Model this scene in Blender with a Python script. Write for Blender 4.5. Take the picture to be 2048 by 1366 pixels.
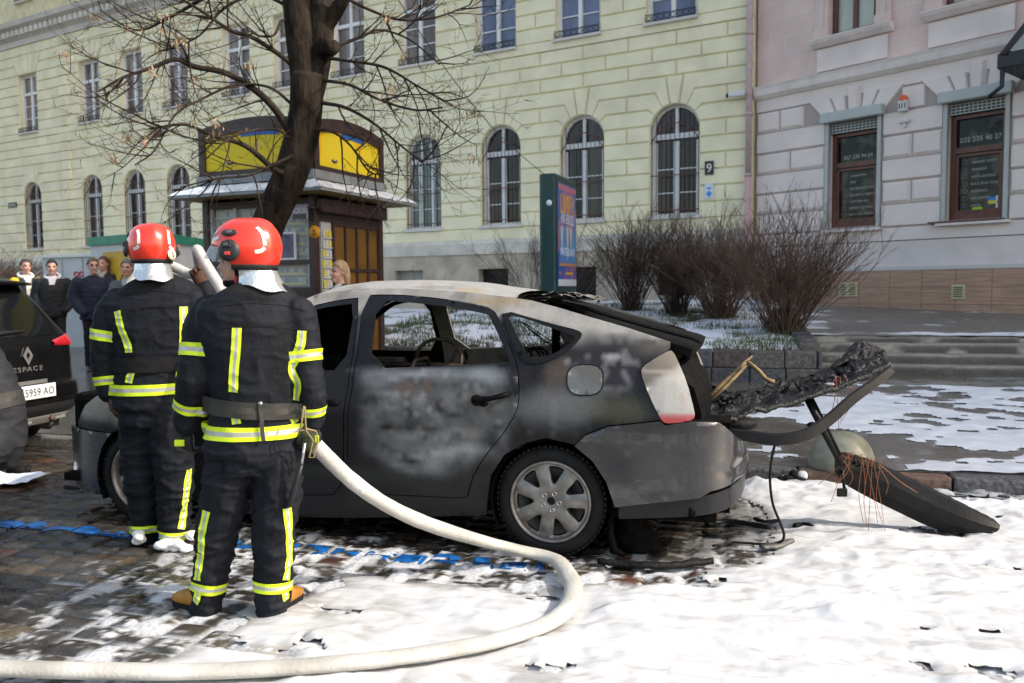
import bpy, bmesh, math, random
import numpy as np
from mathutils import Vector, Matrix
from mathutils.bvhtree import BVHTree
from mathutils.geometry import delaunay_2d_cdt
R = math.radians
random.seed(7); rng = np.random.default_rng(7)
for o in list(bpy.data.objects): bpy.data.objects.remove(o)
S = bpy.context.scene
COL = S.collection
# ------------------------------------------------------------------ camera
FPX = 1650.0; CAMH = 1.51
PITCH = math.atan(108 / FPX); ROLL = R(0.45)
_r0 = Vector((1, 0, 0)); _u0 = Vector((0, math.sin(PITCH), math.cos(PITCH))); CF = Vector((0, math.cos(PITCH), -math.sin(PITCH)))
CR = math.cos(ROLL) * _r0 - math.sin(ROLL) * _u0
CU = math.sin(ROLL) * _r0 + math.cos(ROLL) * _u0
CAM = Vector((0, 0, CAMH))
cd = bpy.data.cameras.new('camera'); cam = bpy.data.objects.new('camera', cd); COL.objects.link(cam)
mw = Matrix((CR, CU, -CF)).transposed().to_4x4(); mw.translation = CAM; cam.matrix_world = mw
cd.sensor_width = 36; cd.lens = 36 * FPX / 2048; cd.clip_end = 400; cd.clip_start = 0.05
cd.dof.use_dof = True; cd.dof.focus_distance = 4.6; cd.dof.aperture_fstop = 3.2
S.camera = cam
# ------------------------------------------------------------------ light
SUN_EL = R(38); SUN_DIR = Vector((0.968, -0.25, 0)).normalized()   # horizontal direction towards the sun
w = bpy.data.worlds.new('World'); S.world = w; w.use_nodes = True
nt = w.node_tree; bg = nt.nodes['Background']
sky = nt.nodes.new('ShaderNodeTexSky'); sky.sky_type = 'NISHITA'; sky.sun_disc = False
sky.sun_elevation = SUN_EL; sky.sun_rotation = math.atan2(SUN_DIR.x, SUN_DIR.y)
sky.air_density = 1.0; sky.dust_density = 2.5; sky.ozone_density = 0.6
tint = nt.nodes.new('ShaderNodeVectorMath'); tint.operation = 'MULTIPLY'; tint.inputs[1].default_value = (1.08, 1.0, .86)   # hazy, slightly warm sky
nt.links.new(sky.outputs[0], tint.inputs[0]); nt.links.new(tint.outputs[0], bg.inputs[0]); bg.inputs[1].default_value = 0.15
sd = bpy.data.lights.new('sun', 'SUN'); sd.energy = 2.0; sd.angle = R(0.6); sd.color = (1, 0.95, 0.87)
sun = bpy.data.objects.new('sun', sd); COL.objects.link(sun)
sv = Vector((SUN_DIR.x * math.cos(SUN_EL), SUN_DIR.y * math.cos(SUN_EL), math.sin(SUN_EL)))
sun.rotation_euler = sv.to_track_quat('Z', 'Y').to_euler(); sun.location = (8, -4, 12)
S.view_settings.view_transform = 'Standard'; S.view_settings.look = 'None'
S.view_settings.exposure = 1.32; S.view_settings.gamma = 1; S.view_settings.use_curve_mapping = False
S.cycles.use_denoising = True; S.cycles.max_bounces = 8; S.cycles.caustics_reflective = False; S.cycles.caustics_refractive = False
# ------------------------------------------------------------------ picture <-> place
def ray(u, v):
    d = CF * FPX + CR * (u - 1024) - CU * (v - 683)
    return d.normalized()
def at(u, v, Y):
    d = ray(u, v); return CAM + d * (Y / d.y)
def gp(u, v, z=0.0):
    d = ray(u, v); return CAM + d * ((z - CAMH) / d.z)
def onplane(u, v, p, n):
    d = ray(u, v); return CAM + d * ((p - CAM).dot(n) / d.dot(n))
def gpz(u, v, zf, y0=2.5, y1=40):
    d = ray(u, v); Y = y0
    while Y < y1:
        p = CAM + d * (Y / d.y)
        if p.z <= zf(p.x, p.y): return p
        Y += 0.02
    return CAM + d * (y1 / d.y)
def proj(p):
    q = Vector(p) - CAM; dz = q.dot(CF)
    return 1024 + FPX * q.dot(CR) / dz, 683 - FPX * q.dot(CU) / dz
# ------------------------------------------------------------------ noise
_perm = np.concatenate([np.random.default_rng(3).permutation(256)] * 3)
_gr = np.random.default_rng(4).normal(size=(256, 3)); _gr /= np.linalg.norm(_gr, axis=1)[:, None]
def perlin(x, y, z=0.0):
    x, y, z = np.broadcast_arrays(np.asarray(x, float), np.asarray(y, float), np.asarray(z, float))
    xi, yi, zi = np.floor(x).astype(int), np.floor(y).astype(int), np.floor(z).astype(int)
    xf, yf, zf = x - xi, y - yi, z - zi
    fa = lambda t: t * t * t * (t * (t * 6 - 15) + 10)
    u, v, w_ = fa(xf), fa(yf), fa(zf)
    out = 0
    for a in (0, 1):
        for b in (0, 1):
            for c in (0, 1):
                h = _perm[_perm[_perm[(xi + a) & 255] + ((yi + b) & 255)] + ((zi + c) & 255)]
                g = _gr[h]
                dot = g[..., 0] * (xf - a) + g[..., 1] * (yf - b) + g[..., 2] * (zf - c)
                out = out + dot * (u if a else 1 - u) * (v if b else 1 - v) * (w_ if c else 1 - w_)
    return out * 1.5
def fbm(x, y, z=0.0, o=4):
    s = 0; a = 1.0; f = 1.0; t = 0
    for i in range(o):
        s = s + a * perlin(np.asarray(x) * f + i * 17.3, np.asarray(y) * f + i * 7.1, np.asarray(z) * f); t += a; a *= .5; f *= 2.03
    return s / t
def sstep(a, b, x):
    t = np.clip((np.asarray(x, float) - a) / (b - a), 0, 1); return t * t * (3 - 2 * t)
def polydist(px, py, poly):
    # signed distance to polygon, positive inside
    px = np.asarray(px, float); py = np.asarray(py, float)
    d = np.full(px.shape, 1e9); ins = np.zeros(px.shape, bool); n = len(poly)
    for i in range(n):
        ax, ay = poly[i]; bx, by = poly[(i + 1) % n]
        ex, ey = bx - ax, by - ay; L = ex * ex + ey * ey + 1e-12
        t = np.clip(((px - ax) * ex + (py - ay) * ey) / L, 0, 1)
        d = np.minimum(d, np.hypot(px - ax - t * ex, py - ay - t * ey))
        c = ((ay > py) != (by > py)) & (px < (bx - ax) * (py - ay) / ((by - ay) if by != ay else 1e-12) + ax)
        ins ^= c
    return np.where(ins, d, -d)
# ------------------------------------------------------------------ materials
MATS = {}
def mat(name, col, rough=.6, metal=0., var=0., vs=6., col2=None, bump=0., bs=60., coat=0., spec=.5, alpha=1., trans=0., det=4., thr=None, emit=None, stretch=None, tr=None):
    if name in MATS: return MATS[name]
    m = bpy.data.materials.new(name); m.use_nodes = True; n = m.node_tree; N = n.nodes; L = n.links
    b = N['Principled BSDF']; b.inputs['Base Color'].default_value = (*col, 1); b.inputs['Roughness'].default_value = rough
    b.inputs['Metallic'].default_value = metal; b.inputs['Coat Weight'].default_value = coat; b.inputs['Specular IOR Level'].default_value = spec
    b.inputs['Alpha'].default_value = alpha; b.inputs['Transmission Weight'].default_value = trans
    if emit: b.inputs['Emission Color'].default_value = (*emit[0], 1); b.inputs['Emission Strength'].default_value = emit[1]
    if var or col2 or bump:
        tc = N.new('ShaderNodeTexCoord'); mp = N.new('ShaderNodeMapping'); L.new(tc.outputs['Object'], mp.inputs[0])
        if stretch: mp.inputs['Scale'].default_value = stretch
    if var or col2:
        t = N.new('ShaderNodeTexNoise'); t.inputs['Scale'].default_value = vs; t.inputs['Detail'].default_value = det; L.new(mp.outputs[0], t.inputs[0])
        r = N.new('ShaderNodeValToRGB'); L.new(t.outputs[0], r.inputs[0]); e = r.color_ramp.elements
        c2 = col2 or tuple(min(1, c * (1 + var)) for c in col); c1 = col if col2 else tuple(c * (1 - var) for c in col)
        lo, hi = thr or (.32, .68)
        e[0].position = lo; e[1].position = hi; e[0].color = (*c1, 1); e[1].color = (*c2, 1)
        L.new(r.outputs[0], b.inputs['Base Color'])
        if tr is not None:
            q = N.new('ShaderNodeMapRange'); q.inputs['From Min'].default_value = lo; q.inputs['From Max'].default_value = hi
            q.inputs['To Min'].default_value = rough; q.inputs['To Max'].default_value = tr; L.new(t.outputs[0], q.inputs[0]); L.new(q.outputs[0], b.inputs['Roughness'])
    if bump:
        t2 = N.new('ShaderNodeTexNoise'); t2.inputs['Scale'].default_value = bs; t2.inputs['Detail'].default_value = 5; L.new(mp.outputs[0], t2.inputs[0])
        bp = N.new('ShaderNodeBump'); bp.inputs['Strength'].default_value = 1; bp.inputs['Distance'].default_value = bump
        L.new(t2.outputs[0], bp.inputs['Height']); L.new(bp.outputs[0], b.inputs['Normal'])
    MATS[name] = m; return m
def amat(name, rough=.5, metal=0., bump=0., bs=80., coat=0., spec=.5, rattr=False, fine=0.):
    """base colour (and roughness in alpha) from the mesh attribute 'Col'"""
    if name in MATS: return MATS[name]
    m = bpy.data.materials.new(name); m.use_nodes = True; n = m.node_tree; N = n.nodes; L = n.links; b = N['Principled BSDF']
    a = N.new('ShaderNodeAttribute'); a.attribute_name = 'Col'
    src = a.outputs['Color']
    tc = N.new('ShaderNodeTexCoord')
    if fine:
        t = N.new('ShaderNodeTexNoise'); t.inputs['Scale'].default_value = 55; t.inputs['Detail'].default_value = 6; L.new(tc.outputs['Object'], t.inputs[0])
        mr = N.new('ShaderNodeMapRange'); mr.inputs['From Min'].default_value = .3; mr.inputs['From Max'].default_value = .7
        mr.inputs['To Min'].default_value = 1 - fine; mr.inputs['To Max'].default_value = 1 + fine; L.new(t.outputs[0], mr.inputs[0])
        mx = N.new('ShaderNodeVectorMath'); mx.operation = 'MULTIPLY'; L.new(src, mx.inputs[0]); L.new(mr.outputs[0], mx.inputs[1]); src = mx.outputs[0]
    L.new(src, b.inputs['Base Color'])
    b.inputs['Roughness'].default_value = rough; b.inputs['Metallic'].default_value = metal; b.inputs['Coat Weight'].default_value = coat; b.inputs['Specular IOR Level'].default_value = spec
    if rattr: L.new(a.outputs['Alpha'], b.inputs['Roughness'])
    if bump:
        t2 = N.new('ShaderNodeTexNoise'); t2.inputs['Scale'].default_value = bs; t2.inputs['Detail'].default_value = 6; L.new(tc.outputs['Object'], t2.inputs[0])
        bp = N.new('ShaderNodeBump'); bp.inputs['Distance'].default_value = bump; L.new(t2.outputs[0], bp.inputs['Height']); L.new(bp.outputs[0], b.inputs['Normal'])
    MATS[name] = m; return m
# ------------------------------------------------------------------ mesh helper
def frame(x, y=None, z=None, o=(0, 0, 0)):
    """matrix from axes"""
    x = Vector(x).normalized()
    if z is None: y = Vector(y); z = x.cross(y).normalized(); y = z.cross(x).normalized()
    elif y is None: z = Vector(z); y = z.cross(x).normalized(); z = x.cross(y).normalized()
    else: y = Vector(y).normalized(); z = Vector(z).normalized()
    m = Matrix((x, y, z)).transposed().to_4x4(); m.translation = Vector(o); return m
class MB:
    def __init__(s): s.v = []; s.f = []; s.m = []; s.sm = []; s.mats = []
    def mi(s, m):
        if m not in s.mats: s.mats.append(m)
        return s.mats.index(m)
    def add(s, vs, fs, m, M=None, smooth=False):
        k = len(s.v)
        if M is not None: vs = [M @ Vector(p) for p in vs]
        s.v.extend(tuple(p) for p in vs); i = s.mi(m)
        for f in fs: s.f.append(tuple(k + a for a in f)); s.m.append(i); s.sm.append(smooth)
        return s
    def box(s, c, d, m, M=None, bev=0.0):
        x, y, z = d[0] / 2, d[1] / 2, d[2] / 2; cx, cy, cz = c
        if bev <= 0:
            vs = [(cx + a * x, cy + b * y, cz + e * z) for a in (-1, 1) for b in (-1, 1) for e in (-1, 1)]
            return s.add(vs, [(0, 1, 3, 2), (4, 6, 7, 5), (0, 4, 5, 1), (2, 3, 7, 6), (0, 2, 6, 4), (1, 5, 7, 3)], m, M)
        bev = min(bev, x * .9, y * .9, z * .9)
        bm = bmesh.new(); bmesh.ops.create_cube(bm, size=1)
        for v in bm.verts: v.co = (cx + v.co.x * 2 * x, cy + v.co.y * 2 * y, cz + v.co.z * 2 * z)
        bmesh.ops.bevel(bm, geom=bm.edges[:], offset=bev, segments=2, affect='EDGES', profile=.6)
        bm.verts.index_update(); vs = [v.co.copy() for v in bm.verts]; fs = [[v.index for v in f.verts] for f in bm.faces]; bm.free()
        return s.add(vs, fs, m, M)
    def tube(s, pts, rad, m, n=8, M=None, cap=True, smooth=True, flat=None):
        pts = [Vector(p) for p in pts]; k = len(pts)
        if not hasattr(rad, '__len__'): rad = [rad] * k
        T = [(pts[min(i + 1, k - 1)] - pts[max(i - 1, 0)]).normalized() for i in range(k)]
        a = Vector((0, 0, 1)) if abs(T[0].z) < .9 else Vector((1, 0, 0))
        A = (a - T[0] * a.dot(T[0])).normalized(); vs = []; fs = []
        for i in range(k):
            A = (A - T[i] * A.dot(T[i]));
            A = A.normalized() if A.length > 1e-6 else T[i].orthogonal().normalized()
            B = T[i].cross(A)
            for j in range(n):
                t = 2 * math.pi * j / n
                vs.append(pts[i] + A * (math.cos(t) * rad[i] * (flat or 1)) + B * (math.sin(t) * rad[i]))
        for i in range(k - 1):
            for j in range(n):
                fs.append((i * n + j, i * n + (j + 1) % n, (i + 1) * n + (j + 1) % n, (i + 1) * n + j))
        if cap: fs.append(tuple(range(n - 1, -1, -1))); fs.append(tuple((k - 1) * n + j for j in range(n)))
        return s.add(vs, fs, m, M, smooth)
    def rings(s, rs, m, M=None, cap=True, smooth=True, closed=True):
        n = len(rs[0]); vs = [p for r in rs for p in r]; fs = []
        for i in range(len(rs) - 1):
            for j in range(n if closed else n - 1):
                fs.append((i * n + j, i * n + (j + 1) % n, (i + 1) * n + (j + 1) % n, (i + 1) * n + j))
        if cap: fs.append(tuple(range(n - 1, -1, -1))); fs.append(tuple((len(rs) - 1) * n + j for j in range(n)))
        return s.add(vs, fs, m, M, smooth)
    def lathe(s, prof, m, n=32, M=None, smooth=True, cap=False):
        rs = [[(r * math.cos(2 * math.pi * j / n), r * math.sin(2 * math.pi * j / n), z) for j in range(n)] for r, z in prof]
        return s.rings(rs, m, M, cap, smooth)
    def prism(s, poly, z0, z1, m, M=None, smooth=False):
        n = len(poly); vs = [(x, y, z0) for x, y in poly] + [(x, y, z1) for x, y in poly]
        fs = [tuple(range(n - 1, -1, -1)), tuple(range(n, 2 * n))] + [(i, (i + 1) % n, n + (i + 1) % n, n + i) for i in range(n)]
        return s.add(vs, fs, m, M, smooth)
    def chamf(s, poly, z0, z1, ins, m, M=None):
        """raised block with bevelled rim; poly counter-clockwise, convex-ish"""
        n = len(poly); P = [Vector(p) for p in poly]; q = []
        for i in range(n):
            a = (P[i] - P[i - 1]).normalized(); b = (P[(i + 1) % n] - P[i]).normalized()
            na = Vector((-a.y, a.x)); nb = Vector((-b.y, b.x)); d = na + nb
            q.append(P[i] + d * (ins / max(.3, 1 + na.dot(nb))))
        vs = [(p.x, p.y, z0) for p in P] + [(p.x, p.y, z1) for p in q]
        fs = [tuple(range(n, 2 * n))] + [(i, (i + 1) % n, n + (i + 1) % n, n + i) for i in range(n)]
        return s.add(vs, fs, m, M)
    def ell(s, c, r, m, M=None, nu=16, nv=10):
        rs = []
        for i in range(nv + 1):
            t = math.pi * i / nv; k = max(1e-4, math.sin(t))
            rs.append([(c[0] + r[0] * k * math.cos(2 * math.pi * j / nu), c[1] + r[1] * k * math.sin(2 * math.pi * j / nu), c[2] - r[2] * math.cos(t)) for j in range(nu)])
        return s.rings(rs, m, M)
def base_of(o):
    v = Vector((0, 0, 0))
    while o is not None: v += o.location; o = o.parent
    return v
def mesh_from(name, v, f, mats, mi=None, sm=None, off=None):
    me = bpy.data.meshes.new(name); v = np.asarray(v, dtype=np.float64).reshape(-1, 3)
    if off is not None: v = v - np.array(off)
    me.from_pydata(v.tolist(), [], f if isinstance(f, list) else f.tolist())
    for m in mats: me.materials.append(m)
    if mi is not None and len(mats) > 1: me.polygons.foreach_set('material_index', np.asarray(mi, dtype=np.int32))
    if sm is True: me.polygons.foreach_set('use_smooth', np.ones(len(me.polygons), dtype=bool))
    elif sm is not None and sm is not False: me.polygons.foreach_set('use_smooth', np.asarray(sm, dtype=bool))
    me.update(); return me
def setcol(me, col):
    a = me.color_attributes.new('Col', 'FLOAT_COLOR', 'POINT'); c = np.ones((len(me.vertices), 4), dtype=np.float32); c[:, :col.shape[1]] = col
    a.data.foreach_set('color', c.ravel())
def tag(o, label=None, cat=None, group=None, kind=None):
    if label: o['label'] = label
    if cat: o['category'] = cat
    if group: o['group'] = group
    if kind: o['kind'] = kind
    return o
def thing(name, label, cat, loc=(0, 0, 0), group=None):
    o = bpy.data.objects.new(name, None); COL.objects.link(o); o.location = loc; o.empty_display_size = .2
    return tag(o, label, cat, group)
def link(name, me, parent=None, loc=None):
    o = bpy.data.objects.new(name, me); COL.objects.link(o); o.parent = parent
    if loc is not None: o.location = loc
    return o
def obj(name, mb, parent=None, local=False, origin=None, label=None):
    """mb holds place coordinates, or the parent's own frame with local=True"""
    if parent is not None and not local: off = base_of(parent)
    elif parent is None and not local:
        if origin is None:
            a = np.array(mb.v); origin = (a[:, 0].mean(), a[:, 1].mean(), a[:, 2].min())
        off = Vector(origin)
    else: off = None
    me = mesh_from(name, mb.v, mb.f, mb.mats, mb.m, mb.sm, off)
    o = link(name, me, parent)
    if parent is None and off is not None: o.location = off
    if label: o['label'] = label
    return o
def copy_tree(o, parent=None):
    c = o.copy(); COL.objects.link(c)
    if parent is not None: c.parent = parent
    for ch in list(o.children): copy_tree(ch, c)
    return c
def text_mb(mb, body, size, m, M, align='LEFT', ext=0.002, sx=1.0, space=1.0):
    c = bpy.data.curves.new('t', 'FONT'); c.body = body; c.size = size; c.extrude = ext; c.align_x = align; c.space_character = space; c.resolution_u = 3
    o = bpy.data.objects.new('t', c); COL.objects.link(o); dg = bpy.context.evaluated_depsgraph_get()
    me = bpy.data.meshes.new_from_object(o.evaluated_get(dg))
    vs = [(v.co.x * sx, v.co.y, v.co.z) for v in me.vertices]; fs = [tuple(p.vertices) for p in me.polygons]
    mb.add(vs, fs, m, M); bpy.data.objects.remove(o); bpy.data.curves.remove(c); bpy.data.meshes.remove(me); return mb
def cr(pts, n=6):
    """Catmull-Rom through points (any dimension)"""
    P = [np.array(p, float) for p in pts]; P = [2 * P[0] - P[1]] + P + [2 * P[-1] - P[-2]]; out = []
    for i in range(1, len(P) - 2):
        for k in range(n):
            t = k / n; a, b, c, d = P[i - 1], P[i], P[i + 1], P[i + 2]
            out.append(.5 * (2 * b + (c - a) * t + (2 * a - 5 * b + 4 * c - d) * t * t + (3 * b - a - 3 * c + d) * t ** 3))
    out.append(P[-2]); return out
def remesh(mb, vox, smooth=3, fac=.5):
    me = mesh_from('tmp', mb.v, mb.f, [], None, True); o = bpy.data.objects.new('tmp', me); COL.objects.link(o)
    r = o.modifiers.new('r', 'REMESH'); r.mode = 'VOXEL'; r.voxel_size = vox; r.use_smooth_shade = True
    if smooth: sm = o.modifiers.new('s', 'SMOOTH'); sm.iterations = smooth; sm.factor = fac
    dg = bpy.context.evaluated_depsgraph_get(); out = bpy.data.meshes.new_from_object(o.evaluated_get(dg))
    bpy.data.objects.remove(o); bpy.data.meshes.remove(me); return out
def mverts(me):
    a = np.empty(len(me.vertices) * 3, dtype=np.float32); me.vertices.foreach_get('co', a); return a.reshape(-1, 3).astype(float)
def mnorms(me):
    a = np.empty(len(me.vertices) * 3, dtype=np.float32); me.vertex_normals.foreach_get('vector', a); return a.reshape(-1, 3).astype(float)
def grid_faces(nx, ny, keep=None):
    i, j = np.meshgrid(np.arange(nx - 1), np.arange(ny - 1), indexing='xy'); a = (j * nx + i).ravel()
    f = np.stack([a, a + 1, a + nx + 1, a + nx], 1)
    if keep is not None: f = f[keep[f].all(1)]
    return f
def compact(v, f):
    used = np.zeros(len(v), bool); used[f.ravel()] = True; idx = np.cumsum(used) - 1
    return used, v[used], idx[f]
# ================================================================== GROUND
SA = R(14.5); E1 = Vector((math.cos(SA), -math.sin(SA), 0)); E2 = Vector((math.sin(SA), math.cos(SA), 0))
def ad(p): return p[0] * E1.x + p[1] * E1.y, p[0] * E2.x + p[1] * E2.y
def xy(a, d): return a * E1.x + d * E2.x, a * E1.y + d * E2.y
KD = 6.60                                     # kerb face
def pav(d): return .08 + .0537 * (d - KD)
WALLD = 10.7
WALL_R = ad(onplane(1645, 740, Vector((*xy(0, WALLD), 0)), E2))[0]
WALL_L = ad(onplane(700, 740, Vector((*xy(0, WALLD), 0)), E2))[0]
STEPD = 11.5; STEPZ = .125; STEPT = .27
def lawn(d): return .66 + .075 * np.clip(d - WALLD, 0, 6.6)
def lawnl(d): return pav(13.2) + .06 * np.clip(d - 13.2, 0, 10)
def terr(d): return .80 + .055 * np.clip(d - 12.4, 0, 6)
def zf(x, y):
    a, d = ad((x, y))
    if d < KD: return 0.
    if a > WALL_R: return pav(d) if d < STEPD else (min(pav(STEPD) + STEPZ * (1 + int((d - STEPD) / STEPT)), .80) if d < 12.4 else float(terr(d)))
    if a > WALL_L: return pav(d) if d < WALLD else float(lawn(d))
    return pav(d) if d < 13.2 else float(lawnl(d))
def hsh(i, j, k=0):
    return _perm[(_perm[(_perm[np.asarray(i) & 255] + np.asarray(j)) & 255] + k) & 255] / 255.
def setts(a, d):
    """height, joint mask and stone hash of the sett paving"""
    aw = a + .03 * perlin(a * 1.3, d * 1.3, 5) + .012 * perlin(a * 6, d * 6); dw = d + .03 * perlin(a * 1.1, d * 1.1, 9) + .012 * perlin(a * 6, d * 6, 3)
    W_, L_ = .20, .15
    ia = np.floor(aw / W_).astype(int); fa = aw / W_ - ia; off = hsh(ia, ia * 0, 1)
    dd = dw / L_ + off * 3; idd = np.floor(dd).astype(int); fd = dd - idd
    j = np.minimum(np.minimum(fa, 1 - fa) * W_, np.minimum(fd, 1 - fd) * L_)
    h1 = hsh(ia, idd, 2); h2 = hsh(ia, idd, 7); h3 = hsh(ia, idd, 11)
    top = sstep(.002, .03, j)
    z = -.016 + .016 * top + .007 * (h1 - .5) * top + .006 * ((fa - .5) * (h2 - .5) + (fd - .5) * (h3 - .5)) * 2 * top + .003 * fbm(a * 14, d * 14)
    return z, j, h1, h2
def pxpoly(pts, z=0): return [ad(gp(u, v, z)) for u, v in pts]
FOAM = pxpoly([(120, 1480), (190, 1345), (330, 1290), (430, 1250), (450, 1212), (500, 1182), (590, 1160), (610, 1122), (720, 1116), (850, 1134), (1010, 1146), (1180, 1152), (1300, 1152), (1430, 1128), (1500, 1098), (1450, 1062), (1400, 1035), (1430, 990), (1470, 962), (2300, 1000), (2700, 1500), (1024, 1480)])
DEBR = pxpoly([(1215, 1120), (1330, 1000), (1440, 985), (1560, 1010), (1590, 1075), (1440, 1140), (1260, 1150)])
MIXED = pxpoly([(560, 1130), (700, 1118), (1150, 1150), (1130, 1220), (900, 1290), (600, 1310), (520, 1240)])
HOSEP = pxpoly([(1050, 1112), (1108, 1124), (1132, 1146), (1146, 1176), (1142, 1208), (1110, 1240), (1050, 1266), (950, 1292), (800, 1316), (640, 1332), (420, 1344), (200, 1344), (0, 1338), (-250, 1325)])
def foam_t(a, d):
    D = polydist(a, d, FOAM); De = polydist(a, d, DEBR); Mx = polydist(a, d, MIXED)
    n = fbm(a * 1.7 + 3, d * 2.6, 1.5, 5); n2 = fbm(a * 6, d * 9, 7.5, 4)
    b = sstep(-.12, .45, D) * 1.15
    t = b + .55 * n + .38 * n2 - .42
    n3 = fbm(a * 1.1 + .5 * n2, d * 3.4, 17.5, 5); t = t - .75 * sstep(.11, .33, n3) * (1 - .5 * sstep(1.2, 2.5, a) * sstep(4.2, 5.0, d))
    t = t - .62 * sstep(-.05, .2, De) - .36 * sstep(-.1, .2, Mx)
    return t, D
def build_ground():
    # --- road (setts)
    A = np.arange(-9.0, 6.3, .024); Dd = np.arange(2.2, KD + .02, .02); a, d = np.meshgrid(A, Dd, indexing='xy'); a = a.ravel(); d = d.ravel()
    z, j, h1, h2 = setts(a, d); t, D = foam_t(a, d)
    x, y = xy(a, d); c = np.zeros((len(a), 4))
    g = np.stack([.034 + .027 * h1, .030 + .023 * h1, .025 + .018 * h1], 1)
    red = (h2 > .95)[:, None]; tan = ((h2 > .80) & (h2 <= .95))[:, None]; drk = (h2 < .2)[:, None]
    g = np.where(red, g * np.array([1.7, .95, .8]), g); g = np.where(tan, g * np.array([1.4, 1.25, 1.0]), g); g = np.where(drk, g * .65, g)
    g = g * (1 + .45 * fbm(a * 9, d * 9, 2))[:, None] * np.array([1, 1, 1])
    blackened = sstep(-.1, .5, polydist(a, d, pxpoly([(420, 1030), (900, 960), (1450, 960), (1480, 1060), (1250, 1130), (1000, 1120), (600, 1085)])))  # mask that darkens the stones under and just behind the car
    g = g * (1 - .75 * blackened)[:, None]
    jm = (1 - sstep(.004, .02, j))[:, None]
    g = g * (1 - .55 * jm)
    # thin foam left in joints and streaks on the stones
    lft = sstep(-1.6, -.1, D) * (1 - .8 * blackened)
    fr = fbm(a * 7, d * 5, 4.2, 5); rg = 1 - np.abs(perlin(a * 4.5 + .8 * fr, d * 8 + .5 * fr, 3)); rg2 = 1 - np.abs(perlin(a * 9 + fr, d * 13, 9)); streak = np.maximum(sstep(.16, .24, fr + .40 * lft - .22), np.maximum(sstep(.955, .985, rg), sstep(.965, .99, rg2) * .8) * sstep(-.25, .1, fr + .5 * lft - .3))
    jf = sstep(.0, .25, fbm(a * 2.2, d * 2.2, 8) + .5 * lft - .3) * (1 - sstep(.003, .013, j))
    film = np.clip(np.maximum(streak * (.25 + .75 * lft), jf * .9), 0, 1) * (0.35 + .65 * sstep(-1.7, -.6, D))
    film = np.maximum(film, sstep(-.02, .2, t + .13) * .8 * sstep(-.5, 0, D))
    film *= (1 - .7 * sstep(0, .25, polydist(a, d, DEBR)))
    g = g * (1 - film[:, None]) + np.array([.50, .51, .53]) * film[:, None]
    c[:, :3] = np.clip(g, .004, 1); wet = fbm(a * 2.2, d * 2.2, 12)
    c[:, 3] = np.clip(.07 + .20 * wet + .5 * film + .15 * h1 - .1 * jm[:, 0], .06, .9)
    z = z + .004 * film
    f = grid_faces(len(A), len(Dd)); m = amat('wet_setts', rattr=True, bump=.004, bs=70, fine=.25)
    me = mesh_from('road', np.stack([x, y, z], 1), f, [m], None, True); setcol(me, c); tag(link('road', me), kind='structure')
    # far ground (road surface beyond the paved strip seen close)
    mb = MB(); g0 = mat('far_road', (.08, .075, .07), .5, var=.3, vs=3)
    for (a0, a1, d0, d1) in ((-60, -9, -30, KD + .02), (6.29, 60, -30, KD + .02), (-9, 6.29, -30, 2.205)):
        mb.add([(*xy(a0, d0), -.004), (*xy(a1, d0), -.004), (*xy(a1, d1), -.004), (*xy(a0, d1), -.004)], [(0, 1, 2, 3)], g0)
    mb.add([(-180, -180, -.3), (180, -180, -.3), (180, 180, -.3), (-180, 180, -.3)], [(0, 1, 2, 3)], g0)
    tag(obj('ground', mb, origin=(0, 0, 0)), kind='structure')
    # --- foam
    A = np.arange(-3.2, 6.2, .02); Dd = np.arange(2.2, KD - .005, .016); a, d = np.meshgrid(A, Dd, indexing='xy'); a = a.ravel(); d = d.ravel()
    t, D = foam_t(a, d); zs, j, fh1, fh2 = setts(a, d)
    wa = a + .22 * fbm(a * 1.6, d * 2, 50, 3); wd = d + .14 * fbm(a * 1.8, d * 2.2, 60, 3); bil = np.abs(fbm(wa * 1.9, wd * 3.6, 3.3, 5)); fi = fbm(wa * 6, wd * 13, 1.1, 4)
    rid = 1 - np.abs(perlin(a * 1.6 + .6 * perlin(a * 2, d * 2), d * 4.2, 6.6))
    h = np.clip(t, 0, 1.2) ** .9 * (.012 + .062 * bil + .016 * fi + .026 * rid ** 3)
    far = sstep(1.2, 2.6, a) * sstep(4.2, 5.2, d); h = h + sstep(5.7, 6.5, d) * np.clip(t, 0, 1) * .085 * (1 + .6 * fbm(a * 3, d * 5, 5)); h = h + far * np.clip(t, 0, 1) * .03 * (1 + fbm(a * 3, d * 4, 2))
    hd = np.full(a.shape, 9.)
    for (ax, ay), (bx, by) in zip(HOSEP[:-1], HOSEP[1:]):
        q = np.clip(((a - ax) * (bx - ax) + (d - ay) * (by - ay)) / ((bx - ax) ** 2 + (by - ay) ** 2), 0, 1); hd = np.minimum(hd, np.hypot(a - ax - q * (bx - ax), d - ay - q * (by - ay)))
    h = h * (.25 + .75 * sstep(.05, .22, hd))
    Mz = np.clip(sstep(-.16, .22, fbm(a * .75, d * 1.1, 80, 4) + .17) + sstep(5.2, 6.0, d), 0, 1); h = h * (.22 + .95 * Mz) + .004 * np.clip(t * 4, 0, 1)
    z = zs * .14 + h + .003
    x, y = xy(a, d); f = grid_faces(len(A), len(Dd), t > .0)
    used, v, f = compact(np.stack([x, y, z], 1), f)
    c = np.ones((len(a), 4)); dirt = sstep(.15, .5, fbm(a * 2.1, d * 4.5, 20, 5)) * .22 + .5 * sstep(.30, .5, fbm(a * 7, d * 15, 31, 4)) * sstep(.08, .35, fbm(a * .9, d * 1.6, 40))
    c[:, :3] = np.array([.545, .55, .565]) * (1 - dirt)[:, None] + np.array([.30, .27, .23]) * dirt[:, None]
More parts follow.
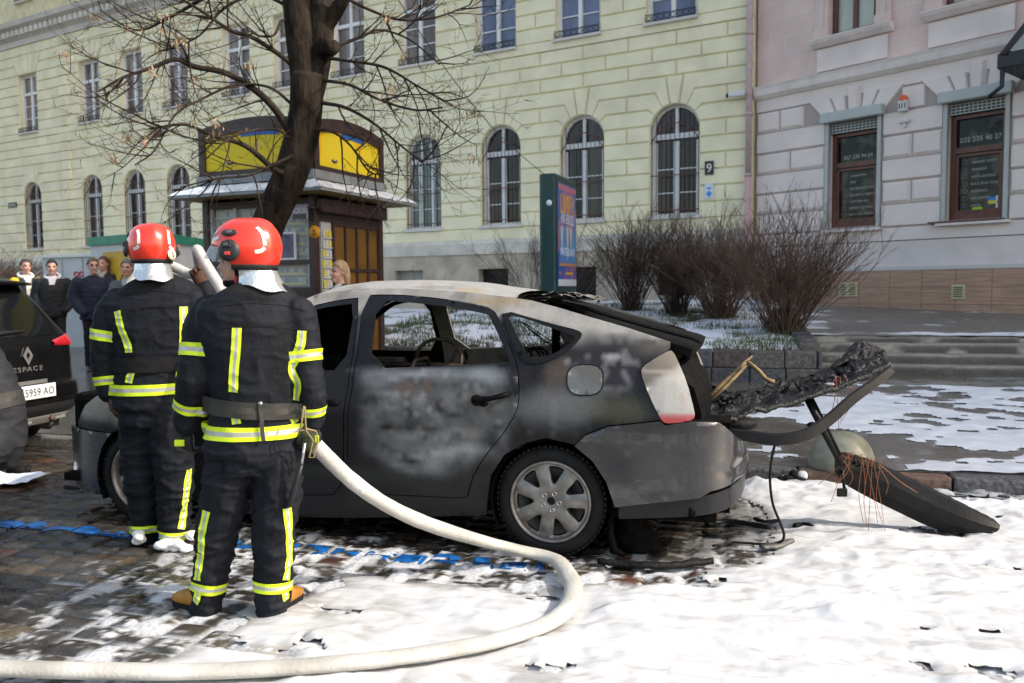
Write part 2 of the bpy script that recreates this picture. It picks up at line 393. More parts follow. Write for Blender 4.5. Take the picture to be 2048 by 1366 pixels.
    stk = sstep(.06, .30, fbm(wa * 2.2, wd * 9, 77, 5)) * .38 + sstep(.965, .99, 1 - np.abs(perlin(wa * 2.4, wd * 6.5, 71))) * .35 + sstep(.97, .992, 1 - np.abs(perlin(wa * 5, wd * 12, 72))) * .25; c[:, :3] = c[:, :3] * (1 - stk)[:, None] + np.array([.33, .325, .315]) * stk[:, None]
    sh = (1 - Mz) * np.clip(.30 * sstep(.016, .004, j) * sstep(-.15, .2, fbm(a * 2, d * 3, 83, 3)) + .62 * fh1 ** 2 * sstep(-.1, .2, fbm(a * 5, d * 6, 81, 4)), 0, .8); c[:, :3] = c[:, :3] * (1 - sh)[:, None] + np.array([.17, .16, .14]) * sh[:, None]
    spk = sstep(.22, .40, fbm(wa * 3.2, wd * 8.5, 91, 5)) * .75; thin = np.maximum(1 - sstep(.02, .34, t), spk) * (.75 + .5 * fbm(wa * 9, wd * 20, 92, 3)); thin = np.clip(thin, 0, .9); c[:, :3] = c[:, :3] * (1 - thin)[:, None] + np.array([.22, .205, .18]) * thin[:, None]
    me = mesh_from('foam', v, f, [amat('foam_white', rough=.65, bump=.0012, bs=30)], None, True); setcol(me, c[used]); tag(link('foam', me), kind='stuff')
    # --- blue parking line on the stones
    ln = [gp(u, v) for u, v in ((-150, 1028), (0, 1046), (130, 1056), (250, 1068), (470, 1086), (600, 1098), (740, 1109), (880, 1119), (1030, 1131), (1090, 1136))]
    aa = [ad(p)[0] for p in ln]; dd = [ad(p)[1] for p in ln]
    A = np.arange(aa[0], aa[-1], .012); q = np.arange(-.085, .0851, .01); a, q = np.meshgrid(A, q, indexing='xy'); a = a.ravel(); q = q.ravel(); d = np.interp(a, aa, dd) + q
    z, j, h1, h2 = setts(a, d); x, y = xy(a, d)
    keep = (fbm(a * 6, d * 7, 14) + .35 * (1 - np.abs(q) / .09) - .06 + .15 * (h1 - .5) > 0.0) & (j > .009)
    f = grid_faces(len(A), 18 if len(a) // len(A) == 18 else len(a) // len(A), keep); used, v, f = compact(np.stack([x, y, z + .004], 1), f)
    me = mesh_from('parking_line', v, f, [mat('blue_paint', (.008, .085, .28), .3, var=.5, vs=18, bump=.003)], None, True); tag(link('parking_line', me), kind='structure')
    # --- pavement
    A = np.arange(-16, 11, .06); Dd = np.arange(KD + .16, 14.2, .06); a, d = np.meshgrid(A, Dd, indexing='xy'); a = a.ravel(); d = d.ravel(); x, y = xy(a, d)
    z = pav(d) + .006 * fbm(a * .8, d * .8) + .0015 * fbm(a * 9, d * 9); n = fbm(a * .9, d * 1.7, 3, 5); n2 = fbm(a * 5, d * 9, 5, 4)
    c = np.ones((len(a), 4)); g = .115 + .035 * n2 + .045 * n; c[:, 0] = g * 1.14; c[:, 1] = g; c[:, 2] = g * .84
    HE = pxpoly([(1500, 830), (1640, 790), (1760, 778), (2200, 775), (2300, 960), (1960, 925), (1860, 860), (1640, 850)], .2)
    s = .62 * fbm(a * 1.2, d * 1.8, 9, 4) + .45 * fbm(a * 3.4, d * 4.6, 12, 3) + .34 * sstep(-.5, .35, polydist(a, d, HE)) - .20 - .10 * sstep(9.3, 10.2, d)
    s = s + .25 * sstep(7.2, KD + .2, d) * sstep(.4, 1.5, a)
    wash = sstep(-.12, .05, s) * .35 * (a > -1); c[:, :3] = c[:, :3] * (1 - wash)[:, None] + .5 * wash[:, None]
    c[:, 3] = np.clip(.17 + .3 * n2 + .2 * n, .06, .8)
    f = grid_faces(len(A), len(Dd)); me = mesh_from('pavement', np.stack([x, y, z], 1), f, [amat('wet_pavement', rattr=True, bump=.004, bs=40, fine=.2)], None, True); setcol(me, c); tag(link('pavement', me), kind='structure')
    A = np.arange(.2, 9.5, .03); Dd = np.arange(KD + .17, WALLD, .022); a, d = np.meshgrid(A, Dd, indexing='xy'); a = a.ravel(); d = d.ravel(); x, y = xy(a, d)
    s = .62 * fbm(a * 1.2, d * 1.8, 9, 4) + .45 * fbm(a * 3.4, d * 4.6, 12, 3) + .34 * sstep(-.5, .35, polydist(a, d, HE)) - .20 - .10 * sstep(9.3, 10.2, d) + .25 * sstep(7.2, KD + .2, d) * sstep(.4, 1.5, a)
    h = np.clip(s, 0, .5) ** .7 * (.035 + .03 * fbm(a * 5, d * 8)); f = grid_faces(len(A), len(Dd), s > 0)
    used, v, f = compact(np.stack([x, y, pav(d) + .006 * fbm(a * .8, d * .8) + .004 + h], 1), f)
    me = mesh_from('foam_patches', v, f, [mat('foam_thin', (.74, .76, .8), .6, var=.12, vs=5)], None, True); tag(link('foam_patches', me), kind='stuff')
    # --- kerb
    mb = MB(); a0 = -16; r = random.Random(5); ms = [mat('kerb_grey', (.24, .22, .21), .5, var=.45, vs=25, bump=.01, bs=30), mat('kerb_brown', (.20, .125, .09), .5, var=.4, vs=25, bump=.01, bs=30), mat('kerb_dark', (.13, .125, .125), .45, var=.6, vs=30, bump=.01, bs=30)]
    Mst = Matrix(((E1.x, E2.x, 0, 0), (E1.y, E2.y, 0, 0), (0, 0, 1, 0), (0, 0, 0, 1)))
    global MST; MST = Mst
    brk = ad(gp(1860, 962))[0]
    while a0 < 10:
        Lk = r.uniform(.75, 1.1); k = r.random(); m = ms[0] if k < .5 else ms[2]
        if abs(a0 + Lk / 2 - brk) < .55: m = ms[1]
        mb.box((a0 + Lk / 2, KD + .085 + r.uniform(-.008, .008), -.022 + r.uniform(-.008, .008)), (Lk - .012, .17, .22), m, Mst, .02); a0 += Lk
    tag(obj('kerb', mb, origin=(0, 0, 0)), kind='structure')
build_ground()
# ------------------------------------------------------------------ lawn, terrace, steps, planter wall
def build_banks():
    A = np.arange(-22, WALL_R - .12, .07); Dd = np.arange(WALLD + .12, 21.5, .07); a, d = np.meshgrid(A, Dd, indexing='xy'); a = a.ravel(); d = d.ravel(); x, y = xy(a, d)
    L = a < WALL_L
    n = fbm(a * .55, d * .55, 2, 4); n2 = fbm(a * 3, d * 3, 4, 5)
    zz = np.where(L, lawnl(d), lawn(d)); z = zz + .05 * n + .03 * n2
    z = np.where(L & (d < 13.3), pav(d) - .08, z); z = np.where(~L & (d < WALLD + .3), lawn(d) - .03, z)
    snow = sstep(-.16, .10, .8 * fbm(a * .9, d * 1.5, 7, 5) + .5 * fbm(a * 5, d * 5, 3, 4) + .16 + .40 * sstep(1.0, 2.3, a))
    c = np.ones((len(a), 4)); gr = np.stack([.07 + .06 * n2, .085 + .05 * n2, .032 + .02 * n2], 1); br = np.array([.06, .048, .036])
    k = sstep(-.1, .25, fbm(a * 1.3, d * 1.3, 15))[:, None]; g = gr * (1 - k) + br * k
    c[:, :3] = np.clip(g, .01, 1) * (1 - snow)[:, None] + np.array([.80, .82, .87]) * snow[:, None]
    f = grid_faces(len(A), len(Dd)); me = mesh_from('lawn', np.stack([x, y, z + .03 * snow], 1), f, [amat('snowy_lawn', rough=.8, bump=.03, bs=25, fine=.25)], None, True); setcol(me, c); tag(link('lawn', me), kind='structure')
    # grass blades standing out of the snow
    r = np.random.default_rng(11); N = 26000; aa = r.uniform(WALL_L - .5, WALL_R - .2, N); dd = WALLD + .15 + 6.2 * r.random(N) ** 1.5
    pr = fbm(aa * 1.3, dd * 1.3, 15) < .12; pr &= fbm(aa * .9, dd * 1.5, 7, 5) * .8 < .14; pr &= ~((aa > 1.6) & (r.random(N) < .93)); aa = aa[pr]; dd = dd[pr]; N = len(aa)
    V = np.zeros((N, 3, 3)); hx = r.uniform(.05, .13, N); th = r.uniform(0, 6.28, N); bx, by = xy(aa, dd); bz = lawn(dd) + .05 * fbm(aa * .55, dd * .55, 2, 4) - .02
    w_ = r.uniform(.006, .012, N); lx = r.normal(0, .04, N); ly = r.normal(0, .04, N)
    V[:, 0] = np.stack([bx - np.cos(th) * w_, by - np.sin(th) * w_, bz], 1); V[:, 1] = np.stack([bx + np.cos(th) * w_, by + np.sin(th) * w_, bz], 1); V[:, 2] = np.stack([bx + lx, by + ly, bz + hx + .02], 1)
    f = np.arange(N * 3).reshape(N, 3); me = mesh_from('grass', V.reshape(-1, 3), f, [mat('grass_blade', (.085, .095, .035), .8, var=.5, vs=1.2)], None, False); tag(link('grass', me), kind='stuff')
    # planter wall of granite blocks
    sh = [mat('granite_%d' % i, c, .6, var=.4, vs=22, bump=.012, bs=26, col2=tuple(min(1, k * 2.1) for k in c), thr=(.42, .72)) for i, c in enumerate(((.06, .06, .065), (.045, .045, .05), (.085, .075, .068), (.06, .045, .042)))]
    mo = mat('mortar', (.14, .13, .12), .8, var=.4, vs=14)
    t = thing('planter_wall', 'low retaining wall of dark granite blocks along the front of the snowy flower bed', 'wall', (*xy((WALL_L + WALL_R) / 2, WALLD + .12), pav(WALLD)))
    mb = MB(); r = random.Random(3)
    zb = pav(WALLD) - .1; mb.box(((WALL_L + WALL_R) / 2, WALLD + .14, (zb + .66) / 2), (WALL_R - WALL_L - .02, .20, .66 - zb), mo, MST)
    for z0, z1 in ((pav(WALLD) - .05, .475), (.485, .70)):
        a0 = WALL_L
        while a0 < WALL_R - .05:
            Lk = min(r.uniform(.28, .5), WALL_R - a0); mb.box((a0 + Lk / 2, WALLD + .12 + r.uniform(-.012, .012), (z0 + z1) / 2 + r.uniform(-.008, .008)), (Lk - .014, .27, z1 - z0), r.choice(sh), MST, .018); a0 += Lk
    obj('front_wall', mb, t)
    mb = MB(); d0 = WALLD + .28
    while d0 < 15.2:
        Lk = r.uniform(.3, .5); zt = float(lawn(d0 + Lk)) + .06
        for z0, z1 in ((pav(WALLD) - .05, .52), (.53, zt)): mb.box((WALL_R - .12 + r.uniform(-.01, .01), d0 + Lk / 2, (z0 + z1) / 2), (.25, Lk - .014, z1 - z0), r.choice(sh), MST, .018)
        d0 += Lk
    obj('side_wall', mb, t)
    # steps
    t = thing('stone_steps', 'wide worn concrete steps rising from the pavement to the terrace of the pink building', 'steps', (*xy(8, STEPD), pav(STEPD)))
    stm = amat('old_step', rough=.7, bump=.008, bs=30, fine=.25)
    for i in range(4):
        d0 = STEPD + STEPT * i + (0 if i < 3 else .0); z1 = pav(STEPD) + STEPZ * (i + 1) if i < 3 else .80
        A = np.arange(WALL_R + .01, 13.0, .05); prof = [(d0, -.1), (d0, z1 - pav(STEPD) - .012), (d0 + .012, z1 - pav(STEPD)), (d0 + STEPT + (.01 if i < 3 else .4), z1 - pav(STEPD))]
        # densified profile
        pp = []
        for (p, q), (p2, q2) in zip(prof[:-1], prof[1:]):
            k = max(1, int(math.hypot(p2 - p, q2 - q) / .03)); pp += [(p + (p2 - p) * s / k, q + (q2 - q) * s / k) for s in range(k)]
        pp.append(prof[-1]); nn = len(pp)
        a = np.repeat(A, nn); d = np.tile([p for p, q in pp], len(A)); z = np.tile([q for p, q in pp], len(A)) + pav(STEPD)
        edge = sstep(.03, 0, np.abs(z - z1)) ; n = fbm(a * 2.4, z * 5 + d * 5, i * 3.1, 5); n2 = fbm(a * 8, z * 14 + d * 8, i, 4)
        chip = sstep(.1, .35, fbm(a * 3, d * 0 + i * 5.0, 3)) * .02 * edge; x, y = xy(a, d + chip)
        g = .25 + .13 * n + .10 * n2; front = sstep(z1 - .02, z1 - .05, z); g = g * (1 - .68 * front) ; pale = sstep(.12, .3, fbm(a * 1.7, z * 3, 9 + i, 4)) * front; g = g + pale * .28  # shade put into the colour: risers darker than the treads
        c = np.ones((len(a), 4)); c[:, 0] = g * 1.08; c[:, 1] = g; c[:, 2] = g * .86
        sn = sstep(.05, .2, fbm(a * .8, d * 3, 4 + i, 4) + (.3 if i == 3 else -.22)) * (1 - front) * (d > d0 + .03); c[:, :3] = c[:, :3] * (1 - sn)[:, None] + np.array([.78, .8, .84]) * sn[:, None]
        c = np.clip(c, .01, 1)
        fs = []
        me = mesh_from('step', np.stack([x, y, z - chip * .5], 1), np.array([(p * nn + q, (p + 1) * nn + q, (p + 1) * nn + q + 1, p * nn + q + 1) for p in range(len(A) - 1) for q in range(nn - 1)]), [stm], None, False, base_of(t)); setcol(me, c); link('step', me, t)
    # terrace
    A = np.arange(WALL_R, 16, .08); Dd = np.arange(12.3, 21, .08); a, d = np.meshgrid(A, Dd, indexing='xy'); a = a.ravel(); d = d.ravel(); x, y = xy(a, d)
    n = fbm(a * .7, d * 1.3, 22, 5); n2 = fbm(a * 4, d * 4, 23, 4); g = .15 + .06 * n + .04 * n2
    s = sstep(-.02, .08, .7 * fbm(a * .6, d * 2.2, 31, 5) + .35 * fbm(a * 3, d * 6, 3) + .42 * sstep(13.2, 12.45, d) * sstep(WALL_R + .6, WALL_R + 1.6, a) + .25 * sstep(WALL_R + .9, WALL_R, a) - .22)
    c = np.ones((len(a), 4)); c[:, 0] = g * 1.08; c[:, 1] = g; c[:, 2] = g * .9; c[:, :3] = np.clip(c[:, :3], .02, 1) * (1 - s)[:, None] + np.array([.78, .8, .84]) * s[:, None]; c[:, 3] = np.clip(.35 + .3 * n2 + .3 * s, .12, .9)
    me = mesh_from('terrace', np.stack([x, y, terr(d) + .012 * s + .004], 1), grid_faces(len(A), len(Dd)), [amat('terrace_asphalt', rattr=True, bump=.005, bs=30, fine=.2)], None, True); setcol(me, c); tag(link('terrace', me), kind='structure')
build_banks()
# ================================================================== BUILDINGS
def cdt(outer, holes=(), h=None, sub=None, jit=.0):
    """triangulate a 2-D region; returns points, triangles and its border edges"""
    pts = []; edges = []
    def loop(pl):
        k0 = len(pts); n = len(pl); c = 0
        for i in range(n):
            a = np.array(pl[i], float); b = np.array(pl[(i + 1) % n], float); m = max(1, int(math.ceil(np.linalg.norm(b - a) / sub))) if sub else 1
            for s in range(m): pts.append(a + (b - a) * s / m); c += 1
        for i in range(c): edges.append((k0 + i, k0 + (i + 1) % c))
    loop(outer)
    for q in holes: loop(q)
    nb = len(pts)
    if h:
        A = np.array(outer); x0, y0 = A.min(0); x1, y1 = A.max(0)
        gx, gy = np.meshgrid(np.arange(x0 + h * .3, x1, h), np.arange(y0 + h * .3, y1, h * .87)); gx = gx + (np.arange(gx.shape[0]) % 2)[:, None] * h * .5
        gx = gx.ravel(); gy = gy.ravel(); ok = polydist(gx, gy, outer) > h * .45
        for q in holes: ok &= polydist(gx, gy, q) < -h * .45
        pts += [np.array(p) for p in zip(gx[ok], gy[ok])]
    r = delaunay_2d_cdt([Vector(p) for p in pts], edges, [], 0, 1e-6)
    V = np.array([tuple(p) for p in r[0]]); F = np.array([tuple(f) for f in r[2] if len(f) == 3])
    c = V[F].mean(1); ok = polydist(c[:, 0], c[:, 1], outer) > 0
    for q in holes: ok &= polydist(c[:, 0], c[:, 1], q) < 0
    F = F[ok]; a, b, d = V[F[:, 0]], V[F[:, 1]], V[F[:, 2]]; cr_ = (b[:, 0] - a[:, 0]) * (d[:, 1] - a[:, 1]) - (b[:, 1] - a[:, 1]) * (d[:, 0] - a[:, 0])
    F = F[np.abs(cr_) > 1e-12]; cr_ = cr_[np.abs(cr_) > 1e-12]; F[cr_ < 0] = F[cr_ < 0][:, ::-1]
    cnt = {}
    for f in F:
        for i in range(3):
            e = (f[i], f[(i + 1) % 3]); cnt[e] = 1
    bd = [e for e in cnt if (e[1], e[0]) not in cnt]
    return V, F, bd
def wall_mesh(mb, outer, holes, depth, m, M, mr=None, z=0):
    V, F, bd = cdt(outer, holes); mb.add([(p[0], p[1], z) for p in V], [tuple(f) for f in F], m, M)
    for a, b in bd: mb.add([(*V[a], z), (*V[b], z), (*V[b], z - depth), (*V[a], z - depth)], [(0, 3, 2, 1)], mr or m, M)
YP = Vector((3.75, 19, 0)); YD = Vector((.866, -.5, 0)); YN = Vector((-.5, -.866, 0)); MY = frame(YD, (0, 0, 1), None, YP)
GW = [-.02, -2.34, -4.62, -7.06, -9.5, -11.8, -14.1, -17.0, -19.25, -21.6, -25.3]; UW = [-.11, -2.44, -4.74, -7.18, -9.6, -11.9, -14.1, -16.95, -19.2, -21.55, -25.3]
SPR, AR = 5.06, .575
def arc(cx, t0, t1, r=AR, n=7): return [(cx + r * math.cos(R(t0 + (t1 - t0) * i / n)), SPR + r * math.sin(R(t0 + (t1 - t0) * i / n))) for i in range(n + 1)]
def build_yellow():
    t = thing('yellow_building', 'long pale yellow building with rusticated blocks and barred arched ground floor windows', 'building', (*(YP + YD * -10)[:2], 1.0))
    yw = mat('yellow_stucco', (.80, .735, .525), .85, var=.10, vs=1.6, bump=.003, bs=40, det=7); yg = mat('yellow_groove', (.64, .57, .37), .9, var=.15, vs=3)
    yb = mat('yellow_band', (.80, .725, .51), .85, var=.12, vs=1.1, bump=.003, bs=40); gs = mat('ledge_stone', (.58, .535, .47), .8, var=.22, vs=2.2, bump=.006, bs=25, det=8)
    pl = mat('plinth_stone', (.44, .37, .295), .85, var=.28, vs=1.3, bump=.01, bs=18, det=8); wh = mat('pale_stone', (.60, .57, .53), .8, var=.12, vs=2)
    X0, X1 = -29.5, 1.75
    holes = []
    for c in GW: holes.append([(c - .575, 3.12), (c + .575, 3.12)] + arc(c, 0, 180, n=16))
    for c in UW: holes.append([(c - .585, 7.5), (c + .585, 7.5), (c + .585, 9.66), (c - .585, 9.66)])
    for c in UW[7:]: holes.append([(c - .5, 12.35), (c + .5, 12.35), (c + .5, 14.4), (c - .5, 14.4)])
    mb = MB(); wall_mesh(mb, [(X0, 2.5), (X1, 2.5), (X1, 15.2), (X0, 15.2)], holes, .30, yg, MY, yb)
    # smooth bands
    mb.box(((X0 + X1) / 2, 2.895, .012), (X1 - X0, .27, .06), yb, MY); mb.box(((X0 + X1) / 2, 7.39, .02), (X1 - X0, .22, .05), yw, MY)
    # rusticated courses
    def prof(c, side, z0, z1, up):
        hw = .575 if not up else .585
        if not up:
            J = {5.19: (11, 0), 5.55: (38, .78), 5.91: (62, .951), 6.27: (80, 1.2206)}
            if z1 <= 5.2: q = [(hw, z0), (hw, z1)] if z1 < 5.1 else [(hw, z0), (hw, SPR)] + [(AR * math.cos(R(11)), z1)]
            elif z1 <= 6.28:
                a = min(J, key=lambda k: abs(k - z0)); b = min(J, key=lambda k: abs(k - z1)); ta, ra = J[a]; tb, rb = J[b]; q = []
                if ra: q.append((ra * math.cos(R(ta)), z0))
                q += [(p[0], p[1]) for p in arc(0, ta, tb, n=5)]
                q.append((rb * math.cos(R(tb)), z1))
            else: return None
        else:
            if z1 <= 9.67: q = [(hw, z0), (hw, z1)]
            elif z1 <= 10.39: q = [(hw + (z0 - 9.66) * .5, z0), (hw + (z1 - 9.66) * .5, z1)]
            else: return None
        return [(c + side * x, z) for x, z in q]
    rows = [(3.03 + .36 * k, 3.39 + .36 * k, 0) for k in range(9)] + [(6.27 + .333 * k, 6.27 + .333 * (k + 1), 0) for k in range(3)] + [(7.5 + .36 * k, 7.86 + .36 * k, 1) for k in range(9)]
    g = .012
    for k, (z0, z1, up) in enumerate(rows):
        W_ = sorted(UW if up else GW); a0, a1 = z0, z1
        pr = [(prof(c, -1, z0, z1, up), prof(c, 1, z0, z1, up)) for c in W_]
        if pr[0][0] is None: spans = [([(X0, z0), (X0, z1)], [(X1, z0), (X1, z1)])]
        else:
            b = [[(X0, z0), (X0, z1)]] ; spans = []
            for l, r_ in pr: spans.append((b[-1], l)); b.append(r_)
            spans.append((b[-1], [(X1, z0), (X1, z1)]))
        for l, r_ in spans:
            xa = max(p[0] for p in l); xb = min(p[0] for p in r_); wd = xb - xa
            if wd > 2.6:
                n = max(1, round(wd / 1.15)); cuts = [xa + wd * (i + (.5 if k % 2 else 0)) / n for i in range(n + 1)]; cuts = [q for q in cuts if xa + .25 < q < xb - .25]
            else: cuts = [(xa + xb) / 2] if k % 2 else []
            xs = [None] + cuts + [None]
            for i in range(len(xs) - 1):
                L_ = l if xs[i] is None else [(xs[i], z0), (xs[i], z1)]; R_ = r_ if xs[i + 1] is None else [(xs[i + 1], z0), (xs[i + 1], z1)]
                L_ = [(x + g, z) for x, z in L_]; R_ = [(x - g, z) for x, z in R_]
                L_[0] = (L_[0][0], z0 + g); R_[0] = (R_[0][0], z0 + g); L_[-1] = (L_[-1][0], z1 - g); R_[-1] = (R_[-1][0], z1 - g)
                mb.chamf(R_ + L_[::-1], 0, .036, .02, yw, MY)
    for c in GW:   # keystones
        p = arc(c, 81, 99, n=3); q = [(c + .19, 6.255), (c - .19, 6.255)]
        mb.chamf([p[0]] + q + p[::-1][:-1], 0, .05, .014, yw, MY)
    for c in UW:
        for i in range(5):
            x0, x1 = -.585 + .234 * i, -.585 + .234 * (i + 1); k = 1.615
            mb.chamf([(c + x0 + g, 9.67), (c + x1 - g, 9.67), (c + x1 * k - g, 10.37), (c + x0 * k + g, 10.37)], 0, .05 + (.02 if i == 2 else 0), .014, yw, MY)
    # quoin strips
    for xq in (-23.0, -15.55):
        for k, (z0, z1, up) in enumerate(rows): mb.box((xq, (z0 + z1) / 2, .04), (.55 if k % 2 else .42, z1 - z0 - .03, .1), yb, MY, .012)
    obj('wall', mb, t)
    mb = MB(); mb.prism([(2.38, 0), (2.38, .09), (2.66, .12), (2.76, .06), (2.76, 0)], X0, X1, gs, frame((0, 0, 1), YN, None, YP)); obj('ledge', mb, t)
    mb = MB(); bw = [(-7.56, .95), (-4.85, .9), (-2.4, .9), (0, .9)]; hs = [[(c - w_ / 2, 1.3), (c + w_ / 2, 1.3), (c + w_ / 2, 2.0), (c - w_ / 2, 2.0)] for c, w_ in bw]
    wall_mesh(mb, [(X0, -.3), (X1, -.3), (X1, 2.38), (X0, 2.38)], hs, .28, pl, MY, pl, .045); obj('plinth', mb, t)
    dk = mat('dark_void', (.012, .011, .01), .9); bl = mat('blind_grey', (.32, .31, .28), .7)
    for i, (c, w_) in enumerate(bw):
        mb = MB(); mb.box((c, 1.65, -.2), (w_, .7, .02), bl if i == 0 else dk, MY)
        if i == 0:
            mb.box((c + .37, 1.7, -.17), (.15, .36, .03), mat('vent_white', (.6, .6, .6), .5), MY)
            for k in range(8): mb.box((c + .37, 1.56 + k * .04, -.15), (.13, .012, .02), dk, MY)
        obj('basement_window', mb, t)
    # cornice with dentils
    mb = MB(); mb.prism([(10.75, 0), (10.75, .06), (10.95, .08), (11.0, .18), (11.25, .22), (11.35, .42), (11.5, .48), (11.55, 0)], X0, X1, wh, frame((0, 0, 1), YN, None, YP))
    x = X0
    while x < -12: mb.box((x, 11.13, .27), (.16, .2, .14), wh, MY); x += .3
    obj('cornice', mb, t)
    # windows
    wf = mat('window_white', (.74, .73, .75), .5, var=.08, vs=4); fe = mat('iron_brown', (.05, .03, .03), .6); fr = mat('iron_red', (.13, .045, .045), .6); bk = mat('iron_black', (.012, .012, .014), .5)
    def glass(n, c, c2, sc): return mat(n, c, .04, col2=c2, vs=sc, thr=(.42, .58), stretch=(1, 1, .15), spec=.35)
    gd = [glass('pane_dark_brown', (.014, .011, .011), (.075, .055, .05), 1.6), glass('pane_dark_grey', (.014, .014, .015), (.09, .085, .075), 2.2)]
    gb = glass('pane_sky', (.10, .12, .2), (.19, .22, .34), .8); gc = glass('pane_curtain', (.12, .09, .08), (.26, .22, .20), 1.8); gg = glass('pane_green', (.14, .19, .17), (.22, .27, .25), 1.5)  # first of these has a blue sky reflection painted into its base colour
    def ground_window(c, gi, three, green=False):
        mb = MB(); d = -.2; fw = .055
        outp = [(c - .575, 3.13), (c + .575, 3.13)] + arc(c, 0, 180, n=16); k = (.575 - fw) / .575
        inp = [(c + (x - c) * k, max(z, 3.13 + fw) if z <= SPR else SPR + (z - SPR) * k) for x, z in outp]
        V, F, bd = cdt(outp, [inp]); 
        for zz in (d + .05,): mb.add([(*p, zz) for p in V], [tuple(f) for f in F], wf, MY)
        for a, b in bd: mb.add([(*V[a], d + .05), (*V[b], d + .05), (*V[b], d - .03), (*V[a], d - .03)], [(0, 3, 2, 1)], wf, MY)
        mb.box((c, SPR - .12, d + .03), (1.06, .12, .07), wf, MY)
        if three:
            for x in (-.2, .22): mb.box((c + x, 3.98, d + .028), (.1, 1.68, .06), wf, MY)
            for x in (-.13, .15): mb.box((c + x, SPR + .2, d + .028), (.06, .55, .06), wf, MY)
        else:
            mb.box((c, 3.98, d + .028), (.13, 1.68, .07), wf, MY); mb.box((c, SPR + .22, d + .028), (.08, .58, .06), wf, MY)
            for x in (-.49, .49): mb.box((c + x, 3.98, d + .022), (.06, 1.68, .05), wf, MY)
        for z in (3.66, 4.2): mb.box((c, z, d), (1.05, .028, .02), wf, MY)
        f = obj('window', mb, t)
        mb = MB(); V, F, bd = cdt(inp); mb.add([(*p, d - .015) for p in V], [tuple(q) for q in F], gg if green else gd[gi], MY)
        mb.box((c, 3.9, d - .02), (1.04, 1.4, .004), gd[gi], MY); obj('pane', mb, f)
        mb = MB(); n = 10; z0 = 3.14
        for i in range(n + 1):
            x = -.55 + 1.1 * i / n; zt = SPR + (.16 + .22 * math.cos(x / .55 * 1.57)) + (.1 if i % 2 else 0); mb.tube([(c + x, z0, -.03), (c + x, zt, -.03)], .0085, fe, 5, MY)
        for z in (3.25, 4.05): mb.tube([(c - .58, z, -.02), (c + .58, z, -.02)], .012, fr, 5, MY)
        mb.tube([(c - .58 + 1.16 * i / 14, SPR - .28 + .44 * math.sin(math.pi * i / 14) ** .8, -.018) for i in range(15)], .014, fr, 5, MY)
        obj('grille', mb, f)
        mb = MB(); mb.box((c, 3.075, .03), (1.3, .07, .16), wh, MY); obj('sill', mb, f)
    for i, c in enumerate(GW): ground_window(c, i % 2, i == 3, i == 3)
    def upper_window(c, zb, gm, w_=1.17, h=2.16, low=False):
        mb = MB(); d = -.18
        for x in (-w_ / 2 + .04, w_ / 2 - .04): mb.box((c + x, zb + h / 2, d), (.08, h, .08), wf, MY)
        for z in (.04, h - .04): mb.box((c, zb + z, d + .001), (w_ - .16, .08, .078), wf, MY)
        mb.box((c, zb + h * .68, d + .002), (w_ - .16, .1, .08), wf, MY); mb.box((c, zb + h * .34, d + .004), (.1, h * .66, .08), wf, MY); mb.box((c, zb + h * .84, d + .004), (.08, h * .3, .08), wf, MY)
        for z in (.26, .47): mb.box((c, zb + h * z, d - .01), (w_ - .16, .03, .03), wf, MY)
        f = obj('window', mb, t); mb = MB(); mb.box((c, zb + h / 2, d - .03), (w_ - .1, h - .1, .01), gm, MY); obj('pane', mb, f)
        mb = MB(); mb.box((c, zb - .03, .05), (w_ + .1, .06, .14), wh, MY); obj('sill', mb, f)
        if not low:
            mb = MB()
            for z in (.03, .17): mb.tube([(c - w_ / 2, zb + z, .09), (c + w_ / 2, zb + z, .09)], .011, bk, 5, MY)
            for i in range(9):
                x = c - w_ / 2 + w_ * i / 8; mb.tube([(x, zb + .02, .09), (x, zb + .2, .09)], .008, bk, 4, MY)
                if i < 8: mb.tube([(x + w_ / 16 + .05 * math.cos(a), zb + .1 + .05 * math.sin(a), .09) for a in np.linspace(0, 6.28, 9)], .008, bk, 4, MY)
            obj('flower_rail', mb, f)
    for i, c in enumerate(UW): upper_window(c, 7.5, gb if i < 3 else gc)
    for c in UW[7:]: upper_window(c, 12.35, gc, 1.0, 2.05)
    # roof mass closing the top
    mb = MB(); mb.box(((X0 + X1) / 2, 7.4, -4.5), (X1 - X0 - .1, 15.4, 8.2), yg, MY); obj('rear_block', mb, t)
    # house number plate, shield plate, camera, street plate
    s = MB(); s.box((.8, 4.13, .055), (.2, .3, .015), mat('plate_black', (.015, .015, .018), .35), MY, .004); text_mb(s, '9', .27, mat('plate_letter', (.75, .75, .72), .5), MY @ Matrix.Translation((.8, 4.035, .063)), 'CENTER')
    tag(obj('house_number', s), 'small black house number plate with a white 9 on the yellow wall', 'sign')
    s = MB(); s.box((.8, 3.63, .055), (.2, .34, .012), mat('plate_pale', (.62, .68, .74), .4), MY, .004); bl = mat('plate_blue', (.06, .25, .6), .4)
    s.prism([(.8 - .07, 3.56), (.8, 3.48), (.8 + .07, 3.56), (.8, 3.63)], .062, .066, bl, MY); s.prism([(.73, 3.7), (.8, 3.65), (.87, 3.7)], .062, .066, bl, MY)
    tag(obj('wall_plaque', s), 'small white plaque with a blue heritage shield mark below the house number', 'sign')
    s = MB(); pc = mat('camera_white', (.62, .62, .64), .35); s.tube([(1.62, 5.62, .04), (1.56, 5.64, .16)], .03, pc, 8, MY); s.box((1.44, 5.63, .24), (.34, .11, .11), pc, MY @ Matrix.Rotation(0, 4, 'X'), .02); s.tube([(1.27, 5.62, .24), (1.22, 5.62, .24)], .045, mat('lens_black', (.01, .01, .01), .1), 10, MY)
    tag(obj('security_camera', s), 'white bullet security camera at the right end of the yellow facade', 'camera')
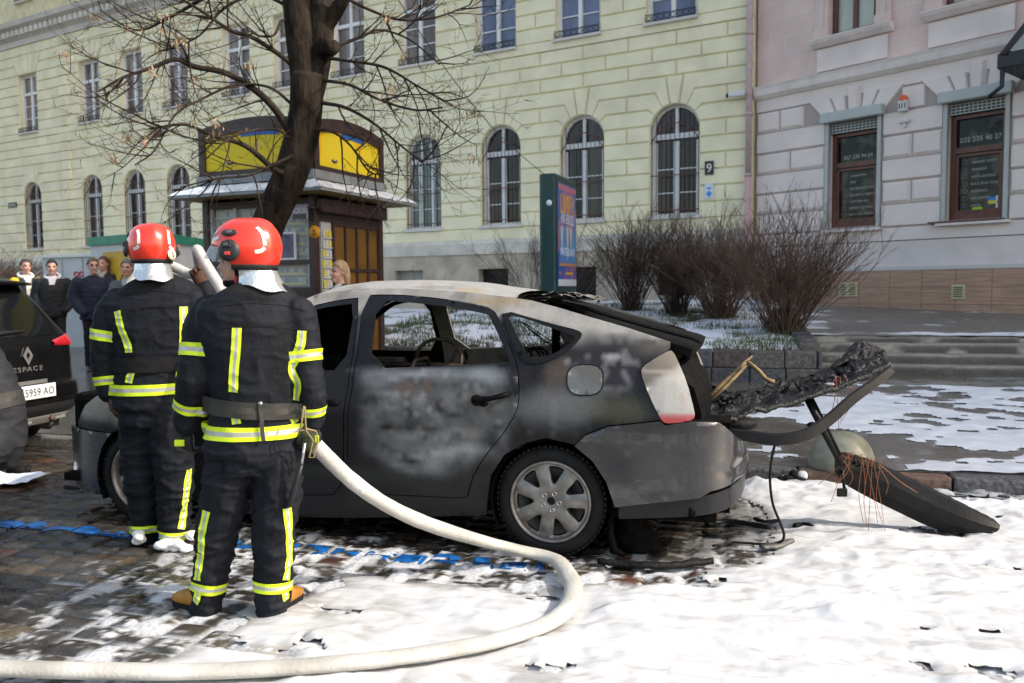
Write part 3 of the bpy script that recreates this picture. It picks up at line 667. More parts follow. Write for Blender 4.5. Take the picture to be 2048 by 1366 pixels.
    s = MB(); s.box((-26.6, 4.85, .055), (.55, .2, .02), mat('plate_black', (.015, .015, .018), .35), MY); 
    s.box((-26.6, 4.85, .068), (.42, .09, .004), mat('plate_grey', (.22, .22, .22), .5), MY)
    tag(obj('street_plate', s), 'small dark street name plate on the yellow wall at the far left', 'sign')
build_yellow()
PP = Vector((5.35, 18.15, 0)); PD = Vector((.643, -.766, 0)).normalized(); PN = Vector((PD.y, -PD.x, 0)); MP = frame(PD, (0, 0, 1), None, PP)
def build_pink():
    t = thing('pink_building', 'pink and lilac old building with roller shutters over its two ground floor windows', 'building', (*(PP + PD * 3)[:2], 1.05))
    lil = mat('lilac_stucco', (.75, .645, .605), .85, var=.07, vs=1.4, bump=.003, bs=35, det=7); lg = mat('lilac_groove', (.40, .33, .31), .9); pk = mat('pink_stucco', (.68, .515, .47), .85, var=.10, vs=1.8, bump=.003, bs=30, det=7)
    pj = mat('pink_joint', (.76, .66, .63), .85); tile = mat('brown_tile', (.44, .265, .185), .55, var=.22, vs=2.5, stretch=(1, 1, 14)); gr2 = mat('pink_smooth', (.72, .62, .585), .85, var=.12, vs=1.2, det=8)
    X1 = 21.7; Z1 = 19.0  # unseen right end and height extended so the wall shades pavement and kiosk
    WN = [(1.70, 2.70), (3.98, 4.93)]; UN = [(1.66, 2.60), (3.85, 4.78), (6.05, 6.98)]
    holes = [[(a, 2.66), (b, 2.66), (b, 4.75), (a, 4.75)] for a, b in WN] + [[(a, 6.44), (b, 6.44), (b, 8.6), (a, 8.6)] for a, b in UN]
    mb = MB(); wall_mesh(mb, [(0, 1.9), (X1, 1.9), (X1, 5.55), (0, 5.55)], holes[:2], .3, lg, MP, lil); wall_mesh(mb, [(0, 5.55), (X1, 5.55), (X1, Z1), (0, Z1)], holes[2:], .3, pk, MP, pk, .002)
    J = [2.60, 3.04, 3.47, 3.89, 4.33, 4.77, 5.21]; g = .013
    for k in range(6):
        z0, z1 = J[k], J[k + 1]; xs = [0] + [q for a, b in WN for q in (a - .07, b + .07)] + [X1]
        if k == 5: xs = [0, 1.12, 3.12, 3.57, 5.5, X1]
        for i in range(0, len(xs), 2):
            a, b = xs[i], xs[i + 1]
            if b - a < .1: continue
            if k % 2 and b - a > .7:
                m_ = (a + b) / 2
                for p, q in ((a, m_), (m_, b)): mb.chamf([(p + g, z0 + g), (q - g, z0 + g), (q - g, z1 - g), (p + g, z1 - g)], 0, .05, .05, lil, MP)
            else: mb.chamf([(a + g, z0 + g), (b - g, z0 + g), (b - g, z1 - g), (a + g, z1 - g)], 0, .045, .018, lil, MP)
    for a, b in WN:   # fans of wedge stones over the windows
        c = (a + b) / 2
        for i, (p, q, pt, qt) in enumerate(((-.56, -.30, -1.0, -.52), (-.29, -.13, -.50, -.19), (-.12, .12, -.16, .16), (.13, .29, .19, .50), (.30, .56, .52, 1.0))):
            mb.chamf([(c + p, 4.78), (c + q, 4.78), (c + qt, 5.27 if i != 2 else 5.42), (c + pt, 5.27 if i != 2 else 5.42)], 0, .05 if i != 2 else .09, .02 if i != 2 else .06, lil, MP)
    mb.box((X1 / 2, 5.36, .012), (X1, .26, .02), lil, MP)
    mb.box((X1 / 2, 2.47, .02), (X1, .24, .05), lil, MP); mb.box((X1 / 2, 2.09, .012), (X1, .48, .03), gr2, MP)
    for z in np.arange(5.95, 11, .37):   # flat ashlar joints of the upper storey
        for x0, x1 in ((0, 1.30), (2.95, 3.45), (5.15, 5.6), (7.4, X1)): mb.box(((x0 + x1) / 2, z, .004), (x1 - x0, .012, .006), pj, MP)
    for k, z in enumerate(np.arange(5.95, 11, .37)):
        for x in ((.65,) if k % 2 else (.3, 1.0)): mb.box((x, z + .185, .004), (.012, .36, .006), pj, MP)
        mb.box((3.2, z + .185, .004), (.012, .36, .006), pj, MP)
    obj('wall', mb, t)
    mb = MB(); mb.prism([(5.49, 0), (5.49, .06), (5.56, .14), (5.68, .17), (5.74, .2), (5.76, .1), (5.78, 0)], 0, X1, mat('belt_stone', (.75, .66, .63), .8, var=.1, vs=3), frame((0, 0, 1), PN, None, PP)); obj('belt_cornice', mb, t)
    mb = MB(); mb.box((X1 / 2, 1.815, .02), (X1, .07, .1), mat('ledge_white', (.60, .56, .53), .8), MP); mb.box((X1 / 2, .74, .02), (X1, 2.08, .08), tile, MP)
    ln = mat('tile_line', (.2, .12, .09), .8)
    for x in np.arange(.6, X1, .6): mb.box((x, 1.4, .061), (.006, .75, .004), ln, MP)
    for z in (1.14, 1.46): mb.box((X1 / 2, z, .0615), (X1, .006, .004), ln, MP)
    obj('tiled_plinth', mb, t)
    vm = mat('vent_cream', (.56, .48, .30), .6); dk = MATS['dark_void']
    for x0, x1, z0, z1 in ((1.98, 2.36, 1.28, 1.56), (4.13, 4.36, 1.24, 1.5)):
        mb = MB(); mb.box(((x0 + x1) / 2, (z0 + z1) / 2, .066), (x1 - x0, z1 - z0, .02), vm, MP, .004)
        n = 2 if x1 - x0 > .3 else 1
        for i in range(n):
            for k in range(5): mb.box((x0 + (x1 - x0) * (i + .5) / n, z0 + .05 + k * (z1 - z0 - .1) / 4, .079), ((x1 - x0) / n - .07, .014, .008), dk, MP)
        obj('vent_grille', mb, t)
    wood = mat('wood_redbrown', (.105, .030, .018), .4, var=.3, vs=12, stretch=(1, 1, .2)); sh = mat('shutter_grey', (.42, .44, .425), .5, var=.05, vs=3); gl = mat('pane_office', (.006, .007, .007), .03, col2=(.06, .06, .05), vs=3.5, thr=(.5, .62), spec=.2)
    let = mat('vinyl_white', (.42, .42, .42), .6)
    for wi, (a, b) in enumerate(WN):
        c = (a + b) / 2; w_ = b - a; d = -.14; mb = MB()
        for x in (a + .045, b - .045): mb.box((x, 3.6, d), (.09, 1.88, .07), wood, MP)
        for z, hh in ((2.72, .12), (3.90, .10), (4.5, .08)): mb.box((c, z, d + .002), (w_ - .18, hh, .075), wood, MP)
        for x in (a + .115, b - .115): mb.box((x, 3.3, d - .01), (.05, 1.05, .06), wood, MP)
        for z in (2.81, 3.81): mb.box((c, z, d - .009), (w_ - .28, .05, .06), wood, MP)
        f = obj('window', mb, t)
        mb = MB(); mb.box((c, 3.62, d - .045), (w_ - .1, 1.8, .01), gl, MP); obj('pane', mb, f)
        mb = MB(); Mt = lambda x, z: MP @ Matrix.Translation((x, z, d - .036))
        if wi == 0:
            text_mb(mb, '067 236 94 64', .108, let, Mt(c, 4.02), 'CENTER', sx=.95)
            rowst = ['АВІАКВИТКИ', 'ВІЗИ', 'БРОНЮВАННЯ ГОТЕЛІВ', 'АВТОБУСНІ КВИТКИ', 'СТРАХУВАННЯ', 'ВІЗОВА ПІДТРИМКА', 'ВАНТАЖНІ ПЕРЕВЕЗЕННЯ']
        else:
            text_mb(mb, '032 235 40 27', .125, let, Mt(c, 4.05), 'CENTER', sx=.95)
            rowst = ['AIRPLANE TICKETS', 'TRANSFERS', 'HOTEL BOOKING', 'BUS & TRAIN TICKETS', 'INSURANCE', 'VISA SUPPORT', 'CARGO']
        obj('phone_number', mb, f)
        for i, s in enumerate(rowst):
            z = 3.66 - i * .128; mb = MB(); text_mb(mb, s, .062, let, Mt(a + .34, z), sx=.82 if wi == 0 else .8)
            mb.tube([(a + .24 + .035 * math.cos(q), z + .028 + .035 * math.sin(q), d - .036) for q in np.linspace(0, 6.28, 13)], .004, mat('vinyl_grey', (.3, .3, .3), .6), 4, MP); obj('lettering', mb, f)
        if wi == 1:
            for nm, x, z, sx, sz, col in (('sticker', b - .24, 2.98, .16, .12, None), ('sticker', b - .13, 2.95, .13, .22, (.65, .65, .6)), ('sticker', c - .02, 2.83, .17, .1, (.36, .6, .02))):
                mb = MB()
                if col is None: mb.box((x, z + .03, d - .035), (sx, .06, .004), mat('flag_blue', (.02, .2, .6), .5), MP); mb.box((x, z - .03, d - .035), (sx, .06, .004), mat('flag_yellow', (.75, .55, .02), .5), MP)
                else:
                    mb.box((x, z, d - .0335), (sx, sz, .004), mat('sticker_%d' % int(col[0] * 100), col, .5), MP)
                    if col[2] > .3: mb.box((x, z, d - .031), (.08, .07, .002), mat('sticker_green', (.1, .22, .05), .5), MP)
                obj(nm, mb, f)
        mb = MB(); mb.box((c, 4.84, .10), (w_ + .26, .2, .2), sh, MP, .02); obj('shutter_box', mb, f)
        mb = MB()
        for x in (a - .035, b + .035): mb.box((x, 3.68, .03), (.07, 2.12, .09), sh, MP)
        obj('shutter_rail', mb, f)
        mb = MB(); mb.box((c, 4.63, -.03), (w_, .2, .015), mat('shutter_dark', (.03, .03, .03), .6), MP)
        for z in (4.545, 4.6, 4.655, 4.71): mb.box((c, z, -.018), (w_, .018, .014), sh, MP)
        for i in range(13): mb.box((a + w_ * (i + .5) / 13, 4.63, -.019), (.016, .18, .012), sh, MP)
        obj('shutter_curtain', mb, f)
        mb = MB(); mb.box((c, 2.585, .08), (w_ + .26, .05, .2), mat('belt_stone', (0, 0, 0)), MP, .01)
        if wi: mb.box((c - .1, 2.625, .09), (w_ + .3, .03, .2), wood, MP)
        obj('sill', mb, f)
    cur = mat('pane_lace', (.32, .32, .27), .25, col2=(.5, .5, .42), vs=3, stretch=(1, 1, .15), spec=.6)
    for a, b in UN:
        c = (a + b) / 2; w_ = b - a; d = -.12; mb = MB()
        for x in (a + .05, c, b - .05): mb.box((x, 7.52, d), (.09, 2.16, .07), wood, MP)
        for z in (6.49, 8.55, 7.9): mb.box((c, z, d + .003), (w_ - .1, .1, .07), wood, MP)
        f = obj('window', mb, t); mb = MB(); mb.box((c, 7.52, d - .03), (w_ - .06, 2.1, .01), cur, MP); obj('pane', mb, f)
        mb = MB(); mb.prism([(6.28, 0), (6.28, .06), (6.36, .16), (6.42, .2), (6.44, .2), (6.46, 0)], c - w_ / 2 - .35, c + w_ / 2 + .35, mat('belt_stone', (0, 0, 0)), frame((0, 0, 1), PN, None, PP)); obj('sill', mb, f)
        mb = MB()
        for sgn in (-1, 1):
            x = c + sgn * (w_ / 2 + .16); mb.box((x, 7.5, .035), (.28, 2.06, .07), pk, MP, .01); mb.box((x, 7.5, .08), (.12, 1.9, .02), pk, MP, .01); mb.box((x, 6.55, .06), (.32, .16, .1), pk, MP, .015)
        obj('surround', mb, f)
        mb = MB(); mb.box((c, 6.02, .03), (w_ + .5, .44, .06), gr2, MP, .015); obj('apron', mb, f)
    mb = MB(); mb.box((X1 / 2, 9.3, -3.5), (X1 - .1, 19.2, 6.4), lg, MP); obj('rear_block', mb, t)
    # downpipe at the joint of the two buildings
    pp = mat('pipe_pink', (.50, .36, .36), .5, var=.15, vs=6); mb = MB(); mb.tube([MY @ Vector((1.68, z, .13)) for z in (1.0, 3.9)], .075, mat('pipe_rose', (.58, .36, .36), .5), 12); mb.tube([MY @ Vector((1.68, z, .13)) for z in (3.9, 6.2, 11.5)], .068, pp, 12)
    for z in (2.2, 3.9, 5.2, 6.9, 8.4): mb.tube([MY @ Vector((1.68, z - .03, .13)), MY @ Vector((1.68, z + .03, .13))], .085, pp, 12)
    obj('downpipe', mb, t)
    # alarm siren, canopy
    s = MB(); wm = mat('alarm_white', (.6, .58, .56), .5); s.box((3.2, 4.83, .1), (.17, .2, .1), wm, MP, .02); s.ell((3.2, 4.95, .1), (.075, .09, .055), mat('alarm_orange', (.75, .10, .02), .35), MP)
    for i in range(3): s.box((3.15 + .05 * i, 4.83, .152), (.014, .1, .006), dk, MP)
    tag(obj('alarm_siren', s), 'small white alarm box with an orange dome between the two shuttered windows', 'alarm')
    s = MB(); s.box((3.22, 4.55, .09), (.2, .05, .05), wm, MP, .01); s.box((3.22, 4.50, .07), (.04, .12, .04), MATS['camera_white'], MP); tag(obj('wall_sensor', s), 'tiny white motion sensor mounted below the orange alarm siren', 'sensor')
    bk = MATS['iron_black']; t2 = thing('entrance_canopy', 'black wrought iron entrance canopy at the right edge of the pink building', 'canopy', MP @ Vector((5.75, 5.0, .5)))
    MPc = MP @ Matrix.Translation((.27, .03, 0)); rim = MB(); rim.box((5.75, 5.02, .62), (1.7, .24, 1.1), bk, MPc, .02); obj('rim', rim, t2)
    g_ = MB(); g_.add([(5.05, 5.15, 1.15), (6.6, 5.15, 1.15), (6.6, 6.3, .06), (5.5, 6.3, .06)], [(0, 1, 2, 3)], mat('canopy_glass', (.3, .3, .28), .3), MPc); obj('roof_pane', g_, t2)
    b_ = MB(); b_.tube([(5.0, 5.1, 1.18), (5.4, 6.35, .06)], .06, bk, 6, MPc); b_.tube([(4.98, 4.9, 1.15), (4.98, 4.62, 1.15), (4.8, 4.47, 1.2)], .035, bk, 6, MPc)
    for x in (5.25, 5.42): b_.tube([(x + .09 * math.cos(a), 4.82 + .1 * math.sin(a), 1.16) for a in np.linspace(0, 6.28, 15)], .018, bk, 5, MPc)
    b_.tube([(5.55, 4.9, 1.1), (5.75, 4.5, .5), (5.8, 4.2, .06)], .03, bk, 6, MPc); obj('bracket', b_, t2)
build_pink()
# ================================================================== KIOSK, STALLS, AD COLUMN, TREE, BUSHES
KX = Vector((.923, -.385, 0)).normalized(); KY = Vector((-KX.y, KX.x, 0)); KZ = .25
KO = at(632, 575, 9.6); KO.z = 0; MK = frame(KX, KY, None, KO)
def kl(u, v, face):
    n = KY if face == 'L' else KX
    p = onplane(u, v, KO, n) - KO; return (p.dot(KX if face == 'L' else KY), p.z)
def build_kiosk():
    W_ = -kl(405, 450, 'L')[0]; Dp = kl(766, 450, 'R')[0]
    ze = (kl(632, 388, 'L')[1]); zp = kl(632, 330, 'L')[1]; za = kl(530, 232, 'L')[1]
    br = mat('kiosk_brown', (.040, .020, .018), .45, var=.25, vs=8, bump=.002, bs=60); br2 = mat('kiosk_slat', (.030, .016, .014), .5); yl = mat('kiosk_yellow', (.78, .60, .03), .5, col2=(.80, .46, .01), vs=1.6, thr=(.52, .56), spec=.2); zn = mat('zinc_grey', (.22, .24, .26), .5, var=.2, vs=5)
    sn = mat('roof_snow', (.66, .69, .74), .7, var=.2, vs=7, bump=.01, bs=18); yg = mat('kiosk_olive', (.30, .24, .08), .6)
    t = thing('kiosk', 'dark brown street kiosk with yellow arched fascia boards and a snowy eave', 'kiosk', MK @ Vector((-W_ / 2, Dp / 2, KZ)))
    mb = MB()   # frame posts and walls
    p = .09
    for x, y in ((-p / 2, p / 2), (-W_ + p / 2, p / 2), (-p / 2, Dp - p / 2), (-W_ + p / 2, Dp - p / 2)): mb.box((x, y, (KZ + ze) / 2), (p, p, ze - KZ), br, MK, .008)
    mb.box((-W_ / 2, Dp - .02, (KZ + ze) / 2), (W_ - .1, .04, ze - KZ), br, MK); mb.box((-W_ + .02, Dp / 2, (KZ + ze) / 2), (.04, Dp - .1, ze - KZ), br, MK)
    z1 = kl(530, 575, 'L')[1]; mb.box((-W_ / 2, .045, (KZ + z1) / 2), (W_ - 2 * p, .05, z1 - KZ), br, MK)   # wall under the window
    mb.box((-.045, Dp / 2, (KZ + .35 + KZ) / 2), (.05, Dp - 2 * p, .35), br, MK)
    mb.box((-W_ / 2, Dp / 2, KZ + .02), (W_ - .02, Dp - .02, .08), br, MK)
    obj('frame', mb, t)
    zt = kl(540, 412, 'L')[1]
    mb = MB()   # rolled shutter above the window and over the door
    k = 0; z = zt
    while z < ze - .05: mb.box((-W_ / 2, .03 + .004 * (k % 2), z + .02), (W_ - 2 * p, .03, .036), br2, MK); z += .04; k += 1
    zb2 = kl(700, 448, 'R')[1]; z = zb2
    while z < ze - .16: mb.box((-.03, Dp / 2, z + .02), (.03 + .006 * (k % 2), Dp - 2 * p, .036), br2, MK); z += .04; k += 1
    mb.box((.02, Dp / 2, ze - .12), (.14, Dp - .06, .16), br, MK, .015)
    obj('roller_shutter', mb, t)
    # lit sales window: shelves with packets
    zw0 = z1; zm = kl(540, 525, 'L')[1]; mb = MB(); a0, a1 = -W_ + p, -p
    back = mat('shelf_back', (.45, .47, .5), .6); mb.box(((a0 + a1) / 2, .16, (zw0 + zt) / 2), (a1 - a0, .02, zt - zw0), back, MK)
    cols = [mat('pack_%d' % i, c, .5) for i, c in enumerate(((.6, .55, .08), (.5, .52, .55), (.12, .16, .32), (.45, .12, .1), (.55, .55, .52), (.2, .25, .3)))]
    r = random.Random(2); z = zw0 + .03
    while z < zt - .06:
        mb.box(((a0 + a1) / 2, .125, z), (a1 - a0, .06, .014), mat('shelf_white', (.62, .64, .68), .5), MK); x = a0 + .03
        while x < a1 - .04:
            mb.box((x + .02, .125, z + .045), (.034, .03, .075 * r.uniform(.8, 1)), cols[r.choice((1, 1, 4, 4, 0, 2, 3, 5))], MK); x += .04
        mb.box(((a0 + a1) / 2 + .3, .092, z + .012), ((a1 - a0) * .42, .004, .026), cols[0], MK); z += .118
    obj('shelf', mb, t)
    mb = MB(); zc = (zw0 + zt) / 2
    for x in (a0 + .02, a1 - .02, a0 + (a1 - a0) * .53, a0 + (a1 - a0) * .26): mb.box((x, .05, zc), (.035, .04, zt - zw0), mat('window_alu', (.5, .5, .53), .4), MK)
    mb.box(((a0 + a1) / 2, .045, zm), (a1 - a0, .05, .05), br, MK); obj('window_frame', mb, t)
    mb = MB(); q0, q1 = kl(553, 520, 'L'), kl(588, 463, 'L'); mb.box(((q0[0] + q1[0]) / 2, .03, (q0[1] + q1[1]) / 2), (q1[0] - q0[0], .02, q1[1] - q0[1]), mat('poster_frame', (.75, .78, .85), .4), MK); mb.box(((q0[0] + q1[0]) / 2, .018, (q0[1] + q1[1]) / 2), (q1[0] - q0[0] - .05, .006, q1[1] - q0[1] - .05), mat('poster_dusk', (.08, .07, .16), .4, col2=(.2, .2, .3), vs=5), MK); obj('poster', mb, t)
    mb = MB(); mb.box(((a0 + a1) / 2, .066, zc), (a1 - a0, .006, zt - zw0), mat('kiosk_glass', (.9, .95, 1), .02, alpha=.16, spec=.5), MK); obj('window_pane', mb, t)
    # right face: packet strip and ochre door
    c0 = kl(650, 500, 'R')[0]; c1 = kl(668, 500, 'R')[0]; mb = MB(); mb.box((-.06, (c0 + c1) / 2, (KZ + zb2) / 2 + .2), (.03, c1 - c0 + .02, zb2 - KZ - .4), back, MK)
    z = KZ + .45
    while z < zb2 - .08:
        mb.box((-.035, (c0 + c1) / 2, z), (.03, c1 - c0, .012), MATS['shelf_white'], MK)
        for i in range(3): mb.box((-.036, c0 + (c1 - c0) * (i + .5) / 3, z + .05), (.02, (c1 - c0) / 3 - .01, .075), cols[r.choice((0, 0, 1, 4))], MK)
        z += .118
    obj('side_shelf', mb, t)
    oc = mat('door_ochre', (.15, .075, .012), .4, var=.2, vs=3); d0 = c1 + .03; d1 = Dp - p; mb = MB(); mb.box((-.05, (d0 + d1) / 2, (KZ + zb2) / 2), (.03, d1 - d0, zb2 - KZ), oc, MK)
    for i in range(5): mb.box((-.03, d0 + (d1 - d0) * i / 4, (KZ + zb2) / 2), (.03, .035, zb2 - KZ - .01), br, MK)
    for z in (KZ + .3, kl(700, 540, 'R')[1], zb2 - .02): mb.box((-.029, (d0 + d1) / 2, z), (.03, d1 - d0, .04), br, MK)
    obj('door', mb, t)
    # eave
    ov = .34; mb = MB(); e0, e1 = ze, ze + .03; zi = ze + .16
    lo = [(-W_ - ov * .6, -ov), (ov, -ov), (ov, Dp + ov), (-W_ - ov * .6, Dp + ov)]; hi = [(-W_, 0), (0, 0), (0, Dp), (-W_, Dp)]
    vs = [(x, y, e0) for x, y in lo] + [(x, y, e1) for x, y in lo] + [(x, y, zi) for x, y in hi] + [(x, y, e0) for x, y in hi]
    mb.add(vs, [(0, 1, 5, 4), (1, 2, 6, 5), (2, 3, 7, 6), (3, 0, 4, 7)], zn, MK); mb.add(vs, [(4, 5, 9, 8), (5, 6, 10, 9), (6, 7, 11, 10), (7, 4, 8, 11)], zn, MK); mb.add(vs, [(1, 0, 12, 13), (2, 1, 13, 14), (3, 2, 14, 15), (0, 3, 15, 12)], yg, MK)
    ev = obj('eave', mb, t)
    mb = MB(); r = random.Random(4)   # snow lying on the eave
    for f0, f1, nrm in (((lo[0], lo[1]), (hi[0], hi[1]), 0), ((lo[1], lo[2]), (hi[1], hi[2]), 1)):
        n = 46; m_ = 8; V = []
        for i in range(n + 1):
            for j in range(m_ + 1):
                s, q = i / n, j / m_; L_ = [f0[0][k] + (f0[1][k] - f0[0][k]) * s for k in (0, 1)]; H_ = [f1[0][k] + (f1[1][k] - f1[0][k]) * s for k in (0, 1)]
                x, y = [L_[k] + (H_[k] - L_[k]) * q for k in (0, 1)]; z = e1 + (zi - e1) * q
                h = .035 * min(1, 4 * q + .2, 5 * (1 - q)) * (1 + .8 * float(fbm(s * 9 + nrm * 5, q * 3, 2))) ; V.append((x, y, z + (h if float(fbm(s * 6 + 3 * nrm, q * 3, 8)) > -.22 else -.01)))
        mb.add(V, [(i * (m_ + 1) + j, (i + 1) * (m_ + 1) + j, (i + 1) * (m_ + 1) + j + 1, i * (m_ + 1) + j + 1) for i in range(n) for j in range(m_)], sn, MK, True)
    obj('snow', mb, ev)
    # fascia: two arched yellow boards per visible side with a barrel top
    mb = MB(); zs = zp - .05; zsp = kl(412, 268, 'L')[1]
    for s_ in ('L', 'R'):
        Ln = W_ if s_ == 'L' else Dp
        def top(q): return zsp + (za - zsp) * math.sin(math.pi * (q * .86 + .07)) ** .8
        outer = [(-Ln, zs)] + [(0, zs)] + [(-Ln * q, top(q)) for q in np.linspace(0, 1, 19)]
        outer = [(-Ln, zs), (0, zs)] + [(-Ln * q, top(q)) for q in np.linspace(0, 1, 19)]
        inn = [(-Ln + .09, zs + .06), (-.09, zs + .06)] + [(-Ln * q, max(zs + .1, top(q) - .15)) for q in np.linspace(.055, .945, 17)]
        Mf = MK @ (frame((1, 0, 0), (0, 0, 1)) if s_ == 'L' else frame((0, -1, 0), (0, 0, 1), None, (0, 0, 0)))
        if s_ == 'R': Mf = MK @ frame((0, 1, 0), (0, 0, 1), None, (0, Dp, 0))
        V, F, bd = cdt(outer, [inn]); mb.add([(*q, .03) for q in V], [tuple(f) for f in F], br, Mf)
        for a, b in bd: mb.add([(*V[a], .03), (*V[b], .03), (*V[b], -.05), (*V[a], -.05)], [(0, 3, 2, 1)], br, Mf)
        pn = MB(); V, F, bd = cdt(inn); pn.add([(*q, 0) for q in V], [tuple(f) for f in F], yl, Mf)
        bl = mat('fascia_blue', (.02, .12, .42), .5); arcp = [(-Ln * q, top(q) - .155) for q in np.linspace(.28, .62, 9)]; pn.prism(arcp + [(x, z - .055) for x, z in arcp[::-1]], .002, .006, bl, Mf)
        pn.tube([(-Ln * .72 + .05 * math.cos(a), zs + .17 + .03 * math.sin(a), .006) for a in np.linspace(3.3, 6.1, 7)], .012, mat('fascia_mark', (.03, .03, .2), .5), 5, Mf)
        obj('fascia_board', pn, t)
    obj('fascia_frame', mb, t)
    mb = MB(); mb.prism([(-W_ - .02, zs - .1), (.04, zs - .1), (.04, zs), (-W_ - .02, zs)], .06, -.02, zn, MK @ frame((1, 0, 0), (0, 0, 1))); mb.prism([(-.04, zs - .1), (Dp, zs - .1), (Dp, zs), (-.04, zs)], -.02, .06, zn, MK @ frame((0, 1, 0), (0, 0, 1)))
    mb.box((-W_ / 2, Dp / 2, zs - .08), (W_ - .04, Dp - .04, .1), yg, MK); obj('flashing', mb, t)
    mb = MB(); n = 18; V = []
    for i in range(n + 1):
        for j in range(n + 1):
            qx, qy = i / n, j / n; z = min(zsp + (za - zsp) * math.sin(math.pi * (qx * .86 + .07)) ** .8, zsp + (za - zsp) * math.sin(math.pi * (qy * .86 + .07)) ** .8); V.append((-W_ * qx - .0 + .03 * (1 - 2 * qx), Dp * qy - .03 * (1 - 2 * qy), z + .012))
    mb.add(V, [(i * (n + 1) + j, i * (n + 1) + j + 1, (i + 1) * (n + 1) + j + 1, (i + 1) * (n + 1) + j) for i in range(n) for j in range(n)], mat('roof_zinc', (.20, .21, .24), .55, col2=(.66, .68, .72), vs=2.2, thr=(.46, .54)), MK, True)
    obj('roof', mb, t)
    # signs on the kiosk
    s = MB(); a, b = kl(600, 440, 'L'), kl(627, 410, 'L'); pw = mat('sign_dark', (.035, .035, .04), .4); pwh = mat('sign_violet', (.32, .30, .40), .5)
    s.box(((a[0] + b[0]) / 2, -.12, (a[1] + b[1]) / 2), (b[0] - a[0], .03, b[1] - a[1]), pwh, MK, .004); s.box(((a[0] + b[0]) / 2, -.137, (a[1] + b[1]) / 2 - .055), (b[0] - a[0] - .01, .004, .055), pw, MK)
    text_mb(s, 'IQOS', .085, mat('sign_white', (.8, .8, .8), .5), MK @ frame((1, 0, 0), (0, 0, 1), None, ((a[0] + b[0]) / 2, -.137, (a[1] + b[1]) / 2 - .015)), 'CENTER', sx=.95)
    s.tube([(b[0], -.12, b[1] - .04), (b[0] + .06, -.12, b[1] - .04), (b[0] + .06, .02, b[1] - .04)], .01, pw, 5, MK)
    tag(obj('blade_sign', s), 'small violet shop sign reading IQOS projecting from the brown kiosk', 'sign')
    s = MB(); q = kl(632, 464, 'L'); s.lathe([(.001, 0), (.075, 0), (.075, .012), (.001, .012)], mat('sign_orange', (.75, .33, .01), .5), 24, MK @ frame((1, 0, 0), (0, 0, 1), None, (q[0] - .01, -.012, q[1]))); s.box((q[0] - .01, -.03, q[1] + .012), (.02, .006, .03), pw, MK); s.box((q[0] - .01, -.03, q[1] - .025), (.06, .006, .012), pw, MK)
    tag(obj('round_sign', s), 'round orange disc sign on the corner post of the kiosk', 'sign')
build_kiosk()
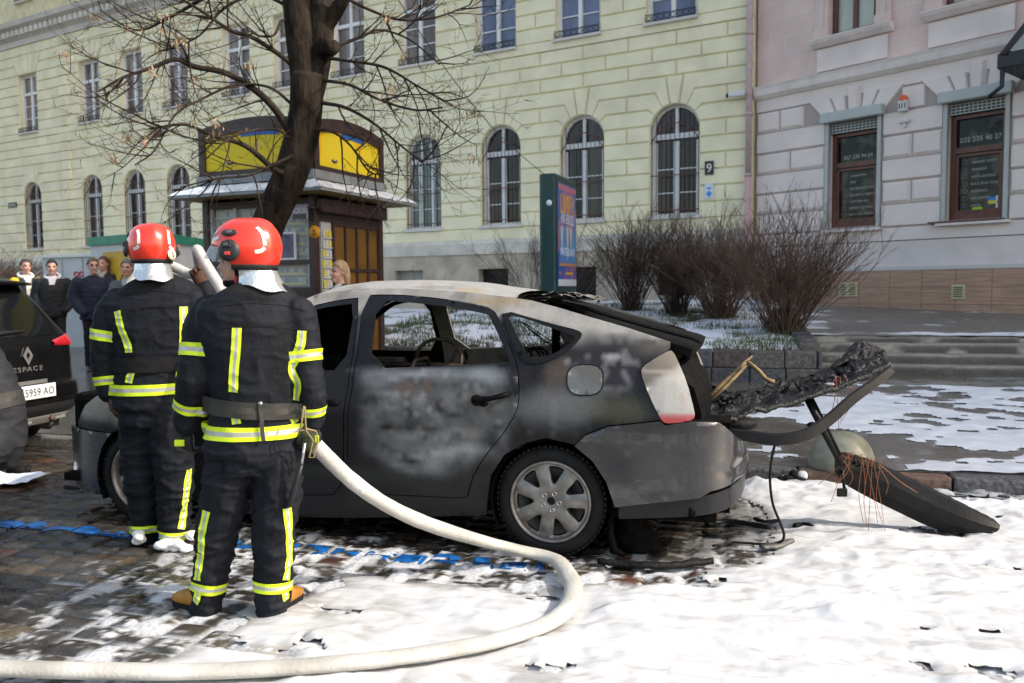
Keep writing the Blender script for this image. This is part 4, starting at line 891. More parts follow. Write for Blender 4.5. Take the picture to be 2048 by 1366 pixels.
def build_stalls():
    wh = mat('stall_white', (.50, .52, .55), .6, var=.08, vs=3); gn = mat('stall_green', (.005, .20, .12), .5, var=.15, vs=4); yo = mat('stall_yellow', (.55, .33, .02), .6, var=.2, vs=3)
    c = at(318, 480, 13.6); gz = zf(c.x, c.y); a = at(180, 486, 14.9); b = at(405, 495, 15.6)
    t = thing('market_stall', 'white market stall with a green roof edge and a yellow board behind the firefighters', 'stall', (c.x, c.y + .5, gz))
    P = [Vector((p.x, p.y, 0)) for p in (a, c, b)]; back = P[0] + P[2] - P[1]; zt = c.z
    mb = MB()
    q = [P[0], P[1], P[2], back]; mb.add([(*p[:2], gz - .3) for p in q] + [(*p[:2], zt - .02) for p in q], [(0, 1, 5, 4), (1, 2, 6, 5), (2, 3, 7, 6), (3, 0, 4, 7), (4, 5, 6, 7)], wh); obj('wall', mb, t)
    mb = MB(); ce = (P[0] + P[2]) / 2; qq = [ce + (p - ce) * 1.05 for p in q]; z0, z1 = zt - .02, zt + .13
    mb.add([(*p[:2], z0) for p in qq] + [(*p[:2], z1) for p in qq], [(0, 1, 5, 4), (1, 2, 6, 5), (2, 3, 7, 6), (3, 0, 4, 7), (4, 5, 6, 7), (3, 2, 1, 0)], gn); obj('roof_edge', mb, t)
    d = (P[1] - P[0]).normalized(); nrm = Vector((d.y, -d.x, 0)); Mw = frame(d, (0, 0, 1), None, P[0] + nrm * .01); Lw = (P[1] - P[0]).length
    mb = MB(); x0 = .22 * Lw; x1 = .82 * Lw; mb.box(((x0 + x1) / 2, zt - .75, .012), (x1 - x0, 1.2, .02), yo, Mw); 
    mb.tube([((x0 + x1) / 2 + .25 * math.cos(q_) + .1, zt - .62 + .16 * math.sin(q_ * 1.3), .03) for q_ in np.linspace(0, 6, 18)], .008, mat('board_mark', (.2, .1, .02), .6), 4, Mw)
    obj('board', mb, t)
    # pale site cabin panel to its left
    a = at(84, 516, 16.2); b = at(252, 516, 15.2); gz = zf(a.x, a.y) - .2; d = (b - a); d.z = 0; Lw = d.length; d.normalize(); Mw = frame(d, (0, 0, 1), None, (a.x, a.y, 0)); zt = a.z
    t = thing('street_cabin', 'pale grey utility cabin with a small red graffiti mark behind the bystanders', 'cabin', (a.x + d.x * Lw / 2, a.y + d.y * Lw / 2, gz)); mb = MB(); mb.box((Lw / 2, (gz + zt) / 2, -.6), (Lw, zt - gz, 1.2), wh, Mw, .02); obj('wall', mb, t)
    mb = MB(); mb.box((Lw / 2, zt + .02, -.6), (Lw + .08, .06, 1.28), mat('cabin_trim', (.6, .62, .64), .5), Mw, .01)
    for i in range(1, 4): mb.box((Lw * i / 4, (gz + zt) / 2, .004), (.02, zt - gz - .06, .012), mat('cabin_seam', (.3, .32, .34), .6), Mw)
    obj('trim', mb, t)
    mb = MB(); rd = mat('graffiti_red', (.5, .03, .03), .6)
    for dx in (0, .14): mb.tube([(Lw * .42 + dx + .06 * math.cos(q) , zt - .33 + .045 * math.sin(q), .008) for q in np.linspace(.5, 6, 9)], .014, rd, 5, Mw)
    obj('graffiti', mb, t)
build_stalls()
def build_column():
    n_ = at(1112, 450, 14.0); dx = Vector((.33, .944, 0)).normalized(); MA = frame(dx, (0, 0, 1), None, (n_.x, n_.y, 0)); nrm = Vector((dx.y, -dx.x, 0))
    n0 = Vector((n_.x, n_.y, 0))
    W_ = 1.38; gz = zf(n_.x, n_.y) - .05; zt = at(1100, 345, 14.0).z; th = .30
    t = thing('advertising_column', 'dark green freestanding poster case with a blue circus poster on the snowy lawn', 'poster case', (n_.x, n_.y, gz))
    gr = mat('case_green', (.012, .045, .045), .35, var=.15, vs=5); mb = MB(); mb.box((W_ / 2, (gz + .25 + zt) / 2, -th / 2), (W_, zt - gz - .25, th), gr, MA, .05); obj('case', mb, t)
    mb = MB(); mb.box((W_ / 2, gz + .1, -th / 2), (W_ * .7, .4, th * .7), gr, MA, .01); obj('foot', mb, t)
    p = MB(); z0 = at(1135, 572, 14.6).z; z1 = zt - .14; x0, x1 = .1, W_ - .1; pm = mat('poster_print', (.05, .12, .42), .35, col2=(.42, .16, .28), vs=2.2, thr=(.45, .6), det=3)
    p.box(((x0 + x1) / 2, (z0 + z1) / 2, .006), (x1 - x0, z1 - z0, .008), pm, MA)
    H = z1 - z0; Z = lambda q: z1 - H * q; cy = mat('poster_cyan', (.06, .33, .62), .4, col2=(.12, .2, .5), vs=4); yl = mat('poster_yellow', (.75, .42, .05), .4); wh = mat('poster_white', (.72, .74, .8), .4); pk = mat('poster_pink', (.5, .16, .22), .4); sk = mat('poster_skin', (.62, .5, .46), .4)
    cx = (x0 + x1) / 2; p.box((cx, Z(.04), .012), (x1 - x0 - .04, .09, .003), pk, MA); p.prism([(x0 + .1, Z(.78)), (x1 - .1, Z(.78)), (x1 - .06, Z(.45)), (cx, Z(.40)), (x0 + .06, Z(.45))], .011, .0125, cy, MA)
    Mt = lambda q: MA @ Matrix.Translation((cx, Z(q), .014))
    text_mb(p, 'ЦИРК', .44, yl, Mt(.285), 'CENTER', sx=.80); text_mb(p, 'НА ВОДІ', .235, wh, Mt(.385), 'CENTER', sx=.85); text_mb(p, 'WATERLAND', .20, wh, Mt(.70), 'CENTER', sx=.78)
    for dx_, hh in ((-.38, .36), (-.02, .48), (.2, .3)): p.prism([(cx + dx_ - .07, Z(.42)), (cx + dx_ + .09, Z(.41)), (cx + dx_ + .06, Z(.42) - hh), (cx + dx_, Z(.42) - hh * 1.25)], .0128, .014, sk, MA)
    p.box((cx, Z(.79), .013), (x1 - x0 - .1, .05, .003), mat('poster_orange', (.55, .25, .1), .4), MA); p.box((cx + .1, Z(.875), .013), (.5, .045, .003), yl, MA); p.box((x0 + .12, Z(.875), .013), (.12, .06, .003), pk, MA)
    p.box((cx, Z(.967), .012), (x1 - x0, H * .066, .004), wh, MA); obj('poster', p, t)
    mb = MB(); mb.lathe([(.001, 0), (.05, 0), (.05, .004), (.001, .004)], wh, 16, frame(dx.cross(Vector((0, 0, 1))) * -1, (0, 0, 1), None, n0 - nrm * (th * .4) - dx * .003 + Vector((0, 0, zt - .5)))); obj('sticker', mb, t)
    # wire running from the case up into the tree
    c = MB(); a = MA @ Vector((0, zt - .02, -.2)); b = at(770, -40, 10.0); c.tube([a + (b - a) * q + Vector((0, 0, -.25 * math.sin(math.pi * q))) for q in np.linspace(0, 1, 14)], .006, mat('wire_dark', (.05, .05, .05), .6), 5)
    tag(obj('overhead_wire', c), 'thin overhead wire sloping from the poster case up towards the tree', 'wire')
build_column()
# ------------------------------------------------------------------ tree
def build_tree():
    r = random.Random(21); bark = mat('bark', (.010, .0075, .006), .95, spec=.1, col2=(.055, .042, .033), vs=9, thr=(.35, .75), bump=.03, bs=22, stretch=(1, 1, .35), det=8); tw = mat('twig_bark', (.016, .012, .010), .9, spec=.1, col2=(.06, .046, .037), vs=5)
    Y0 = 8.9; TP = lambda u, v, dy=0: at(u, v, Y0 + dy)
    base = gpz(508, 700, zf); base = at(508, 575, Y0); base.z = zf(base.x, base.y)
    t = thing('tree', 'leaning bare street tree with forked trunk in front of the kiosk', 'tree', base)
    mb = MB(); px = lambda w_: w_ / FPX * Y0 / 2
    def trunkify(pts, rad, n=18):
        P = cr([(*p, q) for p, q in zip(pts, rad)], 7); ps = [Vector(p[:3]) for p in P]; rs = []
        a = Vector((1, 0, 0))
        for i, p in enumerate(ps):
            ring = []
            T = (ps[min(i + 1, len(ps) - 1)] - ps[max(i - 1, 0)]).normalized(); A = (a - T * a.dot(T)).normalized(); B = T.cross(A)
            for k in range(n):
                th = 6.2832 * k / n; rr = P[i][3] * (1 + .10 * float(perlin(math.cos(th) * 1.6 + 3, math.sin(th) * 1.6, p.z * 1.5)) + .05 * float(perlin(math.cos(th) * 5, math.sin(th) * 5, p.z * 3)))
                ring.append(p + A * math.cos(th) * rr + B * math.sin(th) * rr)
            rs.append(ring)
        mb.rings(rs, bark)
    trunkify([base - Vector((0, 0, .15)), base + Vector((0, 0, .12)), TP(515, 560), TP(530, 470), TP(560, 400), TP(585, 340), TP(604, 270), TP(612, 205), TP(615, 150)], [px(120), px(88), px(74), px(68), px(66), px(68), px(66), px(64), px(66)])
    trunkify([TP(606, 230), TP(603, 130), TP(597, 50), TP(588, -30), TP(578, -150), TP(572, -330)], [px(38), px(48), px(52), px(50), px(42), px(20)])
    trunkify([TP(618, 240, .05), TP(634, 130, .1), TP(642, 50, .15), TP(643, -30, .2), TP(650, -150, .3), TP(662, -330, .4)], [px(34), px(50), px(52), px(44), px(36), px(16)])
    trunkify([TP(644, 70, .1), TP(668, 30, .1), TP(688, -5, 0), TP(720, -60, -.1), TP(780, -180, -.3)], [px(24), px(28), px(26), px(22), px(12)], 12)
    mb.tube([TP(648, 98), TP(665, 95, -.05), TP(672, 92, -.08)], [px(44), px(30), px(24)], bark, 10)   # sawn stub
    mb.tube([TP(548, 440, -.1), TP(575, 352, -.18), TP(580, 330, -.2)], [px(22), px(26), px(10)], bark, 8)
    obj('trunk', mb, t)
    cw = MB(); tips = []
    def twig(p, d, L_, rad, lev):
        n = 6 if lev < 2 else 4; pts = [p]; dd = d.copy(); bend = Vector((r.gauss(0, .10), r.gauss(0, .08), r.uniform(-.06, .16)))
        for i in range(n): dd = (dd + bend + Vector((r.gauss(0, .10), r.gauss(0, .08), r.gauss(0, .10)))).normalized(); pts.append(pts[-1] + dd * (L_ / n))
        cw.tube(pts, [rad * (1 - .75 * i / n) for i in range(n + 1)], tw, 5 if rad > .008 else 3, cap=False)
        spawn(pts, rad, L_, lev); tips.append((pts[-1], dd, lev))
    def spawn(pts, rad, L_, lev):
        if lev >= 3: return
        n = len(pts) - 1; cnt = {0: max(6, int(L_ * 8.5)), 1: max(3, int(L_ * 8)), 2: max(2, int(L_ * 9))}[lev]
        for k in range(cnt):
            q = r.uniform(.18, 1) * n; i = min(int(q), n - 1); p = pts[i].lerp(pts[i + 1], q - i); T = (pts[i + 1] - pts[i]).normalized()
            side = Vector((r.gauss(0, 1), r.gauss(0, .55), r.gauss(.15, .9))); side = (side - T * side.dot(T)).normalized()
            twig(p, (T * r.uniform(.45, 1) + side * r.uniform(.5, 1)).normalized(), L_ * r.uniform(.22, .5) if lev else r.uniform(.35, .95), max(.0028, rad * r.uniform(.3, .5) if lev else r.uniform(.006, .011)), lev + 1)
    def limb(px_, w0, w1, dy0=0, dy1=-.6):
        P = cr([(*TP(u, v, dy0 + (dy1 - dy0) * i / (len(px_) - 1)),) for i, (u, v) in enumerate(px_)], 5); pts = [Vector(p) for p in P]; n = len(pts) - 1
        cw.tube(pts, [px((w0 + (w1 - w0) * i / n) * (.8 if w0 > 7 else 1)) for i in range(n + 1)], tw, 8, cap=False); L_ = sum((pts[i + 1] - pts[i]).length for i in range(n)); spawn(pts, px(w0) * .6, L_, 0); tips.append((pts[-1], pts[-1] - pts[-2], 1))
    limb([(598, 300), (560, 232), (520, 188), (457, 148), (387, 133), (351, 119), (299, 137), (246, 155), (197, 183)], 22, 4, 0, -.9)
    limb([(600, 330), (560, 345), (492, 292), (422, 270), (369, 249), (299, 258)], 18, 4, -.1, -.7)
    limb([(590, 310), (545, 330), (500, 350), (430, 358), (360, 375)], 9, 3, -.15, -.8)
    limb([(585, 130), (560, 110), (505, 75), (460, 60), (400, 20), (330, -20)], 14, 5, 0, -.8)
    limb([(590, 60), (565, 40), (548, 70), (520, 72), (495, 60)], 8, 4, 0, -.5)
    limb([(585, 210), (540, 175), (470, 170), (400, 200), (350, 230), (310, 300), (270, 330)], 8, 3, 0, -1.2)
    limb([(575, -20), (500, -40), (420, -10), (330, 40), (270, 60), (200, 20)], 14, 3, 0, .8)
    limb([(648, 115), (700, 122), (770, 135), (840, 175), (905, 210)], 10, 3, 0, -.5)
    limb([(640, 205), (690, 215), (745, 245), (800, 290), (850, 330)], 10, 3, 0, -.9)
    limb([(672, 92), (720, 75), (760, 60), (820, 80), (880, 130)], 9, 3, 0, .4)
    limb([(640, 160), (700, 170), (760, 200), (830, 220), (885, 215)], 7, 3, 0, -.4)
    limb([(690, -5), (740, 20), (800, 40), (870, 35), (940, 10)], 9, 3, 0, .6)
    limb([(615, 260), (660, 262), (700, 290), (735, 340), (760, 350)], 6, 2.5, 0, -.9)
    limb([(590, 20), (520, -10), (450, 15), (400, 70), (340, 100)], 10, 3, 0, -.6)
    limb([(590, 285), (555, 260), (500, 262), (455, 280), (410, 320)], 8, 3, 0, -.9)
    limb([(660, -200), (560, -300), (400, -330), (200, -300)], 24, 6, 0, 1); limb([(660, -250), (800, -330), (980, -330)], 24, 6, 0, -1)
    obj('crown', cw, t)
    sm = mat('seed_tan', (.26, .17, .09), .8, col2=(.44, .31, .19), vs=40); sd_ = MB(); c = 0
    for p, d, lev in r.sample(tips, len(tips)):
        u, v = proj(p)
        if not (60 < u < 960 and -10 < v < 380): continue
        if r.random() > .22: continue
        c += 1
        if c > 34: break
        for i in range(r.randint(5, 13)):
            q = p + Vector((r.gauss(0, .03), r.gauss(0, .03), -r.uniform(0, .08))); L_ = r.uniform(.05, .09); w_ = r.uniform(.007, .012); a = Vector((r.gauss(0, 1), r.gauss(0, 1), 0)).normalized(); e = Vector((r.gauss(0, .3), r.gauss(0, .3), -1)).normalized()
            sd_.add([q, q + e * L_ * .5 + a * w_, q + e * L_, q + e * L_ * .5 - a * w_], [(0, 1, 2, 3)], sm)
    tag(obj('dry_seed', sd_, t), kind='stuff')
build_tree()
# ------------------------------------------------------------------ shrubs
def bush_mesh(seed, n_st, H, spread, lean=0, m=None):
    r = random.Random(seed); mb = MB()
    def st(p, d, L_, rad, lev):
        n = 6 if lev == 0 else 3; pts = [p]; dd = d; out = Vector((d.x, d.y, -.06)) * .105
        for i in range(n): dd = (dd + out + Vector((r.gauss(0, .13), r.gauss(0, .13), r.gauss(.01, .06)))).normalized(); pts.append(pts[-1] + dd * (L_ / n))
        mb.tube(pts, [rad * (1 - .7 * i / n) for i in range(n + 1)], m, 3, cap=False, smooth=False)
        if lev >= 2: return
        for k in range(r.randint(5, 9) if lev == 0 else r.randint(2, 4)):
            q = r.uniform(.35, 1) * n; i = min(int(q), n - 1); s = Vector((r.gauss(0, .6), r.gauss(0, .6), r.uniform(.1, .6)))
            st(pts[i].lerp(pts[i + 1], q - i), ((pts[i + 1] - pts[i]).normalized() + s * .75).normalized(), L_ * r.uniform(.18, .36), rad * .55, lev + 1)
    for k in range(n_st):
        a = r.uniform(0, 6.283); q = r.random() ** .6; b = Vector((math.cos(a), math.sin(a), 0))
        st(b * q * spread * .32, (b * q * spread * .75 + Vector((lean, 0, 1))).normalized(), H * r.uniform(.55, .95), r.uniform(.004, .0085), 0)
    return mb
def build_bushes():
    mA = mat('stem_brown', (.070, .047, .037), .9, spec=.1, col2=(.17, .115, .088), vs=3.5); mB = mat('stem_dark', (.050, .036, .029), .9, spec=.1, col2=(.125, .09, .07), vs=3.5)
    ms = [mesh_from('bush', q.v, q.f, q.mats, q.m, q.sm) for q in (bush_mesh(1, 230, 1.95, .62, 0, mA), bush_mesh(2, 170, 1.9, .45, 0, mB), bush_mesh(3, 44, 1.9, .95, -.15, mB))]
    sp = [(1568, 668, 0, 1.03, 0, 'largest bare brown shrub at the right end of the planter beside the steps', 13),
          (1440, 640, 0, .97, 2.1, 'bare brown shrub second from the right in the planter in front of the pink downpipe', 0),
          (1352, 632, 1, .98, 0.4, 'slender dark shrub between two bigger shrubs under the last arched window', 0),
          (1262, 625, 1, 1.04, 1.9, 'dark bare shrub just right of the green poster case', 0),
          (1062, 610, 2, 1.0, 1.0, 'sparse leaning shrub just left of the green poster case', 0),
          (1128, 612, 2, .9, 3.0, 'thin shrub partly hidden behind the green poster case', 0)]
    for i, (u, v, k, sc, rz, lab, _) in enumerate(sp):
        p = gpz(u, v, zf, 8, 30); o = bpy.data.objects.new('bush', ms[k]); COL.objects.link(o); o.location = p - Vector((0, 0, .05)); o.rotation_euler.z = rz; o.scale = (sc, sc, sc * (1.0 if i else .96)); tag(o, lab, 'shrub', 'bare shrubs in front of the buildings')
    for (u, Y, sc, lab) in ((-20, 16.5, .95, 'bare shrub at the far left edge beside the young men'), (18, 18.5, 1.0, 'bare shrub behind the youth in the yellow jacket')):
        p = at(u, 560, Y); o = bpy.data.objects.new('bush', ms[1]); COL.objects.link(o); o.location = (p.x, p.y, zf(p.x, p.y) - .05); o.rotation_euler.z = u; o.scale = (sc * 1.5, sc * 1.5, sc); tag(o, lab, 'shrub', 'bare shrubs in front of the buildings')
    q = bush_mesh(9, 7, 1.5, .45, 0, mB); p = at(880, 575, 15.5); o = bpy.data.objects.new('sapling', mesh_from('sapling', q.v, q.f, q.mats, q.m, q.sm)); COL.objects.link(o); o.location = (p.x, p.y, zf(p.x, p.y) - .05); tag(o, 'thin bare sapling on the lawn seen above the burnt car roof', 'sapling')
build_bushes()
# ================================================================== BURNT CAR
CA = R(15.5); CFW = Vector((-math.cos(CA), math.sin(CA), 0)); CLF = Vector((-math.sin(CA), -math.cos(CA), 0)); CO = gp(1101, 1113) - CLF * .83
CM = Matrix((CFW, CLF, Vector((0, 0, 1)))).transposed().to_4x4(); CM.translation = CO; CMI = CM.inverted()
_plan = np.array(cr([(-1.055, -.15), (-1.055, 0), (-1.045, .30), (-1.005, .57), (-.935, .735), (-.79, .825), (-.5, .853), (-.1, .865), (.5, .868), (1.5, .868), (2.5, .862), (2.95, .84), (3.2, .775), (3.43, .62), (3.56, .38), (3.62, .13), (3.625, 0), (3.625, -.15)], 14))
_sd = np.concatenate([[0], np.cumsum(np.hypot(*np.diff(_plan, axis=0).T))]); _ps = _sd - np.interp(0.5, _plan[:, 0][: len(_plan) * 2 // 3], _sd[: len(_plan) * 2 // 3]) + .5
SRC = float(np.interp(0, _plan[14:60, 1], _ps[14:60])); SFC = float(_ps[-15])
def surf(s, z, off=0.0):
    """side surface of the body: arc length round the plan (rear centre .. front centre) and height"""
    s = np.asarray(s, float); z = np.asarray(z, float); x = np.interp(s, _ps, _plan[:, 0]); y = np.interp(s, _ps, _plan[:, 1])
    tx = np.interp(s + .02, _ps, _plan[:, 0]) - np.interp(s - .02, _ps, _plan[:, 0]); ty = np.interp(s + .02, _ps, _plan[:, 1]) - np.interp(s - .02, _ps, _plan[:, 1]); L = np.hypot(tx, ty) + 1e-9
    nx, ny = -ty / L, tx / L
    ins = np.where(z < .32, ((.32 - z) / .32) ** 2 * .07, 0) + np.where(z > .62, np.clip((z - .62) / .38, 0, 1) ** 2 * .045, 0) + np.where(z > 1.0, (z - 1.0) * .50 + np.clip(z - 1.35, 0, 1) * .5, 0)
    ins = ins + .012 * np.exp(-((z - .47) / .06) ** 2) * (s > -.2) * (s < 2.8) - .018 * np.exp(-((z - .80) / .10) ** 2)   # waist crease
    rear = sstep(-.55, -.95, s); ins = ins + rear * np.where(z > .82, (z - .82) * .25, 0)
    o = off - ins; return np.stack([x + nx * o, y + ny * o, z], -1)
_gs, _gz = np.meshgrid(np.arange(SRC - .3, SFC + .3, .02), np.arange(.05, 1.7, .02)); _gs = _gs.ravel(); _gz = _gz.ravel()
def _projl(P):
    M = np.array(CM); w_ = P @ M[:3, :3].T + M[:3, 3]; q = w_ - np.array(CAM); dz = q @ np.array(CF); return np.stack([1024 + FPX * (q @ np.array(CR)) / dz, 683 - FPX * (q @ np.array(CU)) / dz], -1)
_gp = _projl(surf(_gs, _gz)); _gdep = (surf(_gs, _gz) @ np.array(CM)[:3, :3].T + np.array(CM)[:3, 3])[:, 1]
def inv(u, v):
    """picture point -> (s, z) on the near side"""
    d = np.hypot(_gp[:, 0] - u, _gp[:, 1] - v) + np.where(_gs < -1.55, 40, 0); k = int(np.argmin(d)); x = np.array([_gs[k], _gz[k]])
    for _ in range(5):
        p = _projl(surf(x[0], x[1])[None])[0]; e = np.array([u, v]) - p
        J = np.stack([(_projl(surf(x[0] + .005, x[1])[None])[0] - p) / .005, (_projl(surf(x[0], x[1] + .005)[None])[0] - p) / .005], 1)
        try: x = x + np.clip(np.linalg.solve(J, e), -.05, .05)
        except Exception: break
    return float(x[0]), float(x[1])
def PX(pts): return [inv(u, v) for u, v in pts]
def ccw(p):
    a = sum(p[i][0] * p[(i + 1) % len(p)][1] - p[(i + 1) % len(p)][0] * p[i][1] for i in range(len(p))); return p if a > 0 else p[::-1]
def shrink(p, d):
    p = ccw(p); n = len(p); out = []
    for i in range(n):
        a = Vector(p[i]) - Vector(p[i - 1]); b = Vector(p[(i + 1) % n]) - Vector(p[i]); a = a.normalized() if a.length else b.normalized(); b = b.normalized() if b.length else a
        na = Vector((-a.y, a.x)); nb = Vector((-b.y, b.x)); out.append(tuple(Vector(p[i]) + (na + nb) * (d / max(.35, 1 + na.dot(nb)))))
    return out
def rnd(p, n=3):
    """smooth a closed outline"""
    p = [np.array(q) for q in p]
    for _ in range(n - 2):
        o = []
        for i in range(len(p)): a, b = p[i], p[(i + 1) % len(p)]; o += [a * .78 + b * .22, a * .22 + b * .78]
        p = o
    return [tuple(q) for q in p]
def mixc(c, col, k): return c * (1 - k[:, None]) + np.array(col) * k[:, None]
def burn(P, uv, s, z):
    """burn marks of the near side: stains fixed to the metal"""
    u, v = uv[:, 0], uv[:, 1]; sw = s + .16 * fbm(s * 2.2, z * 2.2, 33, 3); zw = z + .13 * fbm(s * 2.2, z * 2.2, 44, 3); n1 = fbm(sw * 2.6, zw * 3.0, 2, 5); n2 = fbm(sw * 7, zw * 8, 5, 5); n3 = fbm(s * 28, z * 28, 8, 4); ns = fbm(sw * 2.0, zw * 13, 3, 5)
    c = np.tile(np.array([.0125, .0125, .014]), (len(s), 1)); c *= (1 + .4 * n1 + .25 * n2)[:, None]; ro = .34 + .2 * n2
    def blob(cu, cv, ru, rv, soft=.5, amp=.6): return sstep(soft, -soft, np.hypot((u - cu) / ru, (v - cv) / rv) - 1 + amp * n1 + .45 * amp * n2)
    # char along the window line and pillars
    k = sstep(760, 735, v + 18 * n1) * (v < 790); c = mixc(c, (.010, .010, .011), k * .95)
    k = blob(1075, 740, 80, 75); c = mixc(c, (.010, .010, .011), k)
    # ash on the rear door
    k = blob(868, 850, 150, 118, .35, .5) * (u < 1030); c = mixc(c, (.215, .225, .235), k * np.clip(.55 + 1.3 * n2 + .8 * ns, 0, 1)); ro = ro + .3 * k
    k = blob(880, 755, 170, 24, .5, .5) * (u < 1035); c = mixc(c, (.20, .225, .25), k * np.clip(.7 + .9 * n2, 0, 1))
    k = blob(845, 905, 120, 50) * k * 0 + blob(870, 900, 95, 45, .5, .6); c = mixc(c, (.33, .35, .36), k * np.clip(.5 + .9 * n2 + 1.5 * ns, 0, 1)); k = sstep(.0, .25, fbm(sw * 1.4, zw * 9, 61, 4)) * blob(860, 850, 160, 115, .3, .6); c = mixc(c, (.055, .058, .062), k * .55)
    k = sstep(.02, .22, ns + .25 * n2) * blob(830, 815, 150, 70); c = mixc(c, (.050, .052, .056), k * .75)
    k = blob(905, 770, 70, 14, .5, .7) ; c = mixc(c, (.030, .028, .028), k * .6)
    k = blob(935, 825, 70, 34, .3, .9) * sstep(-.1, .12, n2); c = mixc(c, (.045, .05, .05), k * .8)
    k = np.maximum(blob(815, 775, 26, 10, .2, 1.1), blob(850, 772, 12, 12, .2, 1.2)); c = mixc(c, (.10, .068, .055), k * .8); k = sstep(.03, .0, np.abs(n1 + .4 * n2 - .12)) * blob(860, 830, 150, 105); c = mixc(c, (.028, .027, .027), k * .75); k = sstep(.02, .0, np.abs(n2 - .3 * n1 + .05)) * blob(900, 840, 130, 95); c = mixc(c, (.34, .34, .33), k * .35)
    k = blob(835, 862, 62, 18, .35, 1.0) * sstep(-.15, .15, n2); c = mixc(c, (.035, .030, .026), k * .9)
    k = blob(955, 840, 36, 55, .4, 1.) * sstep(.0, .2, n2); c = mixc(c, (.17, .13, .11), k * .6)
    k = sstep(735, 705, u + 12 * n1) * (u > 640) * (v > 745); c = mixc(c, (.012, .012, .014), k)
    k = sstep(1002, 1026, u + 16 * n1) * (u < 1060) * (v > 735) * (v < 960); c = mixc(c, (.014, .013, .014), k)
    k = sstep(915, 960, v + 25 * n1) * (u > 690) * (u < 960); c = mixc(c, (.020, .020, .020), k * .9)
    fl = sstep(.30, .34, n3 * .6 + .7 * n2) * (u > 960) * (u < 1030) * (v > 840) * (v < 960); c = mixc(c, (.42, .39, .35), fl * 0)
    # quarter panel
    k = blob(1190, 655, 90, 32, .6, .5) * (u > 1060); c = mixc(c, (.36, .35, .33), k * np.clip(.75 + .8 * n2, 0, 1)); ro = ro + .2 * k
    k = blob(1300, 685, 70, 30, .6, .5); c = mixc(c, (.085, .08, .072), k * .85)
    k = blob(1225, 735, 75, 70, .4, .8); c = mixc(c, (.022, .020, .024), k * .9)
    fl = sstep(.02, .08, n2 + .5 * n3) * blob(1235, 720, 62, 66, .35, .7); c = mixc(c, (.12, .12, .13), fl * .85)
    fl = sstep(.12, .2, n2 - .4 * n3) * blob(1190, 718, 60, 26, .35, .7); c = mixc(c, (.42, .42, .45), fl * .6)
    k = blob(1120, 770, 30, 55, .5, .8); c = mixc(c, (.11, .085, .07), k * .5)
    k = blob(1120, 815, 75, 36, .6, .8); c = mixc(c, (.11, .115, .12), k * .8)
    dr = sstep(.05, .3, fbm(s * 14, z * 1.6, 4, 4)) * blob(1150, 835, 110, 40); c = mixc(c, (.15, .155, .16), dr * .6)
    k = blob(1245, 820, 60, 30, .6, .6); c = mixc(c, (.055, .055, .035), k * .7)
    # ashy roof rail
    k = sstep(.0, .03, z - (1.345 + .03 * n1 + np.where(s < .6, (s - .6) * .12, 0))) * (s < 2.6); c = mixc(c, (.33, .32, .30), k * np.clip(.75 + .7 * n2 + .5 * n1, 0, 1)); k = sstep(1.385, 1.40, z + .012 * n2) * sstep(.1, .5, s) * (s < 2.6) * sstep(-.1, .3, n1); c = mixc(c, (.12, .11, .10), k * .6); ro = ro + .15 * k
    k = blob(1000, 603, 60, 10, .5, .8); c = mixc(c, (.24, .17, .075), k * .6)
    k = blob(728, 680, 10, 60, .6, .8); c = mixc(c, (.08, .10, .11), k * .8)
    # sill and front fender
    k = sstep(1000, 1022, v); c = mixc(c, (.016, .015, .015), k)
    k = sstep(.62, .72, z + .06 * n1) * (s > 2.75); c = mixc(c, (.40, .375, .335), k * np.clip(.8 + .6 * n2, 0, 1))
    col = np.ones((len(s), 4)); col[:, :3] = np.clip(c * (1 + .12 * n3)[:, None], .004, .8); col[:, 3] = np.clip(ro, .22, .9); return col
def burn_door(P, uv, s, z):
    o = burn(P, uv, s, z); k = sstep(740, 733, uv[:, 1])[:, None]; n = fbm(s * 9, z * 9, 3, 4)[:, None]; o[:, :3] = o[:, :3] * (1 - k) + np.array([.009, .0095, .011]) * (1 + .6 * n) * k; return o
def clean(P, uv, s, z):
    n1 = fbm(s * 3, z * 3, 2, 5); n2 = fbm(s * 12, z * 12, 5, 4); dr = fbm(s * 16, z * 1.5, 6, 4); c = np.tile(np.array([.070, .067, .071]), (len(s), 1)) * (1 + .2 * n1 + .12 * dr)[:, None]
    k = sstep(.05, .3, fbm(s * 2.2, z * 2.6, 11, 4)); c = mixc(c, (.105, .10, .10), k * .6)
    k = sstep(.42, .5, fbm(s * 70, z * 70, 3, 2)); c = mixc(c, (.2, .19, .18), k * .4)
    k = sstep(-1.0, -1.35, s + .1 * n1) * sstep(.45, .8, z + .15 * n1); c = mixc(c, (.02, .02, .02), k * .75)
    col = np.ones((len(s), 4)); col[:, :3] = np.clip(c, .005, .8); col[:, 3] = np.clip(.27 + .15 * n1 + .1 * n2, .15, .8); return col
def charred(P, uv, s, z):
    n1 = fbm(P[:, 0] * 3, P[:, 1] * 3 + P[:, 2] * 3, 2, 4); n2 = fbm(P[:, 0] * 12, P[:, 1] * 12, P[:, 2] * 12, 4); c = np.tile(np.array([.007, .0068, .007]), (len(s), 1)) * (1 + .5 * n2)[:, None]
    col = np.ones((len(s), 4)); col[:, :3] = np.clip(c, .003, .8); col[:, 3] = np.clip(.45 + .2 * n1 + .2 * n2, .25, .9); return col
